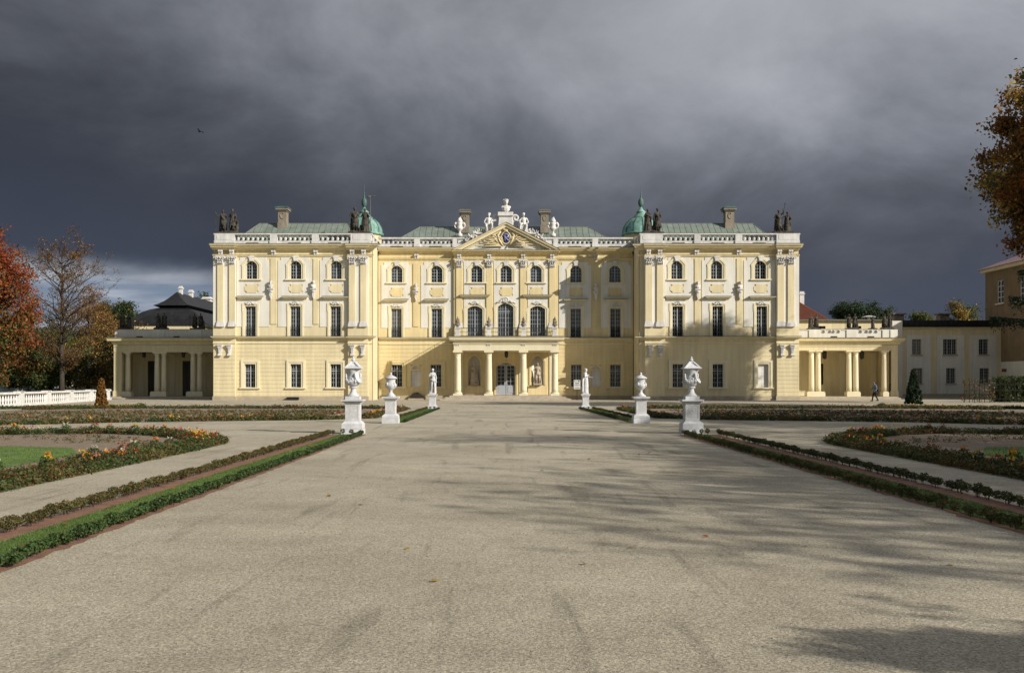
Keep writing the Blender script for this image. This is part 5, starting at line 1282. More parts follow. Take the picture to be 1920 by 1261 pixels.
        place_group(2, XA(1525), YA-.1, zp1+.002, 'dark statue pair on the right colonnade roof next to the palace wing', gg, .68)
        place_group(0, XA(1597), YA-.1, zp1+.002, 'dark statue pair at the middle of the right colonnade roof', gg, .70)
        place_group(3, XA(1663), YA-.1, zp1+.002, 'dark statue pair at the right end of the right colonnade roof', gg, .70)
        m = MB(); fig(m, (0, 0, .1), 1.3, .8, 1, arms(1, 'fwd'), arms(-1, 'hip'), .2, 'bun', True, True, seed=31); rock(m, .9, .6, .16, 3)
        o = put('parapet_statue', remesh(m, 'parapet_statue', M['oldst'], .03, 1, .5), None, (XA(1645), YA+1.2, zp1+.002), sc_=1.0); tag(o, 'single dark crouched statue behind the right end pair of the right colonnade', 'statue', gg)
        m = MB(); m.box(XA(1640), XA(1650), YA+.9, YA+1.7, zc1+.05, zp1-.001); m.build('statue_block', M['white'], t)
        lantern(PX(1546, YA+.8), YA+.8, ZA(671), 'black lantern hanging in the right colonnade, nearer the palace wing', ze, .95, 'black lanterns in the right colonnade')
        lantern(PX(1616, YA+.8), YA+.8, ZA(671), 'black lantern hanging in the right colonnade, outer of two', ze, .95, 'black lanterns in the right colonnade')
colonnade('L'); colonnade('R')

# ------------------------------------------------------------------ other buildings
def simple_building(name, x0, x1, y0, y1, zt, wm, lab, wins, plin=True, cw=.9, ch=1.7, y_front=None, group=None):
    t = thing(name, ((x0+x1)/2, y0, 0), lab, 'building', group); H = []
    for x, z, w, h in wins: H.append((x-w/2, x+w/2, z, z+h))
    m = MB(); sheet(m, x0, x1, 0, zt, H, y0, .3); m.box(x0, x0+.3, y0+.3, y1, 0, zt); m.box(x1-.3, x1, y0+.3, y1, 0, zt); m.box(x0+.3, x1-.3, y1-.3, y1, 0, zt)
    m.build('wall', wm, t)
    for x, z, w, h in wins:
        m = MB(); m.box(x-w/2, x+w/2, y0+.2, y0+.24, z, z+h); W = m.build('window', M['glass'], t)
        m = MB()
        for a in (-w/2, w/2-.07): m.box(x+a, x+a+.07, y0+.14, y0+.199, z, z+h)
        m.box(x-w/2+.07, x+w/2-.07, y0+.14, y0+.199, z, z+.07); m.box(x-w/2+.07, x+w/2-.07, y0+.14, y0+.199, z+h-.07, z+h)
        nn = 3 if w > 1.3 else 2
        for i in range(1, nn): m.box(x-w/2+w*i/nn-.05, x-w/2+w*i/nn+.05, y0+.12, y0+.199, z+.07, z+h-.07)
        for i in range(nn*2): xx = x-w/2+w*(i+.5)/(nn*2); 
        for i in range(nn): xx = x-w/2+w*(i+.5)/nn; m.box(xx-.015, xx+.015, y0+.15, y0+.19, z+.07, z+h-.07)
        for j in range(1, 5): zz = z+h*j/5; m.box(x-w/2+.07, x+w/2-.07, y0+.152, y0+.192, zz-.015, zz+.015)
        m.build('window_frame', M['frame'], W)
        m = MB(); m.box(x-w/2-.12, x+w/2+.12, y0-.15, y0+.13, z-.12, z-.002); m.build('sill', M['plinth'], W)
    return t
# right annexe
YB = 110.; bx = lambda p: PX(p, YB); bz = lambda p: PZ(p, YB)
wins = [(bx(1718.5), bz(664.5), 1.02, 1.68), (bx(1781), bz(664.5), 1.48, 1.68), (bx(1844), bz(664.5), 1.05, 1.68), (bx(1720), bz(719), 1.05, 1.7), (bx(1782.5), bz(719), 1.0, 1.7), (bx(1845.5), bz(719), 1.05, 1.7)]
ann = simple_building('annexe', bx(1678), bx(1877), YB, 120, bz(613), M['yelw'], 'long low cream and yellow annexe with dark flat roof, shaded, right of the right colonnade', wins)
H = [(x-w/2, x+w/2, z, z+h) for x, z, w, h in wins]
for a, c in ((1682, 1690), (1699.4, 1745), (1756.5, 1808), (1819, 1868.5)):
    m = MB(); sheet(m, bx(a), bx(c), .45, bz(628), [h for h in H if bx(a) < h[0] < bx(c)], YB-.05, .049); m.build('cream_field', M['cream'], ann)
m = MB(); m.box(bx(1678), bx(1877), YB-.07, YB-.051, 0, .44); m.build('plinth', M['plinth'], ann)
m = MB(); m.profile_x([(YB, bz(617)), (YB-.15, bz(616)), (YB-.4, bz(613.5)), (YB, bz(613))], bx(1690), bx(1877), 0, 1); m.build('cornice', M['trim'], ann)
m = MB(); m.box(bx(1690), bx(1876), YB-.35, YB+9.5, bz(613)+.01, bz(612)); m.prism([(bx(1691), bz(612)+.01), (bx(1875), bz(612)+.01), (bx(1874), bz(600)), (bx(1693), bz(600))], YB+.2, YB+9.5)
rf = m.build('roof', M['slate'], ann)
for a in np.arange(bx(1694), bx(1873), .62): 
    m = MB(); m.box(a, a+.05, YB+.13, YB+.199, bz(611.5), bz(600.5)); m.build('seam', M['slate'], rf)
m = MB(); m.box(bx(1655), bx(1690), YB-.3, YB+6, 0, bz(601.5)); m.build('link_wall', M['cream'], ann)
for p in (1683, 1768):
    m = MB(); x = PX(p, 118); m.box(x-.55, x+.55, 117.5, 118.6, bz(603), PZ(592, 118)); m.box(x-.75, x+.75, 117.3, 118.8, PZ(590, 118), PZ(587.5, 118))
    for dx in (-.5, -.05, .4): m.box(x+dx, x+dx+.15, 117.55, 118.5, PZ(592, 118), PZ(590, 118))
    m.build('chimney', M['chim'], rf)
# long attic behind right colonnade
YL = 108.; m = MB()
aw = thing('long_attic_wing', (38, YL, 0), 'long pale yellow attic storey with small dark windows behind the right colonnade', 'building')
hs_ = [(PX(a, YL), PX(c, YL), PZ(616, YL), PZ(611, YL)) for a, c in ((1532, 1548), (1601, 1615))]
m = MB(); sheet(m, 28.5, PX(1668, YL), 0, PZ(601, YL), hs_, YL, .3); m.box(28.5, PX(1668, YL), YL+.3, YL+1.5, 0, PZ(601, YL)); m.build('wall', M['yelw'], aw)
for h in hs_: m = MB(); m.box(h[0], h[1], YL+.15, YL+.2, h[2], h[3]); m.build('window', M['glass'], aw)
m = MB(); m.box(28.4, PX(1672, YL), YL-.35, YL+1.9, PZ(601, YL)+.002, PZ(599, YL)); R = m.build('roof', M['flash'], aw)
x = PX(1629, 109.2); m = MB(); m.lathe([(.15, 0), (.15, .3), (.7, .32), (.75, .38), (.2, .5)], (x, 109.2, PZ(599, YL)), 12); m.build('roof_vent', M['white'], R)
# red tiled house behind the right wing
def hip_house(name, cx, y0, w, d, ze, zr, wm, rm, lab, chim=None, over=.5):
    t = thing(name, (cx, y0, 0), lab, 'house'); m = MB(); m.box(cx-w/2, cx+w/2, y0, y0+d, 0, ze); m.build('wall', wm, t)
    m = MB(); x0, x1, ya, yb = cx-w/2-over, cx+w/2+over, y0-over, y0+d+over; k = min(w, d)/2
    if d >= w: rid = [(cx, ya+k+over, zr), (cx, yb-k-over, zr)]
    else: rid = [(x0+k+over, (ya+yb)/2, zr), (x1-k-over, (ya+yb)/2, zr)]
    n = 0; m.v = [(x0, ya, ze), (x1, ya, ze), (x1, yb, ze), (x0, yb, ze)]+rid
    if d >= w: fs = [(0, 1, 4), (1, 2, 5, 4), (2, 3, 5), (3, 0, 4, 5), (0, 3, 2, 1)]
    else: fs = [(0, 1, 5, 4), (1, 2, 5), (2, 3, 4, 5), (3, 0, 4), (0, 3, 2, 1)]
    for f in fs: m.face(f)
    R = m.build('roof', rm, t)
    m = MB(); nr = 26                       # tile courses on the front slopes
    for i in range(nr):
        u = i/nr
        if d >= w: pl = (x0, ya, ze); pr = (x1, ya, ze); ql, qr = rid[0], rid[0]
        else: pl = (x0, ya, ze); pr = (x1, ya, ze); ql, qr = rid[0], rid[1]
        a = Vector(pl).lerp(Vector(ql), u)+Vector((0, -.03, .05)); c = Vector(pr).lerp(Vector(qr), u)+Vector((0, -.03, .05)); m.tube([a, c], .05, 4)
    m.build('tile_courses', rm, R, kind='stuff')
    m = MB(); m.tube([x0 and (x0, ya, ze+.05), tuple(rid[0])], .1, 5); m.tube([(x1, ya, ze+.05), tuple(rid[0] if d >= w else rid[1])], .1, 5); m.build('hip_tiles', rm, R)
    for (x, y, z0, z1, s) in (chim or []):
        m = MB(); m.box(x-s, x+s, y-s, y+s, z0, z1); m.box(x-s*1.3, x+s*1.3, y-s*1.3, y+s*1.3, z1+.001, z1+.15); m.box(x-s, x+s, y-s, y+s, z1+.151, z1+.4); m.build('chimney', M['white'], R)
    return t
hip_house('tiled_house', PX(1484, 135), 132, 6.6, 14, PZ(600, 132), PZ(561, 138), M['yelw'], M['tile'], 'red tiled hipped roof with a thin white chimney showing right of the right wing', [(PX(1502.5, 136), 136, 9.5, PZ(552, 136), .3)])
# left house with bell roof
Yh = 125.; hx = lambda p: PX(p, Yh); cxh = (hx(247)+hx(376))/2; hw = (hx(376)-hx(247))/2
t = thing('mansard_house', (cxh, Yh, 0), 'house with dark two-tier bell-shaped roof and white chimneys behind the left colonnade', 'house')
m = MB(); m.box(cxh-hw+.3, cxh+hw-.3, Yh, 170, 0, PZ(609, Yh)+.3); m.build('wall', M['yelw'], t)
def tiers(levels, y0, y1, mat, nm, par):
    m = MB()
    for i, (hw_, dy, z) in enumerate(levels): m.v += [(cxh-hw_, y0+dy, z), (cxh+hw_, y0+dy, z), (cxh+hw_, y1-dy, z), (cxh-hw_, y1-dy, z)]
    for i in range(len(levels)-1):
        for q in range(4): m.face((4*i+q, 4*i+(q+1) % 4, 4*i+4+(q+1) % 4, 4*i+4+q))
    m.face((3, 2, 1, 0)); k = 4*(len(levels)-1); m.face((k, k+1, k+2, k+3)); return m.build(nm, mat, par)
zl = [PZ(p, Yh) for p in (609, 604, 596, 588, 582, 578, 575)]
zz_ = lambda p, d: PZ(p, Yh+d)
R = tiers([(hw+.2, -.2, zl[0]), (hw+.12, -.12, zz_(604, 0)), (hw-.1, .1, zz_(597.5, .1)), (hw-.42, .42, zz_(591, .42)), (hw-.95, .95, zz_(584.5, .95)), (hw-1.7, 1.7, zz_(579.5, 1.7)), (hw-2.6, 2.6, zz_(576.5, 2.6))], Yh, 170, M['slate'], 'lower_roof', t)
zu = [PZ(p, Yh+2) for p in (576, 571.5, 568, 560, 550.5)]
R2 = tiers([(hw-2.5, 2.5, zz_(576.5, 2.6)+.02), (hw-1.95, 1.9, zz_(572, 2)), (hw-2.45, 2.4, zz_(569, 2.4)), (hw-3.05, 3.0, zz_(563.5, 3)), (hw-3.6, 3.5, zz_(556.5, 3.6)), (.06, hw-.1, zz_(547.5, 4.2))], Yh, 170, M['slate'], 'upper_roof', t)
for i in range(15):
    a = cxh-hw+.4+(2*hw-.8)*i/14; m = MB(); m.tube([(a, Yh+.0, zl[1]+.03), (cxh+(a-cxh)*.93, Yh+.3, zl[2]+.04), (cxh+(a-cxh)*.82, Yh+.85, zl[3]+.04), (cxh+(a-cxh)*.68, Yh+1.45, zl[4]+.04)], .03, 4); m.build('seam', M['flash'], R)
m = MB(); s_ = .3; m.box(cxh-.2, cxh+.2, Yh+5.5, Yh+6.0, zu[3], PZ(541, Yh+5.5)); m.box(cxh-.28, cxh+.28, Yh+5.4, Yh+6.1, PZ(541, Yh+5.5)+.001, PZ(538.5, Yh+5.5)); m.box(cxh-.18, cxh+.18, Yh+5.5, Yh+6.0, PZ(538.5, Yh+5.5)+.001, PZ(536, Yh+5.5)); m.build('chimney', M['white'], R2)
xq = cxh; yq = xq*1900/(357-941); m = MB(); m.box(xq-.22, xq+.22, yq, yq+.6, zu[3], PZ(548, yq)); m.box(xq-.3, xq+.3, yq-.1, yq+.7, PZ(548, yq)+.001, PZ(545, yq)); m.box(xq-.2, xq+.2, yq, yq+.6, PZ(545, yq)+.001, PZ(543, yq)); m.build('chimney', M['white'], R2)
# house further back with big white chimney
hip_house('far_house', PX(398, 190), 185, 9, 12, PZ(592, 185), PZ(570, 190), M['white'], M['tile'], 'distant white house with red roof and thick white chimney, just left of the left wing', [(PX(389, 188), 188, 10, PZ(561, 188), .75)])
# far right tall building, long face along the view
t = thing('tall_ochre_building', (54, 104, 0), 'tall shaded ochre brown building with a faded pink metal roof at the right edge', 'building')
XT = 54.2; zE = 13.9; yF = 113.6; yN = 92.
m = MB()
wh = [(110.2-.75, 110.2+.75, PZ(568, 110.2), PZ(525, 110.2)), (105.3-.75, 105.3+.75, PZ(568, 110.2), PZ(525, 110.2))]
ss = MB(); sheet(ss, yN, yF, 3.9, zE, wh, 0, .3); m.v = [(XT+v[1], v[0], v[2]) for v in ss.v]; [m.face(f[::-1]) for f in ss.f]
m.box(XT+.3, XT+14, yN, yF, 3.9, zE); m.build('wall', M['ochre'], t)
m = MB(); m.box(XT-.06, XT+14, yN-.05, yF+.05, 0, 3.899); m.build('lower_wall', M['cream'], t)
m = MB(); m.box(XT-.4, XT+14.4, yN-.4, yF+.4, zE, zE+.35); m.build('cornice', M['trim'], t)
m = MB(); m.v = [(XT-.7, yN-.7, zE+.36), (XT+14.7, yN-.7, zE+.36), (XT+14.7, yF+.7, zE+.36), (XT-.7, yF+.7, zE+.36), (XT+7, yN+6, zE+3.6), (XT+7, yF-6, zE+3.6)]
for f in ((0, 1, 4), (1, 2, 5, 4), (2, 3, 5), (3, 0, 4, 5), (0, 3, 2, 1)): m.face(f)
m.build('roof', M['pink'], t)
for a, c, z0, z1 in wh:
    m = MB(); m.box(XT+.18, XT+.24, a, c, z0, z1); W = m.build('window', M['glass'], t)
    m = MB()
    for yy in (a, (a+c)/2-.05, c-.1): m.box(XT+.08, XT+.179, yy, yy+.1, z0, z1)
    for k in range(5): zz = z0+(z1-z0-.1)*k/4; m.box(XT+.10, XT+.178, a+.1, c-.1, zz, zz+.08)
    m.build('window_frame', M['white'], W); m = MB(); m.box(XT-.15, XT+.1, a-.15, c+.15, z0-.15, z0-.01); m.build('sill', M['trim'], W)
# gabled low wing in front of it
# garden gate wall with tiled coping
t = thing('garden_wall', (51, 108, 0), 'cream garden wall with red tiled coping and an arched opening, between annexe and ochre building', 'wall')
m = MB(); x0, x1 = bx(1877)+.02, XT-.1; m.box(x0, x1, 109, 109.4, 0, PZ(697, 109)); m.build('wall', M['cream'], t)
m = MB(); m.prism([(x0-.1, PZ(697, 109)+.01), (x1, PZ(697, 109)+.01), (x1, PZ(691, 109)), (x0+.15, PZ(691, 109))], 108.7, 109.7); m.build('tile_coping', M['tile'], t)

# ------------------------------------------------------------------ terrace balustrade on the left
A = Vector((-32.9, 64.0, 0)); Bv = Vector((-38.15, 98.5, 0)); D_ = (Bv-A); Ln = D_.length; ang = math.atan2(D_.y, D_.x)
t = thing('terrace_balustrade', (A.x, A.y, 0), 'long white stone balustrade with piers along the left edge of the court', 'balustrade', rz=ang)
def loc(m, name, par=t, mat=M['white']): return put(name, m.mesh(name, mat), par)
ps = [1.0+k*6.55 for k in range(6)]
m = MB(); m.box(0, Ln, -.22, .22, 0, .17); loc(m, 'base_course'); m = MB(); m.box(0, Ln, -.2, .2, .84, .98); loc(m, 'handrail')
for p in ps: m = MB(); m.box(p-.32, p+.32, -.26, .26, 0, .839); m.box(p-.36, p+.36, -.3, .3, .981, 1.03); loc(m, 'pier')
bm_ = MB(); bm_.lathe([(.17, 0), (.17, .05), (.12, .08), (.2, .25), (.2, .32), (.12, .5), (.1, .56), (.18, .62), (.18, .665)], seg=8, sq=.3); me = bm_.mesh('baluster', M['white']); x = .2
while x < Ln-.2:
    if min(abs(x-p) for p in ps) > .45: put('baluster', me, t, (x, 0, .172))
    x += .56
m = MB(); m.box(-38.6, XA(219), 98.2, 98.7, 0, 1.05); m.box(-38.7, XA(219), 98.1, 98.8, 1.051, 1.15)
o = m.build('end_wall', M['plinth'], None, loc=(-38, 98.4, 0)); tag(o, 'short shaded stone wall joining the balustrade to the left colonnade', 'wall')
# gate pier and low tiled walls beyond
t = thing('gate_pier', (PX(121, 122), 122, 0), 'pale gate pier with a small red tiled pyramid cap behind the balustrade', 'pier')
x = PX(126, 122); m = MB(); m.box(x-.5, x+.5, 121.5, 122.5, 0, PZ(711, 122)); m.build('shaft', M['trim'], t); m = MB(); m.box(x-.65, x+.65, 121.35, 122.65, PZ(711, 122)+.001, PZ(700, 122), .6, .6); m.build('tile_cap', M['tile'], t)
t = thing('boundary_wall', (PX(60, 124), 124, 0), 'low white boundary wall with arches and red tiled coping behind the trees at left', 'wall')
m = MB(); m.box(PX(-40, 124), PX(220, 124), 124, 124.4, 0, PZ(723, 124)); W = m.build('wall', M['white'], t); m = MB(); m.prism([(PX(130, 124), PZ(723, 124)), (PX(220, 124), PZ(723, 124)), (PX(218, 124), PZ(718, 124)), (PX(132, 124), PZ(718, 124))], 123.7, 124.7); m.build('tile_coping', M['tile'], t)
for p in (20, 36, 68, 88, 137): m = MB(); xx = PX(p, 124); m.prism([(xx-.5+(.5-.5*math.cos(a))*1.0, 1.0+.5*math.sin(a)) for a in np.linspace(0, PI, 9)], 123.97, 123.99); m.build('arched_opening', M['pipe'], t)
# iron trellis fence at right
t = thing('iron_trellis', (PX(1850, 92), 92, 0), 'dark rusty iron trellis railing in front of the annexe at the right edge', 'fence')
for p in np.arange(1808, 1935, 9.5):
    x = PX(p, 84); m = MB(); m.tube([(x, 84, 0), (x, 84, 1.9)], .03, 4); m.build('post', M['pipe'], t)
for z in (.3, 1.0, 1.5): m = MB(); m.tube([(PX(1808, 84), 84, z), (PX(1930, 84), 84, z)], .02, 4); m.build('rail', M['pipe'], t)
# tv aerial
t = thing('roof_aerial', (PX(694.5, 104), 104, 15), 'thin metal tv aerial mast beside the left dome', 'aerial')
x = PX(694.5, 104); m = MB(); m.tube([(x, 104, 14.9), (x, 104, PZ(366, 104))], .035, 5); m.build('mast', M['flash'], t)
m = MB(); z = PZ(369, 104); m.tube([(x-.3, 104, z), (x+.6, 104, z+.1)], .03, 4); [m.tube([(x+a, 103.7, z+.05), (x+a, 104.3, z+.05)], .015, 3) for a in (-.2, 0, .2, .4, .55)]; m.ell((x-.15, 104, z), (.2, .1, .12), 8, 5); m.build('antenna', M['flash'], t)
# ------------------------------------------------------------------ vegetation
RNG = np.random.default_rng(7)
def leaf_quads(P, size, rng, flat=0.0, mult=None):
    n = len(P); a = rng.normal(size=(n, 3)); a /= np.linalg.norm(a, axis=1)[:, None]
    if flat: a[:, 2] += np.sign(a[:, 2])*flat; a /= np.linalg.norm(a, axis=1)[:, None]
    b = rng.normal(size=(n, 3)); u = np.cross(a, b); u /= np.linalg.norm(u, axis=1)[:, None]; v = np.cross(a, u)
    s = size*rng.uniform(.6, 1.3, n)[:, None]
    if mult is not None: s = s*mult[:, None]
    return np.stack([P-u*s*.5, P-v*s*.32+a*s*.08, P+u*s*.5, P+v*s*.32+a*s*.08], 1)
def tree(name, lab, cat, base, H, cz, rad, nlimb, per, size, mats, tr, seed, group=None, coff=(0, 0), extra=0, sig=.45, leafy=1.0, levels=3, zmin=None, parent_loc=True, shape=1.0, build_at=None):
    """crown = ellipsoid centred coff, cz above the base"""
    rnd = random.Random(seed); rng = np.random.default_rng(seed)
    t = thing(name, base, lab, cat, group)
    cx, cy = coff; m = MB(); C = Vector((cx, cy, cz)); ends = []
    top = Vector((cx*.9, cy*.9, min(H*.86, cz+rad[2]*.7)))
    tp = [Vector((0, 0, -.1)), Vector((cx*.1, cy*.1, H*.15)), Vector((cx*.35+rnd.uniform(-.2, .2), cy*.3, H*.4)), Vector((cx*.7+rnd.uniform(-.3, .3), cy*.6, H*.65)), top]
    m.tube(tp, [tr*1.25, tr, tr*.75, tr*.45, tr*.12], 9)
    def on_trunk(z):
        for a, b_ in zip(tp, tp[1:]):
            if a.z <= z <= b_.z: return a.lerp(b_, (z-a.z)/(b_.z-a.z))
        return tp[-1]
    def samp():
        while True:
            v = Vector((rnd.uniform(-1, 1), rnd.uniform(-1, 1), rnd.uniform(-1, 1)))
            if v.length < 1 and v.length > .35:
                v = v*(1/v.length)*(rnd.uniform(.55, 1)**.6)
                p = Vector((C.x+v.x*rad[0], C.y+v.y*rad[1], C.z+v.z*rad[2]))
                if shape != 1 : k = 1-(1-shape)*max(0, v.z); p.x = C.x+(p.x-C.x)*k; p.y = C.y+(p.y-C.y)*k
                return p
    def grow(p, q, r, lev):
        d = q-p; L = d.length; a = p.lerp(q, .35)+Vector((rnd.uniform(-1, 1), rnd.uniform(-1, 1), rnd.uniform(-.2, .8)))*L*.10; b_ = p.lerp(q, .7)+Vector((rnd.uniform(-1, 1), rnd.uniform(-1, 1), rnd.uniform(0, .8)))*L*.08
        m.tube([p, a, b_, q], [r, r*.75, r*.5, max(.011, r*.2)], 6 if lev > 1 else 4, cap=False)
        if lev > 0:
            for k in range(rnd.randint(4, 6)):
                u = rnd.uniform(.25, 1); s = p.lerp(q, u) if u > .85 else [p, a, b_, q][min(3, int(u*4))].lerp([p, a, b_, q][min(3, int(u*4)+1)], .5)
                e = s+(d.normalized()*rnd.uniform(.2, .7)+Vector((rnd.uniform(-1, 1), rnd.uniform(-1, 1), rnd.uniform(-.5, .9)))*.75)*L*rnd.uniform(.25, .45)
                grow(s, e, r*.42, lev-1)
        else: ends.append(q); ends.append(p.lerp(q, .6))
    for i in range(nlimb):
        e = samp(); z = max(H*.14, min(top.z*.97, e.z-(e-C).xy.length*.55-rnd.uniform(0, 1)))
        if zmin is not None: z = max(z, zmin)
        s = on_trunk(z); grow(s, e, tr*.34*(1-.5*z/H), levels-1)
    put('trunk', m.mesh('trunk', M['bark'], True), t)
    E = np.array([tuple(e) for e in ends]); 
    if extra: E = np.vstack([E, np.array([tuple(samp()) for _ in range(extra)])])
    ne = len(E); keep = rng.random(ne) < leafy; E = E[keep]; ne = len(E)
    P = np.repeat(E, per, 0)+rng.normal(size=(ne*per, 3))*np.array([sig, sig, sig*.7])
    ms = [a for a, _ in mats]; ws = np.array([b_ for _, b_ in mats], float); ws /= ws.sum()
    # colour patches: neighbouring clusters share colours
    fq = rng.normal(size=(3, 3))*.45; ph = rng.uniform(0, 6, 3)
    g = np.sin(E@fq.T+ph).sum(1)/3+rng.normal(size=ne)*.28; order = g.argsort().argsort()/max(1, ne); cum = np.cumsum(ws); mi = np.searchsorted(cum, order*.999)
    mi = np.repeat(mi, per); sw = rng.random(len(mi)) < .22; mi[sw] = rng.choice(len(ms), sw.sum(), p=ws)
    put('crown', quads_mesh('crown', leaf_quads(P, size, rng), [M[x] for x in ms], mi), t)
    return t
def conifer(name, lab, base, H, R, seed, mat='nee', cat='tree', group=None, z0=.6, nb=60, dens=1.0):
    rnd = random.Random(seed); rng = np.random.default_rng(seed); t = thing(name, base, lab, cat, group)
    m = MB(); m.tube([(0, 0, 0), (0, 0, H*.5), (0, 0, H)], [H*.018+.05, H*.012+.02, .01], 7); P = []
    for i in range(nb):
        z = z0+(H-z0)*(i/nb)**.9; L = R*(1-(z-z0)/(H-z0))**.8*rnd.uniform(.75, 1.1)+.12; a = i*2.4+rnd.uniform(-.3, .3)
        d = Vector((math.cos(a), math.sin(a), 0)); p = [Vector((0, 0, z)), d*L*.4+Vector((0, 0, z-.02*L)), d*L*.8+Vector((0, 0, z-.14*L)), d*L+Vector((0, 0, z-.1*L))]
        m.tube(p, [.035*L**.5+.01, .02*L**.5+.008, .012, .006], 4, cap=False)
        n = int(L*150*dens)
        for k in range(n):
            u = rnd.uniform(.12, 1); c = p[0].lerp(p[3], u) if False else (p[1].lerp(p[2], (u-.4)/.4) if .4 < u < .8 else p[0].lerp(p[1], u/.4) if u <= .4 else p[2].lerp(p[3], (u-.8)/.2))
            side = Vector((-d.y, d.x, 0))*rnd.gauss(0, .18*L*(1.15-u)); P.append(c+side+Vector((0, 0, -abs(rnd.gauss(0, .12+.03*L)))))
    put('trunk', m.mesh('trunk', M['bark'], True), t)
    P = np.array([tuple(p) for p in P]); put('crown', quads_mesh('crown', leaf_quads(P, .13, rng, 0), [M[mat]]), t); return t
def copy_thing(t, loc, rz, lab, sc_=1.0):
    c = t.copy(); COL.objects.link(c); c.location = loc; c.rotation_euler = (0, 0, rz); c.scale = (sc_,)*3; c['label'] = lab
    for ch in t.children: d = ch.copy(); COL.objects.link(d); d.parent = c
    return c
def at(px, Y): return (PX(px, Y), Y, 0)
# left side
tree('maple_tree', 'red and orange autumn maple at the left edge behind the balustrade', 'tree', at(-22, 84), 14.2, 7.8, (3.8, 3.4, 6.3), 34, 17, .22, [('lred', 3), ('lor', 2.6), ('lbr', 2.2), ('lgr', 2.6), ('lgold', 1)], .28, 3, extra=800, sig=.36, coff=(-.2, 0))
tree('bare_tree', 'tall thin nearly leafless tree with a dark trunk, behind the left balustrade', 'tree', at(116, 100), 16.6, 9.8, (4.2, 4.0, 6.6), 80, 2, .14, [('lyel', 1), ('lgold', 3), ('lbr', 4)], .24, 11, sig=.25, leafy=.30, levels=4)
tree('autumn_tree', 'brown and yellow half-bare tree right of the tall leafless tree', 'tree', at(165, 118), 10.8, 5.6, (4.6, 3.6, 5.2), 40, 6, .2, [('lgold', 3), ('lbr', 3), ('lyel', .8), ('lgr', 1.5)], .24, 12, extra=260, sig=.5)
tree('chestnut_tree', 'dense dark green and brown tree beside the left colonnade', 'tree', at(221, 150), 13.2, 7.0, (4.6, 4.2, 6.0), 30, 20, .33, [('ldk', 3), ('lgr', 2.2), ('lgold', 1.1)], .3, 13, extra=1100, sig=.5)
tree('olive_tree', 'low olive green tree behind the tall leafless tree', 'tree', at(95, 112), 7.6, 4.0, (3.8, 3, 3.4), 24, 14, .24, [('lgr', 3), ('ldk', 2), ('lgold', 1)], .2, 14, extra=500, sig=.45)
tree('dark_tree', 'dark green tree low behind the red maple at the left edge', 'tree', at(55, 125), 8.5, 4.6, (5, 3, 3.8), 24, 18, .3, [('ldk', 3), ('lgr', 2), ('lbr', 1)], .2, 15, extra=600, sig=.5)
tree('brown_tree', 'dark brown and green tree between the leafless tree and the chestnut', 'tree', at(192, 135), 9.5, 5.0, (4.2, 3, 4.4), 24, 18, .3, [('ldk', 2.5), ('lbr', 2), ('lgold', 1.4)], .2, 16, extra=600, sig=.5)
tree('far_tree', 'small dark tree top behind the mansard roof', 'tree', at(376, 200), 18.6, 15.6, (2.8, 2.8, 2.8), 14, 8, .4, [('ldk', 2), ('lgr', 1)], .25, 17, extra=80, sig=.5)
# far right
tree('pine_tree', 'dark flat-topped pine above the right colonnade roof', 'tree', at(1606, 150), 13.6, 11.5, (2.9, 2.4, 1.9), 22, 22, .22, [('nee', 4), ('ldk', 1)], .2, 18, extra=130, sig=.38)
tree('dark_shrub_tree', 'small dark tree behind the right end of the right colonnade', 'tree', at(1648, 150), 11.9, 10.0, (1.5, 1.4, 2.0), 12, 12, .22, [('ldk', 3), ('lgr', 1)], .14, 19, extra=50, sig=.35)
tree('green_tree', 'green tree top above the annexe roof, left one', 'tree', at(1727, 160), 12.6, 10.5, (1.9, 1.6, 2.2), 12, 10, .28, [('lgr', 4), ('lgold', 1)], .16, 20, extra=70, sig=.4)
tree('green_tree', 'smaller green tree top above the annexe roof beside a chimney', 'tree', at(1748, 162), 11.9, 10.0, (1.8, 1.6, 1.7), 12, 10, .28, [('lgr', 4), ('lgold', 1)], .16, 21, extra=60, sig=.4)
tree('birch_tree', 'pale yellow-green tree top above the annexe roof near the ochre building', 'tree', at(1806, 165), 14.4, 11.4, (2.4, 2.2, 3.4), 16, 9, .28, [('lgr', 4), ('lgold', 1), ('lyel', .4)], .16, 22, extra=120, sig=.45)
big = tree('maple_tree', 'big orange-brown autumn maple with its crown cut by the right edge', 'tree', (36.9, 60, 0), 20.0, 14.3, (7.6, 6.2, 6.0), 54, 44, .24, [('lgold', 3.4), ('lor', 1.8), ('lyel', 1.4), ('lbr', 2), ('lgr', 1.8)], .5, 30, extra=1500, sig=.34, zmin=4, shape=.75)
wing_tree = tree('park_tree', 'tall leafy park tree out of view right of the picture, level with the far bed', 'tree', (48, 75, 0), 25.0, 17.2, (3.3, 3.0, 7.6), 34, 26, .32, [('lgold', 2), ('lgr', 2), ('lyel', 1)], .4, 43, extra=500, sig=.5, zmin=5)
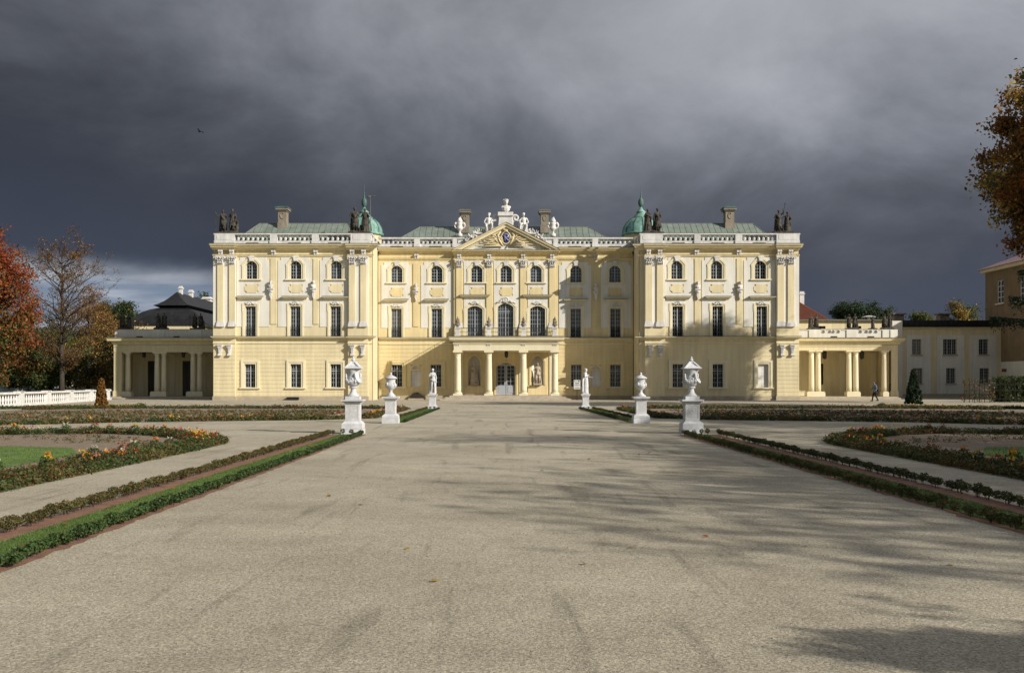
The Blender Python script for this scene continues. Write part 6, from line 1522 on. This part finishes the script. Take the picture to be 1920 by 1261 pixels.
# spruce whose boughs hang into the picture
rnd = random.Random(9)
sp = thing('spruce_tree', (29.6, 50, 0), 'dark spruce whose drooping boughs reach in at the right edge below the maple', 'tree')
m = MB(); m.tube([(0, 0, 0), (0, 0, 5), (0, 0, 10.6)], [.24, .15, .02], 8); P = []
for i in range(64):
    z = 1.2+9.3*(i/64); L = 3.0*(1-(z-1.2)/10)**.75+.1; L *= 1.0; L *= rnd.uniform(.7, 1.05); a = i*2.4+rnd.uniform(-.2, .2)
    if i in (26, 33, 42): a = PI+rnd.uniform(-.12, .12); L = (5.6, 4.6, 4.2)[(26, 33, 42).index(i)]
    d = Vector((math.cos(a), math.sin(a), 0)); p = [Vector((0, 0, z)), d*L*.35+Vector((0, 0, z+.1)), d*L*.7+Vector((0, 0, z-.25)), d*L+Vector((0, 0, z-.1))]
    m.tube(p, [.07, .05, .03, .01], 5, cap=False)
    for k in range(int(L*300)):
        u = rnd.uniform(.15, 1); c = p[0].lerp(p[1], u/.35) if u < .35 else p[1].lerp(p[2], (u-.35)/.35) if u < .7 else p[2].lerp(p[3], (u-.7)/.3)
        P.append(c+Vector((-d.y, d.x, 0))*rnd.gauss(0, .32*(1.25-u))+Vector((0, 0, -abs(rnd.gauss(0, .28)))))
put('trunk', m.mesh('trunk', M['bark'], True), sp); P = np.array([tuple(p) for p in P]); put('crown', quads_mesh('crown', leaf_quads(P, .12, RNG), [M['nee']]), sp)
# park trees beyond the right edge that throw the long shadows
sh1 = tree('park_tree', 'tall half-bare autumn park tree beyond the right edge, first of the row', 'tree', (40, 8, 0), 19, 12, (6.5, 6, 7), 26, 6, .34, [('lgold', 2), ('lyel', 1), ('lgr', 1)], .35, 40, extra=150, sig=.7, group='park trees beyond the right edge')
sh2 = tree('park_tree', 'dense tall autumn park tree beyond the right edge', 'tree', (42, 28, 0), 21, 14, (7, 6.5, 8), 28, 9, .36, [('lgold', 2), ('lor', 1), ('lgr', 1)], .4, 41, extra=420, sig=.75, group='park trees beyond the right edge')
for i, (src, x, y, rz, s) in enumerate(SHADE := [(sh1, 31, -2.5, 1.2, .95), (sh2, 37, 1, 2.0, .85), (sh1, 31, 9, 3.1, .95), (sh1, 38, 18, 4.4, 1.0), (sh2, 34, 29, 5.0, .8), (sh2, 46, 38, .7, .9), (sh1, 27, 4, 1.7, .8), (sh2, 58, 50, 2.8, .8)]):
    copy_thing(src, (x, y, 0), rz, 'autumn park tree out of view beyond the right edge, ' + ('nearest the camera', 'behind the nearest pair', 'beside the near hedges', 'level with the near bed', 'level with the large urns', 'level with the far bed', 'closest to the avenue', 'farthest, by the ochre building')[i], s)
tree('shadow_tree', 'unseen small tree outside the frame, crown flattened to cast the lower right shadow', 'tree', (10.3, 1.35, 0), 4.5, 4.05, (1.15, .26, .24), 11, 12, .10, [('lgold', 2), ('lgr', 2)], .05, 50, extra=25, sig=.09)  # added out of view; thin flat crown shaped to throw the foreground shadow patch
# clipped cones
conifer('topiary_cone', 'orange-brown clipped conifer cone near the left balustrade', (PX(190, 65), 65, 0), 1.95, .36, 51, 'lgold', 'topiary', z0=.08, nb=80, dens=3.5)
conifer('topiary_cone', 'tall dark green clipped conifer cone before the annexe at right', (PX(1713, 78), 78, 0), 2.75, .62, 52, 'nee', 'topiary', z0=.08, nb=110, dens=3)
# dark clipped hedge block at the right edge
def leaf_block(x0, x1, y0, y1, z0, z1, n, size, mats, seed):
    rng = np.random.default_rng(seed); P = rng.uniform((x0, y0, z0), (x1, y1, z1), (n, 3)); return leaf_quads(P, size, rng), rng.integers(0, len(mats), n)
t = thing('clipped_hedge', (PX(1908, 86), 86, 0), 'dark green clipped hedge block at the right edge below the ochre building', 'hedge')
V, mi = leaf_block(PX(1876, 86), PX(1990, 86), 85, 88, .0, 2.2, 9000, .2, ['ldk', 'lgr'], 3); V[:, :, 0] -= PX(1908, 86); V[:, :, 1] -= 86
put('foliage', quads_mesh('foliage', V, [M['ldk'], M['lgr']], mi), t)
# thin climbers on the trellis
t = thing('climbing_rose', (PX(1830, 83.7), 83.7, 0), 'straggly climbing plant with pale leaves on the iron trellis', 'plant')
V, mi = leaf_block(-1.2, 1.6, -.15, .15, .1, 2.0, 260, .16, ['lyel', 'lgr'], 5); put('foliage', quads_mesh('foliage', V, [M['lgold'], M['lgr'], M['lyel']], mi), t)
m = MB(); [m.tube([(x, 0, 0), (x+.2, 0, 1), (x-.1, 0, 2)], .015, 4) for x in (-1, -.3, .4, 1.2)]; put('stem', m.mesh('stem', M['bark']), t)

# ---- low box hedges beside the avenue -------------------------------------
def shrub_mesh(seed, h, w, n, size, mats, w8):
    rng = np.random.default_rng(seed); d = rng.normal(size=(n, 3)); d /= np.linalg.norm(d, axis=1)[:, None]; r = rng.uniform(.35, 1, n)[:, None]**.5
    P = d*r*np.array([w/2, w/2, h*.36])+np.array([0, 0, h*.62]); P[:, 2] = np.maximum(P[:, 2], h*.2)
    mi = rng.choice(len(mats), n, p=np.array(w8)/sum(w8)); V = leaf_quads(P, size, rng)
    # stems as thin triangles-quads
    S = []
    for k in range(5):
        a = rng.uniform(0, 6.28); x, y = w*.12*math.cos(a), w*.12*math.sin(a); S.append([(x-.004, y, 0), (x+.004, y, 0), (x*2+.003, y*2, h*.6), (x*2-.003, y*2, h*.6)])
    V = np.vstack([V, np.array(S)]); mi = np.concatenate([mi, np.full(5, len(mats))])
    return quads_mesh('shrub', V, [M[q] for q in mats]+[M['bark']], mi)
near_g = [shrub_mesh(60+k, .135, .18, 320, .028, ['box1', 'box3'], [5, 1.6]) for k in range(4)]
near_b = [shrub_mesh(70+k, .155, .16, 220, .026, ['box2', 'box3', 'box1'], [4, 3, 1]) for k in range(4)]
dark_g = [shrub_mesh(80+k, .165, .14, 220, .026, ['box1', 'box3', 'box2'], [2, 3, 1]) for k in range(4)]
def hedge_row(lab, pts, sp, meshes, sc_=1.0, jit=.02, name='box_hedge'):
    rnd = random.Random(len(lab)); A_ = Vector(pts[0]+(0,)); t = thing(name, A_, lab, 'hedge', 'low box hedges beside the avenue')
    for a, c in zip(pts, pts[1:]):
        a, c = Vector(a+(0,)), Vector(c+(0,)); n = int((c-a).length/sp)
        for i in range(n):
            p = a.lerp(c, i/n)+Vector((rnd.gauss(0, jit), rnd.gauss(0, jit), 0))-A_; s = sc_*rnd.uniform(.82, 1.15)
            put('shrub', rnd.choice(meshes), t, p, rnd.uniform(0, 6.3), (s, s, s*rnd.uniform(.9, 1.1)))
hedge_row('bright green box hedge along the left edge of the avenue, nearest the gravel', [(-4.33, 5.4), (-4.33, 31.4)], .135, near_g)
hedge_row('bronze-brown box hedge on the outer side of the left grass strip', [(-5.33, 5.8), (-5.33, 31.4)], .125, near_b)
hedge_row('short row of box plants before the near left pedestal', [(-5.2, 31.45), (-4.4, 31.45)], .2, dark_g)
hedge_row('low box hedge along the right edge of the avenue, nearest the gravel', [(5.62, 5.4), (5.62, 31.4)], .145, [dark_g[0], near_b[1], dark_g[2], near_b[3]])
hedge_row('dark box hedge of separate plants on the outer side of the right grass strip', [(6.68, 5.8), (6.68, 31.4)], .155, dark_g, 1.05)
hedge_row('short row of box plants before the near right pedestal', [(5.75, 31.45), (6.6, 31.45)], .2, dark_g)
for nm, xi0, xi1, xo0, xo1 in (('left', -3.95, -3.87, -4.75, -4.62), ('right', 5.15, 4.75, 5.95, 5.6)):
    hedge_row(f'far box hedge beside the avenue between urn and statue, inner {nm}', [(xi0, 41.4), (xi1, 62.2)], .2, near_g if nm == 'left' else dark_g, 1.0)
    hedge_row(f'far box hedge beside the avenue between urn and statue, outer {nm}', [(xo0, 41.4), (xo1, 62.2)], .2, near_b if nm == 'left' else dark_g, 1.0)
    hedge_row(f'short row of dark box plants before the garden statue pedestal, {nm}', [(xo1, 62.3), (xi1, 62.3)], .22, dark_g, 1.1)
def blades(rects, n, h, seed, mats, lean=.4):
    rng = np.random.default_rng(seed); out = []
    ar = np.array([(r[1]-r[0])*(r[3]-r[2])*r[4] for r in rects]); pr = ar/ar.sum(); k = rng.choice(len(rects), n, p=pr); R = np.array([r[:4] for r in rects])[k]
    x = rng.uniform(R[:, 0], R[:, 1]); y = rng.uniform(R[:, 2], R[:, 3]); a = rng.uniform(0, 6.283, n); hh = h*rng.uniform(.5, 1.3, n); w_ = .0035+.0006*y/4
    b0 = np.stack([x-np.cos(a)*w_, y-np.sin(a)*w_, np.zeros(n)], 1); b1 = np.stack([x+np.cos(a)*w_, y+np.sin(a)*w_, np.zeros(n)], 1)
    tp = np.stack([x+rng.normal(size=n)*hh*lean, y+rng.normal(size=n)*hh*lean, hh], 1)
    return np.stack([b0, b1, tp], 1), rng.choice(len(mats), n, p=[.8, .2])
def strip(name, pts, z, mat, jit=.0):
    rnd = random.Random(len(name)); out = []
    for a, c in zip(pts, pts[1:]+pts[:1]):
        L = math.hypot(c[0]-a[0], c[1]-a[1]); n = max(1, int(L/.18)) if jit else 1
        for i in range(n): out.append((a[0]+(c[0]-a[0])*i/n+(rnd.gauss(0, jit) if i else 0), a[1]+(c[1]-a[1])*i/n))
    b = MB(); b.poly([(x, y, z) for x, y in out]); return struct(name, b, mat)
for nm, xi, xo, s in (('left', -4.33, -5.33, -1), ('right', 5.62, 6.68, 1)):
    # soil edge under hedges, red grit band, turf
    strip('soil_strip', sorted_pts := [(min(xi-s*.10, xo+s*.07), 4.6), (max(xi-s*.10, xo+s*.07), 4.6), (max(xi-s*.10, xo+s*.07), 31.55), (min(xi-s*.10, xo+s*.07), 31.55)], .004, M['red'], .022)
    g0, g1 = sorted((xi+s*.05, xi+s*.69)); strip('turf_strip', [(g0, 4.6), (g1, 4.6), (g1, 31.4), (g0, 31.4)], .012, M['lawn'], .016)
    V, mi = blades([(g0, g1, 5, 12, 5), (g0, g1, 12, 20, 2.5), (g0, g1, 20, 31.4, 1.5)], 60000, .032, 90+s, ['grass', 'grassy'])
    tag(put('grass', quads_mesh('grass', V, [M['grass'], M['grassy']], mi)), f'short green grass of the narrow strip between the {nm} box hedges', 'grass', kind='stuff')
    xa_, xb_ = (-4.75, -3.95) if s < 0 else (5.15, 5.95)
    pts = [(-4.75, 41.3), (-3.95, 41.3), (-3.87, 62.3), (-4.62, 62.3)] if s < 0 else [(5.15, 41.3), (5.95, 41.3), (5.6, 62.3), (4.75, 62.3)]
    strip('turf_strip', pts, .012, M['turf'])
    V, mi = blades([(xa_+.1, xb_-.1 if s < 0 else xb_-.25, 41.5, 52, 1.3), (-4.6 if s < 0 else 4.95, -3.95 if s < 0 else 5.65, 52, 62, 1)], 14000, .06, 95+s, ['grass', 'grassy'])
    tag(put('grass', quads_mesh('grass', V, [M['grass'], M['grassy']], mi)), f'short grass of the far strip between urn and statue on the {nm}', 'grass', kind='stuff')
# ---- flower beds -------------------------------------------------------------
def poly_pts(rng, poly, n):
    P = np.array(poly); lo, hi = P.min(0), P.max(0); out = []
    while len(out) < n:
        q = rng.uniform(lo, hi, (n, 2))
        ins = np.zeros(n, bool); j = len(P)-1
        for i in range(len(P)):
            c = ((P[i, 1] > q[:, 1]) != (P[j, 1] > q[:, 1])) & (q[:, 0] < (P[j, 0]-P[i, 0])*(q[:, 1]-P[i, 1])/(P[j, 1]-P[i, 1]+1e-9)+P[i, 0]); ins ^= c; j = i
        out += list(q[ins])
    return np.array(out[:n])
def offset_line(pts, d):
    out = []; n = len(pts)
    for i in range(n):
        a = Vector(pts[max(i-1, 0)]); c = Vector(pts[min(i+1, n-1)]); t_ = (c-a).normalized(); out.append((pts[i][0]-t_.y*d, pts[i][1]+t_.x*d))
    return out
def along(pts, rng, n, d0, d1):
    P = [np.array(p) for p in pts]; L = np.array([np.linalg.norm(b_-a) for a, b_ in zip(P, P[1:])]); k = rng.choice(len(L), n, p=L/L.sum()); u = rng.random(n)
    A_ = np.array([P[i] for i in k]); B_ = np.array([P[i+1] for i in k]); t_ = (B_-A_)/np.linalg.norm(B_-A_, axis=1)[:, None]; nrm = np.stack([-t_[:, 1], t_[:, 0]], 1); d = rng.uniform(d0, d1, n)
    return A_+(B_-A_)*u[:, None]+nrm*d[:, None]
def clumps(P2, h, w_, per, size, rng, mats, w8, patch=.5):
    n = len(P2); hh = h*rng.uniform(.7, 1.25, n)
    idx = np.repeat(np.arange(n), per); d = rng.normal(size=(n*per, 3))*np.array([w_/2.4, w_/2.4, 1])
    P = np.empty((n*per, 3)); P[:, :2] = P2[idx]+d[:, :2]; P[:, 2] = hh[idx]*rng.uniform(.12, 1, n*per)
    g = np.sin(P2[:, 0]*1.7+1.3)+np.sin(P2[:, 1]*1.3+P2[:, 0]*.6)+rng.normal(size=n)*.7; o = g.argsort().argsort()/n; cum = np.cumsum(np.array(w8)/sum(w8)); mi = np.searchsorted(cum, o*.999)[idx]
    r = rng.random(len(mi)) < .3; mi[r] = rng.choice(len(mats), r.sum(), p=np.array(w8)/sum(w8))
    return leaf_quads(P, size, rng), mi
def blossoms(P2, h, size, rng, mats, w8, nper=7):
    n = len(P2); g = np.sin(P2[:, 0]*.9+.5)+np.sin(P2[:, 1]*.8+P2[:, 0]*.35)+rng.normal(size=n)*.8; o = g.argsort().argsort()/n; cum = np.cumsum(np.array(w8)/sum(w8)); mi = np.searchsorted(cum, o*.999)
    C = np.concatenate([P2, (h*rng.uniform(.75, 1.25, n))[:, None]], 1); idx = np.repeat(np.arange(n), nper)
    return leaf_quads(C[idx]+rng.normal(size=(n*nper, 3))*size*.28, size, rng), mi[idx]
def bed(nm, border, inner, seed, lab, near=True, mirror=None, nbox=2600, nfl=420, rows=None, lawn=None, band=.9, tone=0):
    """border: open polyline, band of planting lies to its left; inner: soil polygon"""
    rng = np.random.default_rng(seed); X = (lambda p: (1.3-p[0], p[1])) if mirror else (lambda p: p)
    bo = [X(p) for p in border]; inn = [X(p) for p in inner]; sgn = -1 if mirror else 1
    base = bo[0]; t = thing('flower_bed', (base[0], base[1], 0), lab, 'flower bed', 'parterre flower beds'); O = np.array([base[0], base[1], 0.])
    b = MB(); q = inn if not mirror else inn[::-1]; b.poly([(x, y, .006) for x, y in q]); b.build('soil', M['soil'], t)
    sz = .05 if near else .085; per = 16 if near else 9
    P = np.vstack([along(bo, rng, nbox//2, *sorted((0, sgn*.16))), along(bo, rng, nbox//3, *sorted((sgn*(band-.15), sgn*band))), along(bo, rng, nbox//6, *sorted((sgn*.35, sgn*.5)))])
    V, mi = clumps(P, .15, .14, per, sz, rng, ['box2', 'box3', 'box1'], [4, 3, 1.5])
    o = put('box_edging', quads_mesh('box_edging', V-O, [M['box2'], M['box3'], M['box1']], mi), t); o['kind'] = 'stuff'
    P = along(bo, rng, nbox//2, *sorted((sgn*.2, sgn*(band-.2)))); P = P[(np.sin(P[:, 0]*2.3+seed)+np.sin(P[:, 1]*1.9)+rng.normal(size=len(P))*.5) > -.7]
    V, mi = clumps(P, .21, .2, per, sz*1.15, rng, ['box3', 'lgr', 'lbr', 'box1'], [3, 3, 3, 1.5])
    o = put('flower_foliage', quads_mesh('flower_foliage', V-O, [M['box3'], M['lgr'], M['lbr'], M['box1']], mi), t); o['kind'] = 'stuff'
    P = along(bo, rng, nfl, *sorted((sgn*.22, sgn*(band-.2)))); keep = (np.sin(P[:, 0]*1.1+seed)+np.sin(P[:, 1]*.9+P[:, 0]*.5)) > -.6; P = P[keep]
    V, mi = blossoms(P, .25, .045 if near else .065, rng, ['fy', 'fo', 'fr', 'fw', 'fp'], [3, 3, 1.6, 1.2, .8])
    o = put('blossoms', quads_mesh('blossoms', V-O, [M[q] for q in ('fy', 'fo', 'fr', 'fw', 'fp')], mi), t); o['kind'] = 'stuff'
    for ln in (rows or []):
        ln = [X(p) for p in ln]; L = sum((Vector(c)-Vector(a)).length for a, c in zip(ln, ln[1:])); P = along(ln, rng, int(L*9), -.08, .08)
        V, mi = clumps(P, .10, .11, 8 if near else 6, sz*.9, rng, ['box2', 'box3', 'box1'], [4, 2, 1]); o = put('box_row', quads_mesh('box_row', V-O, [M['box2'], M['box3'], M['box1']], mi), t); o['kind'] = 'stuff'
    if lawn:
        lw = [X(p) for p in lawn]; b = MB(); b.poly([(x, y, .012) for x, y in (lw if not mirror else lw[::-1])]); b.build('lawn', M['lawn'], t)
        P = poly_pts(rng, lw, 26000); n = len(P); a = rng.uniform(0, 6.28, n); w_ = .010; hh = .055*rng.uniform(.5, 1.3, n); c, s_ = np.cos(a)*w_, np.sin(a)*w_
        b0 = np.stack([P[:, 0]-c, P[:, 1]-s_, 0*a], 1); b1 = np.stack([P[:, 0]+c, P[:, 1]+s_, 0*a], 1); tp = np.stack([P[:, 0]+rng.normal(size=n)*.02, P[:, 1]+rng.normal(size=n)*.02, hh], 1)
        o = put('lawn_grass', quads_mesh('lawn_grass', np.stack([b0, b1, tp], 1)-O, [M['grass']]), t); o['kind'] = 'stuff'
    return t
nb_border = [(-7.45, 6), (-7.4, 12), (-7.3, 18), (-7.25, 24), (-7.3, 26.9), (-8.2, 29.2), (-10, 31.4), (-12.2, 33.0), (-15, 32.2), (-18, 31.2), (-23, 31.2), (-30, 31.4)]
nb_soil = nb_border+[(-30, 6)]
nb_lawn = [(-9.35, 8), (-9.3, 17), (-9.45, 22.6), (-10.6, 25.0), (-12.5, 25.6), (-17, 25.2), (-26, 25.2), (-26, 8)]
nb_rows = [[(-9.0, 20), (-9.0, 26.2), (-10, 27.4), (-12, 27.0)], [(-10, 27.6), (-13, 28.6), (-17, 28.3), (-24, 28.2)], [(-10.3, 28.6), (-12.5, 30.2), (-15, 29.6), (-24, 29.4)]]
fb_border = [(-5.65, 60.5), (-5.7, 45.8), (-7.3, 44.2), (-12, 42.6), (-16, 40.2), (-17.2, 38.6), (-21, 37.2), (-30, 36.6), (-36, 39)]
fb_border = fb_border[::-1]
fb_soil = [(-31, 37)]+fb_border[1:]+[(-6.5, 63.5), (-24, 64), (-31, 60)]
def far_bed(mirror, seed, lab):
    border = [(-31, 37.2), (-26, 36.7), (-21, 37.2), (-17.6, 39.4), (-15.5, 41.3), (-12, 42.7), (-8.0, 44.0), (-5.7, 46.2), (-5.65, 61.5), (-8, 64.2), (-16, 64.6), (-25, 64.4), (-29, 61)]
    rows = [[(-29+k*.7, 40+k*2.6), (-18+k*.2, 42.4+k*2.3), (-8.3, 47+k*1.9)] for k in range(8)]+[[(-27, 41+k*3), (-20, 47+k*1.6), (-14, 43.6+k*2.6), (-8.5, 50+k*1.4)] for k in range(6)]
    rng = random.Random(seed); bed('x', border, border, seed, lab, near=False, mirror=mirror, nbox=3000, nfl=260, rows=rows, band=.8)
bed('n', nb_border, nb_soil, 101, 'near left parterre bed with lawn centre and red, yellow and white blooms along its edge', True, None, 4200, 620, nb_rows, nb_lawn)
bed('n', nb_border, nb_soil, 102, 'near right shaded parterre bed with lawn centre and orange blooms at its tip', True, True, 4200, 420, nb_rows, nb_lawn)
far_bed(None, 103, 'far left parterre bed with brown soil and box pattern before the left wing')
far_bed(True, 104, 'far right shaded parterre bed with box pattern before the right wing')
# roses that stand out at the nearest edges
def rose(seed, col):
    rng = np.random.default_rng(seed); n = 260; d = rng.normal(size=(n, 3)); d /= np.linalg.norm(d, axis=1)[:, None]; P = d*rng.uniform(.3, 1, n)[:, None]**.5*np.array([.2, .2, .17])+np.array([0, 0, .24])
    V = leaf_quads(P, .055, rng); f = quads_mesh('leaves', V, [M['box1'], M['lgr']], rng.integers(0, 2, n)); C = []
    k = 6; a = rng.uniform(0, 6.28, k); r = rng.uniform(.02, .18, k); C = np.stack([r*np.cos(a), r*np.sin(a), rng.uniform(.34, .46, k)], 1); idx = np.repeat(np.arange(k), 9)
    B_ = leaf_quads(C[idx]+rng.normal(size=(len(idx), 3))*.015, .05, rng); return f, quads_mesh('blooms', B_, [M[col]])
kinds = {c: rose(200+i, c) for i, c in enumerate(('fy', 'fo', 'fr', 'fw', 'fp'))}
cn = {'fy': 'yellow', 'fo': 'orange', 'fr': 'red', 'fw': 'white', 'fp': 'pink'}; rnd = random.Random(77)
rs = [(-7.9, 15.6, 'fr'), (-8.0, 17.9, 'fy'), (-8.25, 18.4, 'fo'), (-7.9, 19.1, 'fy'), (-8.1, 20.1, 'fw'), (-7.8, 20.9, 'fr'), (-8.0, 22, 'fw'), (-7.9, 23.1, 'fo'), (-8.0, 24.4, 'fw'), (-7.75, 25.2, 'fr'), (-7.9, 26.4, 'fr'), (-8.6, 28.2, 'fy'), (-9.4, 29.5, 'fp'), (-10.2, 30.6, 'fo'), (-11.3, 31.2, 'fy'), (-12.3, 31.8, 'fo'), (-13.6, 31.6, 'fw'), (-15, 31.2, 'fo'), (-8.3, 16.6, 'fw'), (-12.9, 32.1, 'fr')]
cnt = {}; ORD = 'first second third fourth fifth sixth seventh eighth ninth tenth'.split(); rs.sort(key=lambda r: r[1])
for side in (0, 1):
    for x, y, c in rs:
        if side and rnd.random() < .25: continue
        X_ = x if not side else 1.3-x; y_ = y+(0 if not side else .5); c_ = c if not side or c != 'fw' else 'fo'
        k = (side, c_); cnt[k] = cnt.get(k, 0)+1
        t = thing('rose_bush', (X_, y_, 0), f'{ORD[cnt[k]-1]} {cn[c_]} flowering rose bush from the camera in the near {"right" if side else "left"} bed', 'rose bush', f'{cn[c_]} roses of the near {"right" if side else "left"} bed', rz=rnd.uniform(0, 6))
        s = rnd.uniform(.6, .85); put('leaves', kinds[c_][0], t, sc_=s); put('blooms', kinds[c_][1], t, sc_=s)['kind'] = 'stuff'
# small lawns by the terrace with clipped edging
for nm, mir in (('left', 0), ('right', 1)):
    X = (lambda x: 1.3-x) if mir else (lambda x: x); q = [(X(-23.5), 66.8), (X(-34), 60.5), (X(-32.5), 67.5), (X(-25), 70)]
    if mir: q = q[::-1]
    strip('terrace_lawn', q, .008, M['lawn']); rng = np.random.default_rng(300+mir); P = poly_pts(rng, q, 9000); n = len(P); w_ = .02; hh = .08*rng.uniform(.5, 1.3, n)
    b0 = np.stack([P[:, 0]-w_, P[:, 1], hh*0], 1); b1 = np.stack([P[:, 0]+w_, P[:, 1], hh*0], 1); tp = np.stack([P[:, 0], P[:, 1], hh], 1)
    tag(put('grass', quads_mesh('grass', np.stack([b0, b1, tp], 1), [M['grass']])), f'grass of the small lawn near the {nm} end of the court', 'grass', kind='stuff')
    pts = [(X(-34), 60.6), (X(-23.7), 66.9), (X(-25), 70)]; P = along(pts, rng, 900, -.1, .1); V, mi = clumps(P, .2, .15, 8, .08, rng, ['box3', 'box1', 'box2'], [2, 2, 1])
    tag(put('box_edging', quads_mesh('box_edging', V, [M['box3'], M['box1'], M['box2']], mi)), f'low clipped box edging round the small {nm} lawn of the court', 'hedge', kind='stuff')
# fallen leaves, pebbles
rng = np.random.default_rng(5); n = 260; P = np.stack([rng.uniform(-5.2, 6.5, n), rng.uniform(5, 30, n), np.full(n, .05)], 1); w8 = rng.random(n) < .45
P[w8, 0] = np.where(rng.random(w8.sum()) < .55, rng.uniform(-4.95, -4.4, w8.sum()), rng.uniform(5.7, 6.3, w8.sum())); P[~w8, 2] = .012; P = P[(w8) | (rng.random(n) < .3)]
V = leaf_quads(P, .085, rng, 2.5); tag(put('fallen_leaves', quads_mesh('fallen_leaves', V, [M['lyel'], M['lgold'], M['lor']], rng.integers(0, 3, len(P)))), 'scattered fallen yellow and brown leaves on grass and gravel', 'leaves', kind='stuff')
n = 9000; y = 4.4+rng.random(n)**1.8*13; x = rng.uniform(-.55, .56, n)*y; k = (x > -4.2) & (x < 5.5); x, y = x[k], y[k]; n = len(x); s = rng.uniform(.002, .0055, n)*(1+y/20)
O8 = np.array([(1, 0, 0), (0, 1, 0), (-1, 0, 0), (0, -1, 0), (0, 0, .8)]); T = np.array([(0, 1, 4), (1, 2, 4), (2, 3, 4), (3, 0, 4)])
C = np.stack([x, y, 0*x], 1); rot = rng.uniform(0, 6.28, n); cs, sn = np.cos(rot), np.sin(rot); U = O8[None].repeat(n, 0)*s[:, None, None]*rng.uniform(.6, 1.3, (n, 1, 3)); UX = U[:, :, 0]*cs[:, None]-U[:, :, 1]*sn[:, None]; UY = U[:, :, 0]*sn[:, None]+U[:, :, 1]*cs[:, None]
W_ = np.stack([UX, UY, U[:, :, 2]], 2)+C[:, None]; V = W_[:, T].reshape(-1, 3, 3)
M['peb2'] = pmat('dark_pebble', (.12, .105, .085), var=.3, vscale=20, bump=0)
tag(put('gravel_grains', quads_mesh('gravel_grains', V, [M['pebble'], M['peb2']], np.repeat(rng.random(n) < .3, 4).astype(int))), 'loose pale and dark gravel grains on the near avenue', 'gravel', kind='stuff')
# ------------------------------------------------------------------ the walker
def person():
    x, y = PX(1641, 90), 90.; t = thing('person', (x, y, 0), 'person in blue-grey shirt and dark trousers walking left past the right colonnade', 'person', rz=-PI/2)
    b = MB(); hips = 0
    legs = ((-.09, Vector((-.09, 0, .9)), Vector((-.09, -.16, .5)), Vector((-.09, -.22, .09))), (.09, Vector((.09, 0, .9)), Vector((.09, .02, .48)), Vector((.09, .2, .12))))
    for s, h, k, a in legs: b.cap(h, k, .08, .055); b.cap(k, a, .052, .036); b.cap(a+Vector((0, .04, -.04)), a+Vector((0, -.13, -.05)), .036, .03)
    b.ell((0, 0, .95), (.16, .12, .13)); b.ell((0, -.01, 1.1), (.14, .1, .14)); b.ell((0, -.03, 1.28), (.17, .12, .17)); b.cap((-.14, -.03, 1.4), (.14, -.03, 1.4), .07, .07)
    b.cap((0, -.03, 1.42), (0, -.06, 1.55), .055, .05); head(b, (0, -.09, 1.66), 1.0, 0, .12, 'none')
    A_ = (((.2, -.03, 1.38), (.25, .06, 1.13), (.22, -.1, .92)), ((-.2, -.03, 1.38), (-.26, -.1, 1.14), (-.22, -.3, 1.02)))
    for S, E_, W2 in A_: b.cap(S, E_, .055, .042); b.cap(E_, W2, .04, .028); hand(b, W2, Vector(W2)-Vector(E_))
    put('body', remesh(b, 'body', M['skin'], .013, 1), t)
    m = MB(); m.ell((0, -.01, 1.1), (.165, .125, .17)); m.ell((0, -.03, 1.28), (.19, .14, .185)); m.cap((-.15, -.03, 1.4), (.15, -.03, 1.4), .083, .083); m.ell((0, 0, .97), (.18, .14, .1))
    for S, E_, W2 in A_: m.cap(S, E_, .07, .056); m.cap(E_, Vector(E_).lerp(Vector(W2), .85), .055, .042)
    put('shirt', remesh(m, 'shirt', M['shirt'], .016, 2), t)
    m = MB(); m.ell((0, 0, .93), (.175, .135, .14))
    for s, h, k, a in legs: m.cap(h, k, .098, .075); m.cap(k, a+Vector((0, 0, .02)), .073, .058)
    put('trousers', remesh(m, 'trousers', M['trous'], .016, 2), t)
    m = MB()
    for s, h, k, a in legs: m.cap(a+Vector((0, .05, -.04)), a+Vector((0, -.15, -.05)), .048, .042)
    put('shoes', remesh(m, 'shoes', M['bag'], .014, 1), t)
    m = MB(); m.ell((0, -.065, 1.70), (.085, .1, .095)); m.ell((0, -.03, 1.66), (.082, .08, .09)); put('hair', remesh(m, 'hair', M['hair'], .014, 1), t)
    bg = thing('shoulder_bag', (x+.22, y, 1.0), 'black bag hanging at the back of the walking person', 'bag'); m = MB(); m.ell((0, 0, 0), (.13, .17, .14), 12, 8); m.tube([(0, -.1, .1), (-.15, -.12, .38), (-.3, .1, .45), (-.1, .14, .1)], .015, 5); put('bag_body', m.mesh('bag_body', M['bag'], True), bg)
person()
# a bird far off
m = MB(); m.ell((0, 0, 0), (.05, .14, .05), 8, 6); m.ell((0, -.15, .02), (.03, .035, .03), 6, 5)
for s in (-1, 1): m.v_ = None; n = len(m.v); m.v += [(s*.03, -.07, .01), (s*.03, .06, .01), (s*.24, .07, .12), (s*.26, -.04, .13), (s*.46, .05, .04)]; m.face((n, n+1, n+2, n+3)); m.face((n+3, n+2, n+4))
n = len(m.v); m.v += [(-.03, .1, 0), (.03, .1, 0), (.06, .24, .0), (-.06, .24, .0)]; m.face((n, n+1, n+2, n+3))
o = m.build('bird', M['iron'], None, loc=(0, 0, 0)); o.location = (PX(375, 80), 80, PZ(247, 80)); o.rotation_euler = (0, .25, 1.1); tag(o, 'small dark bird flying in the grey sky above the left wing', 'bird')
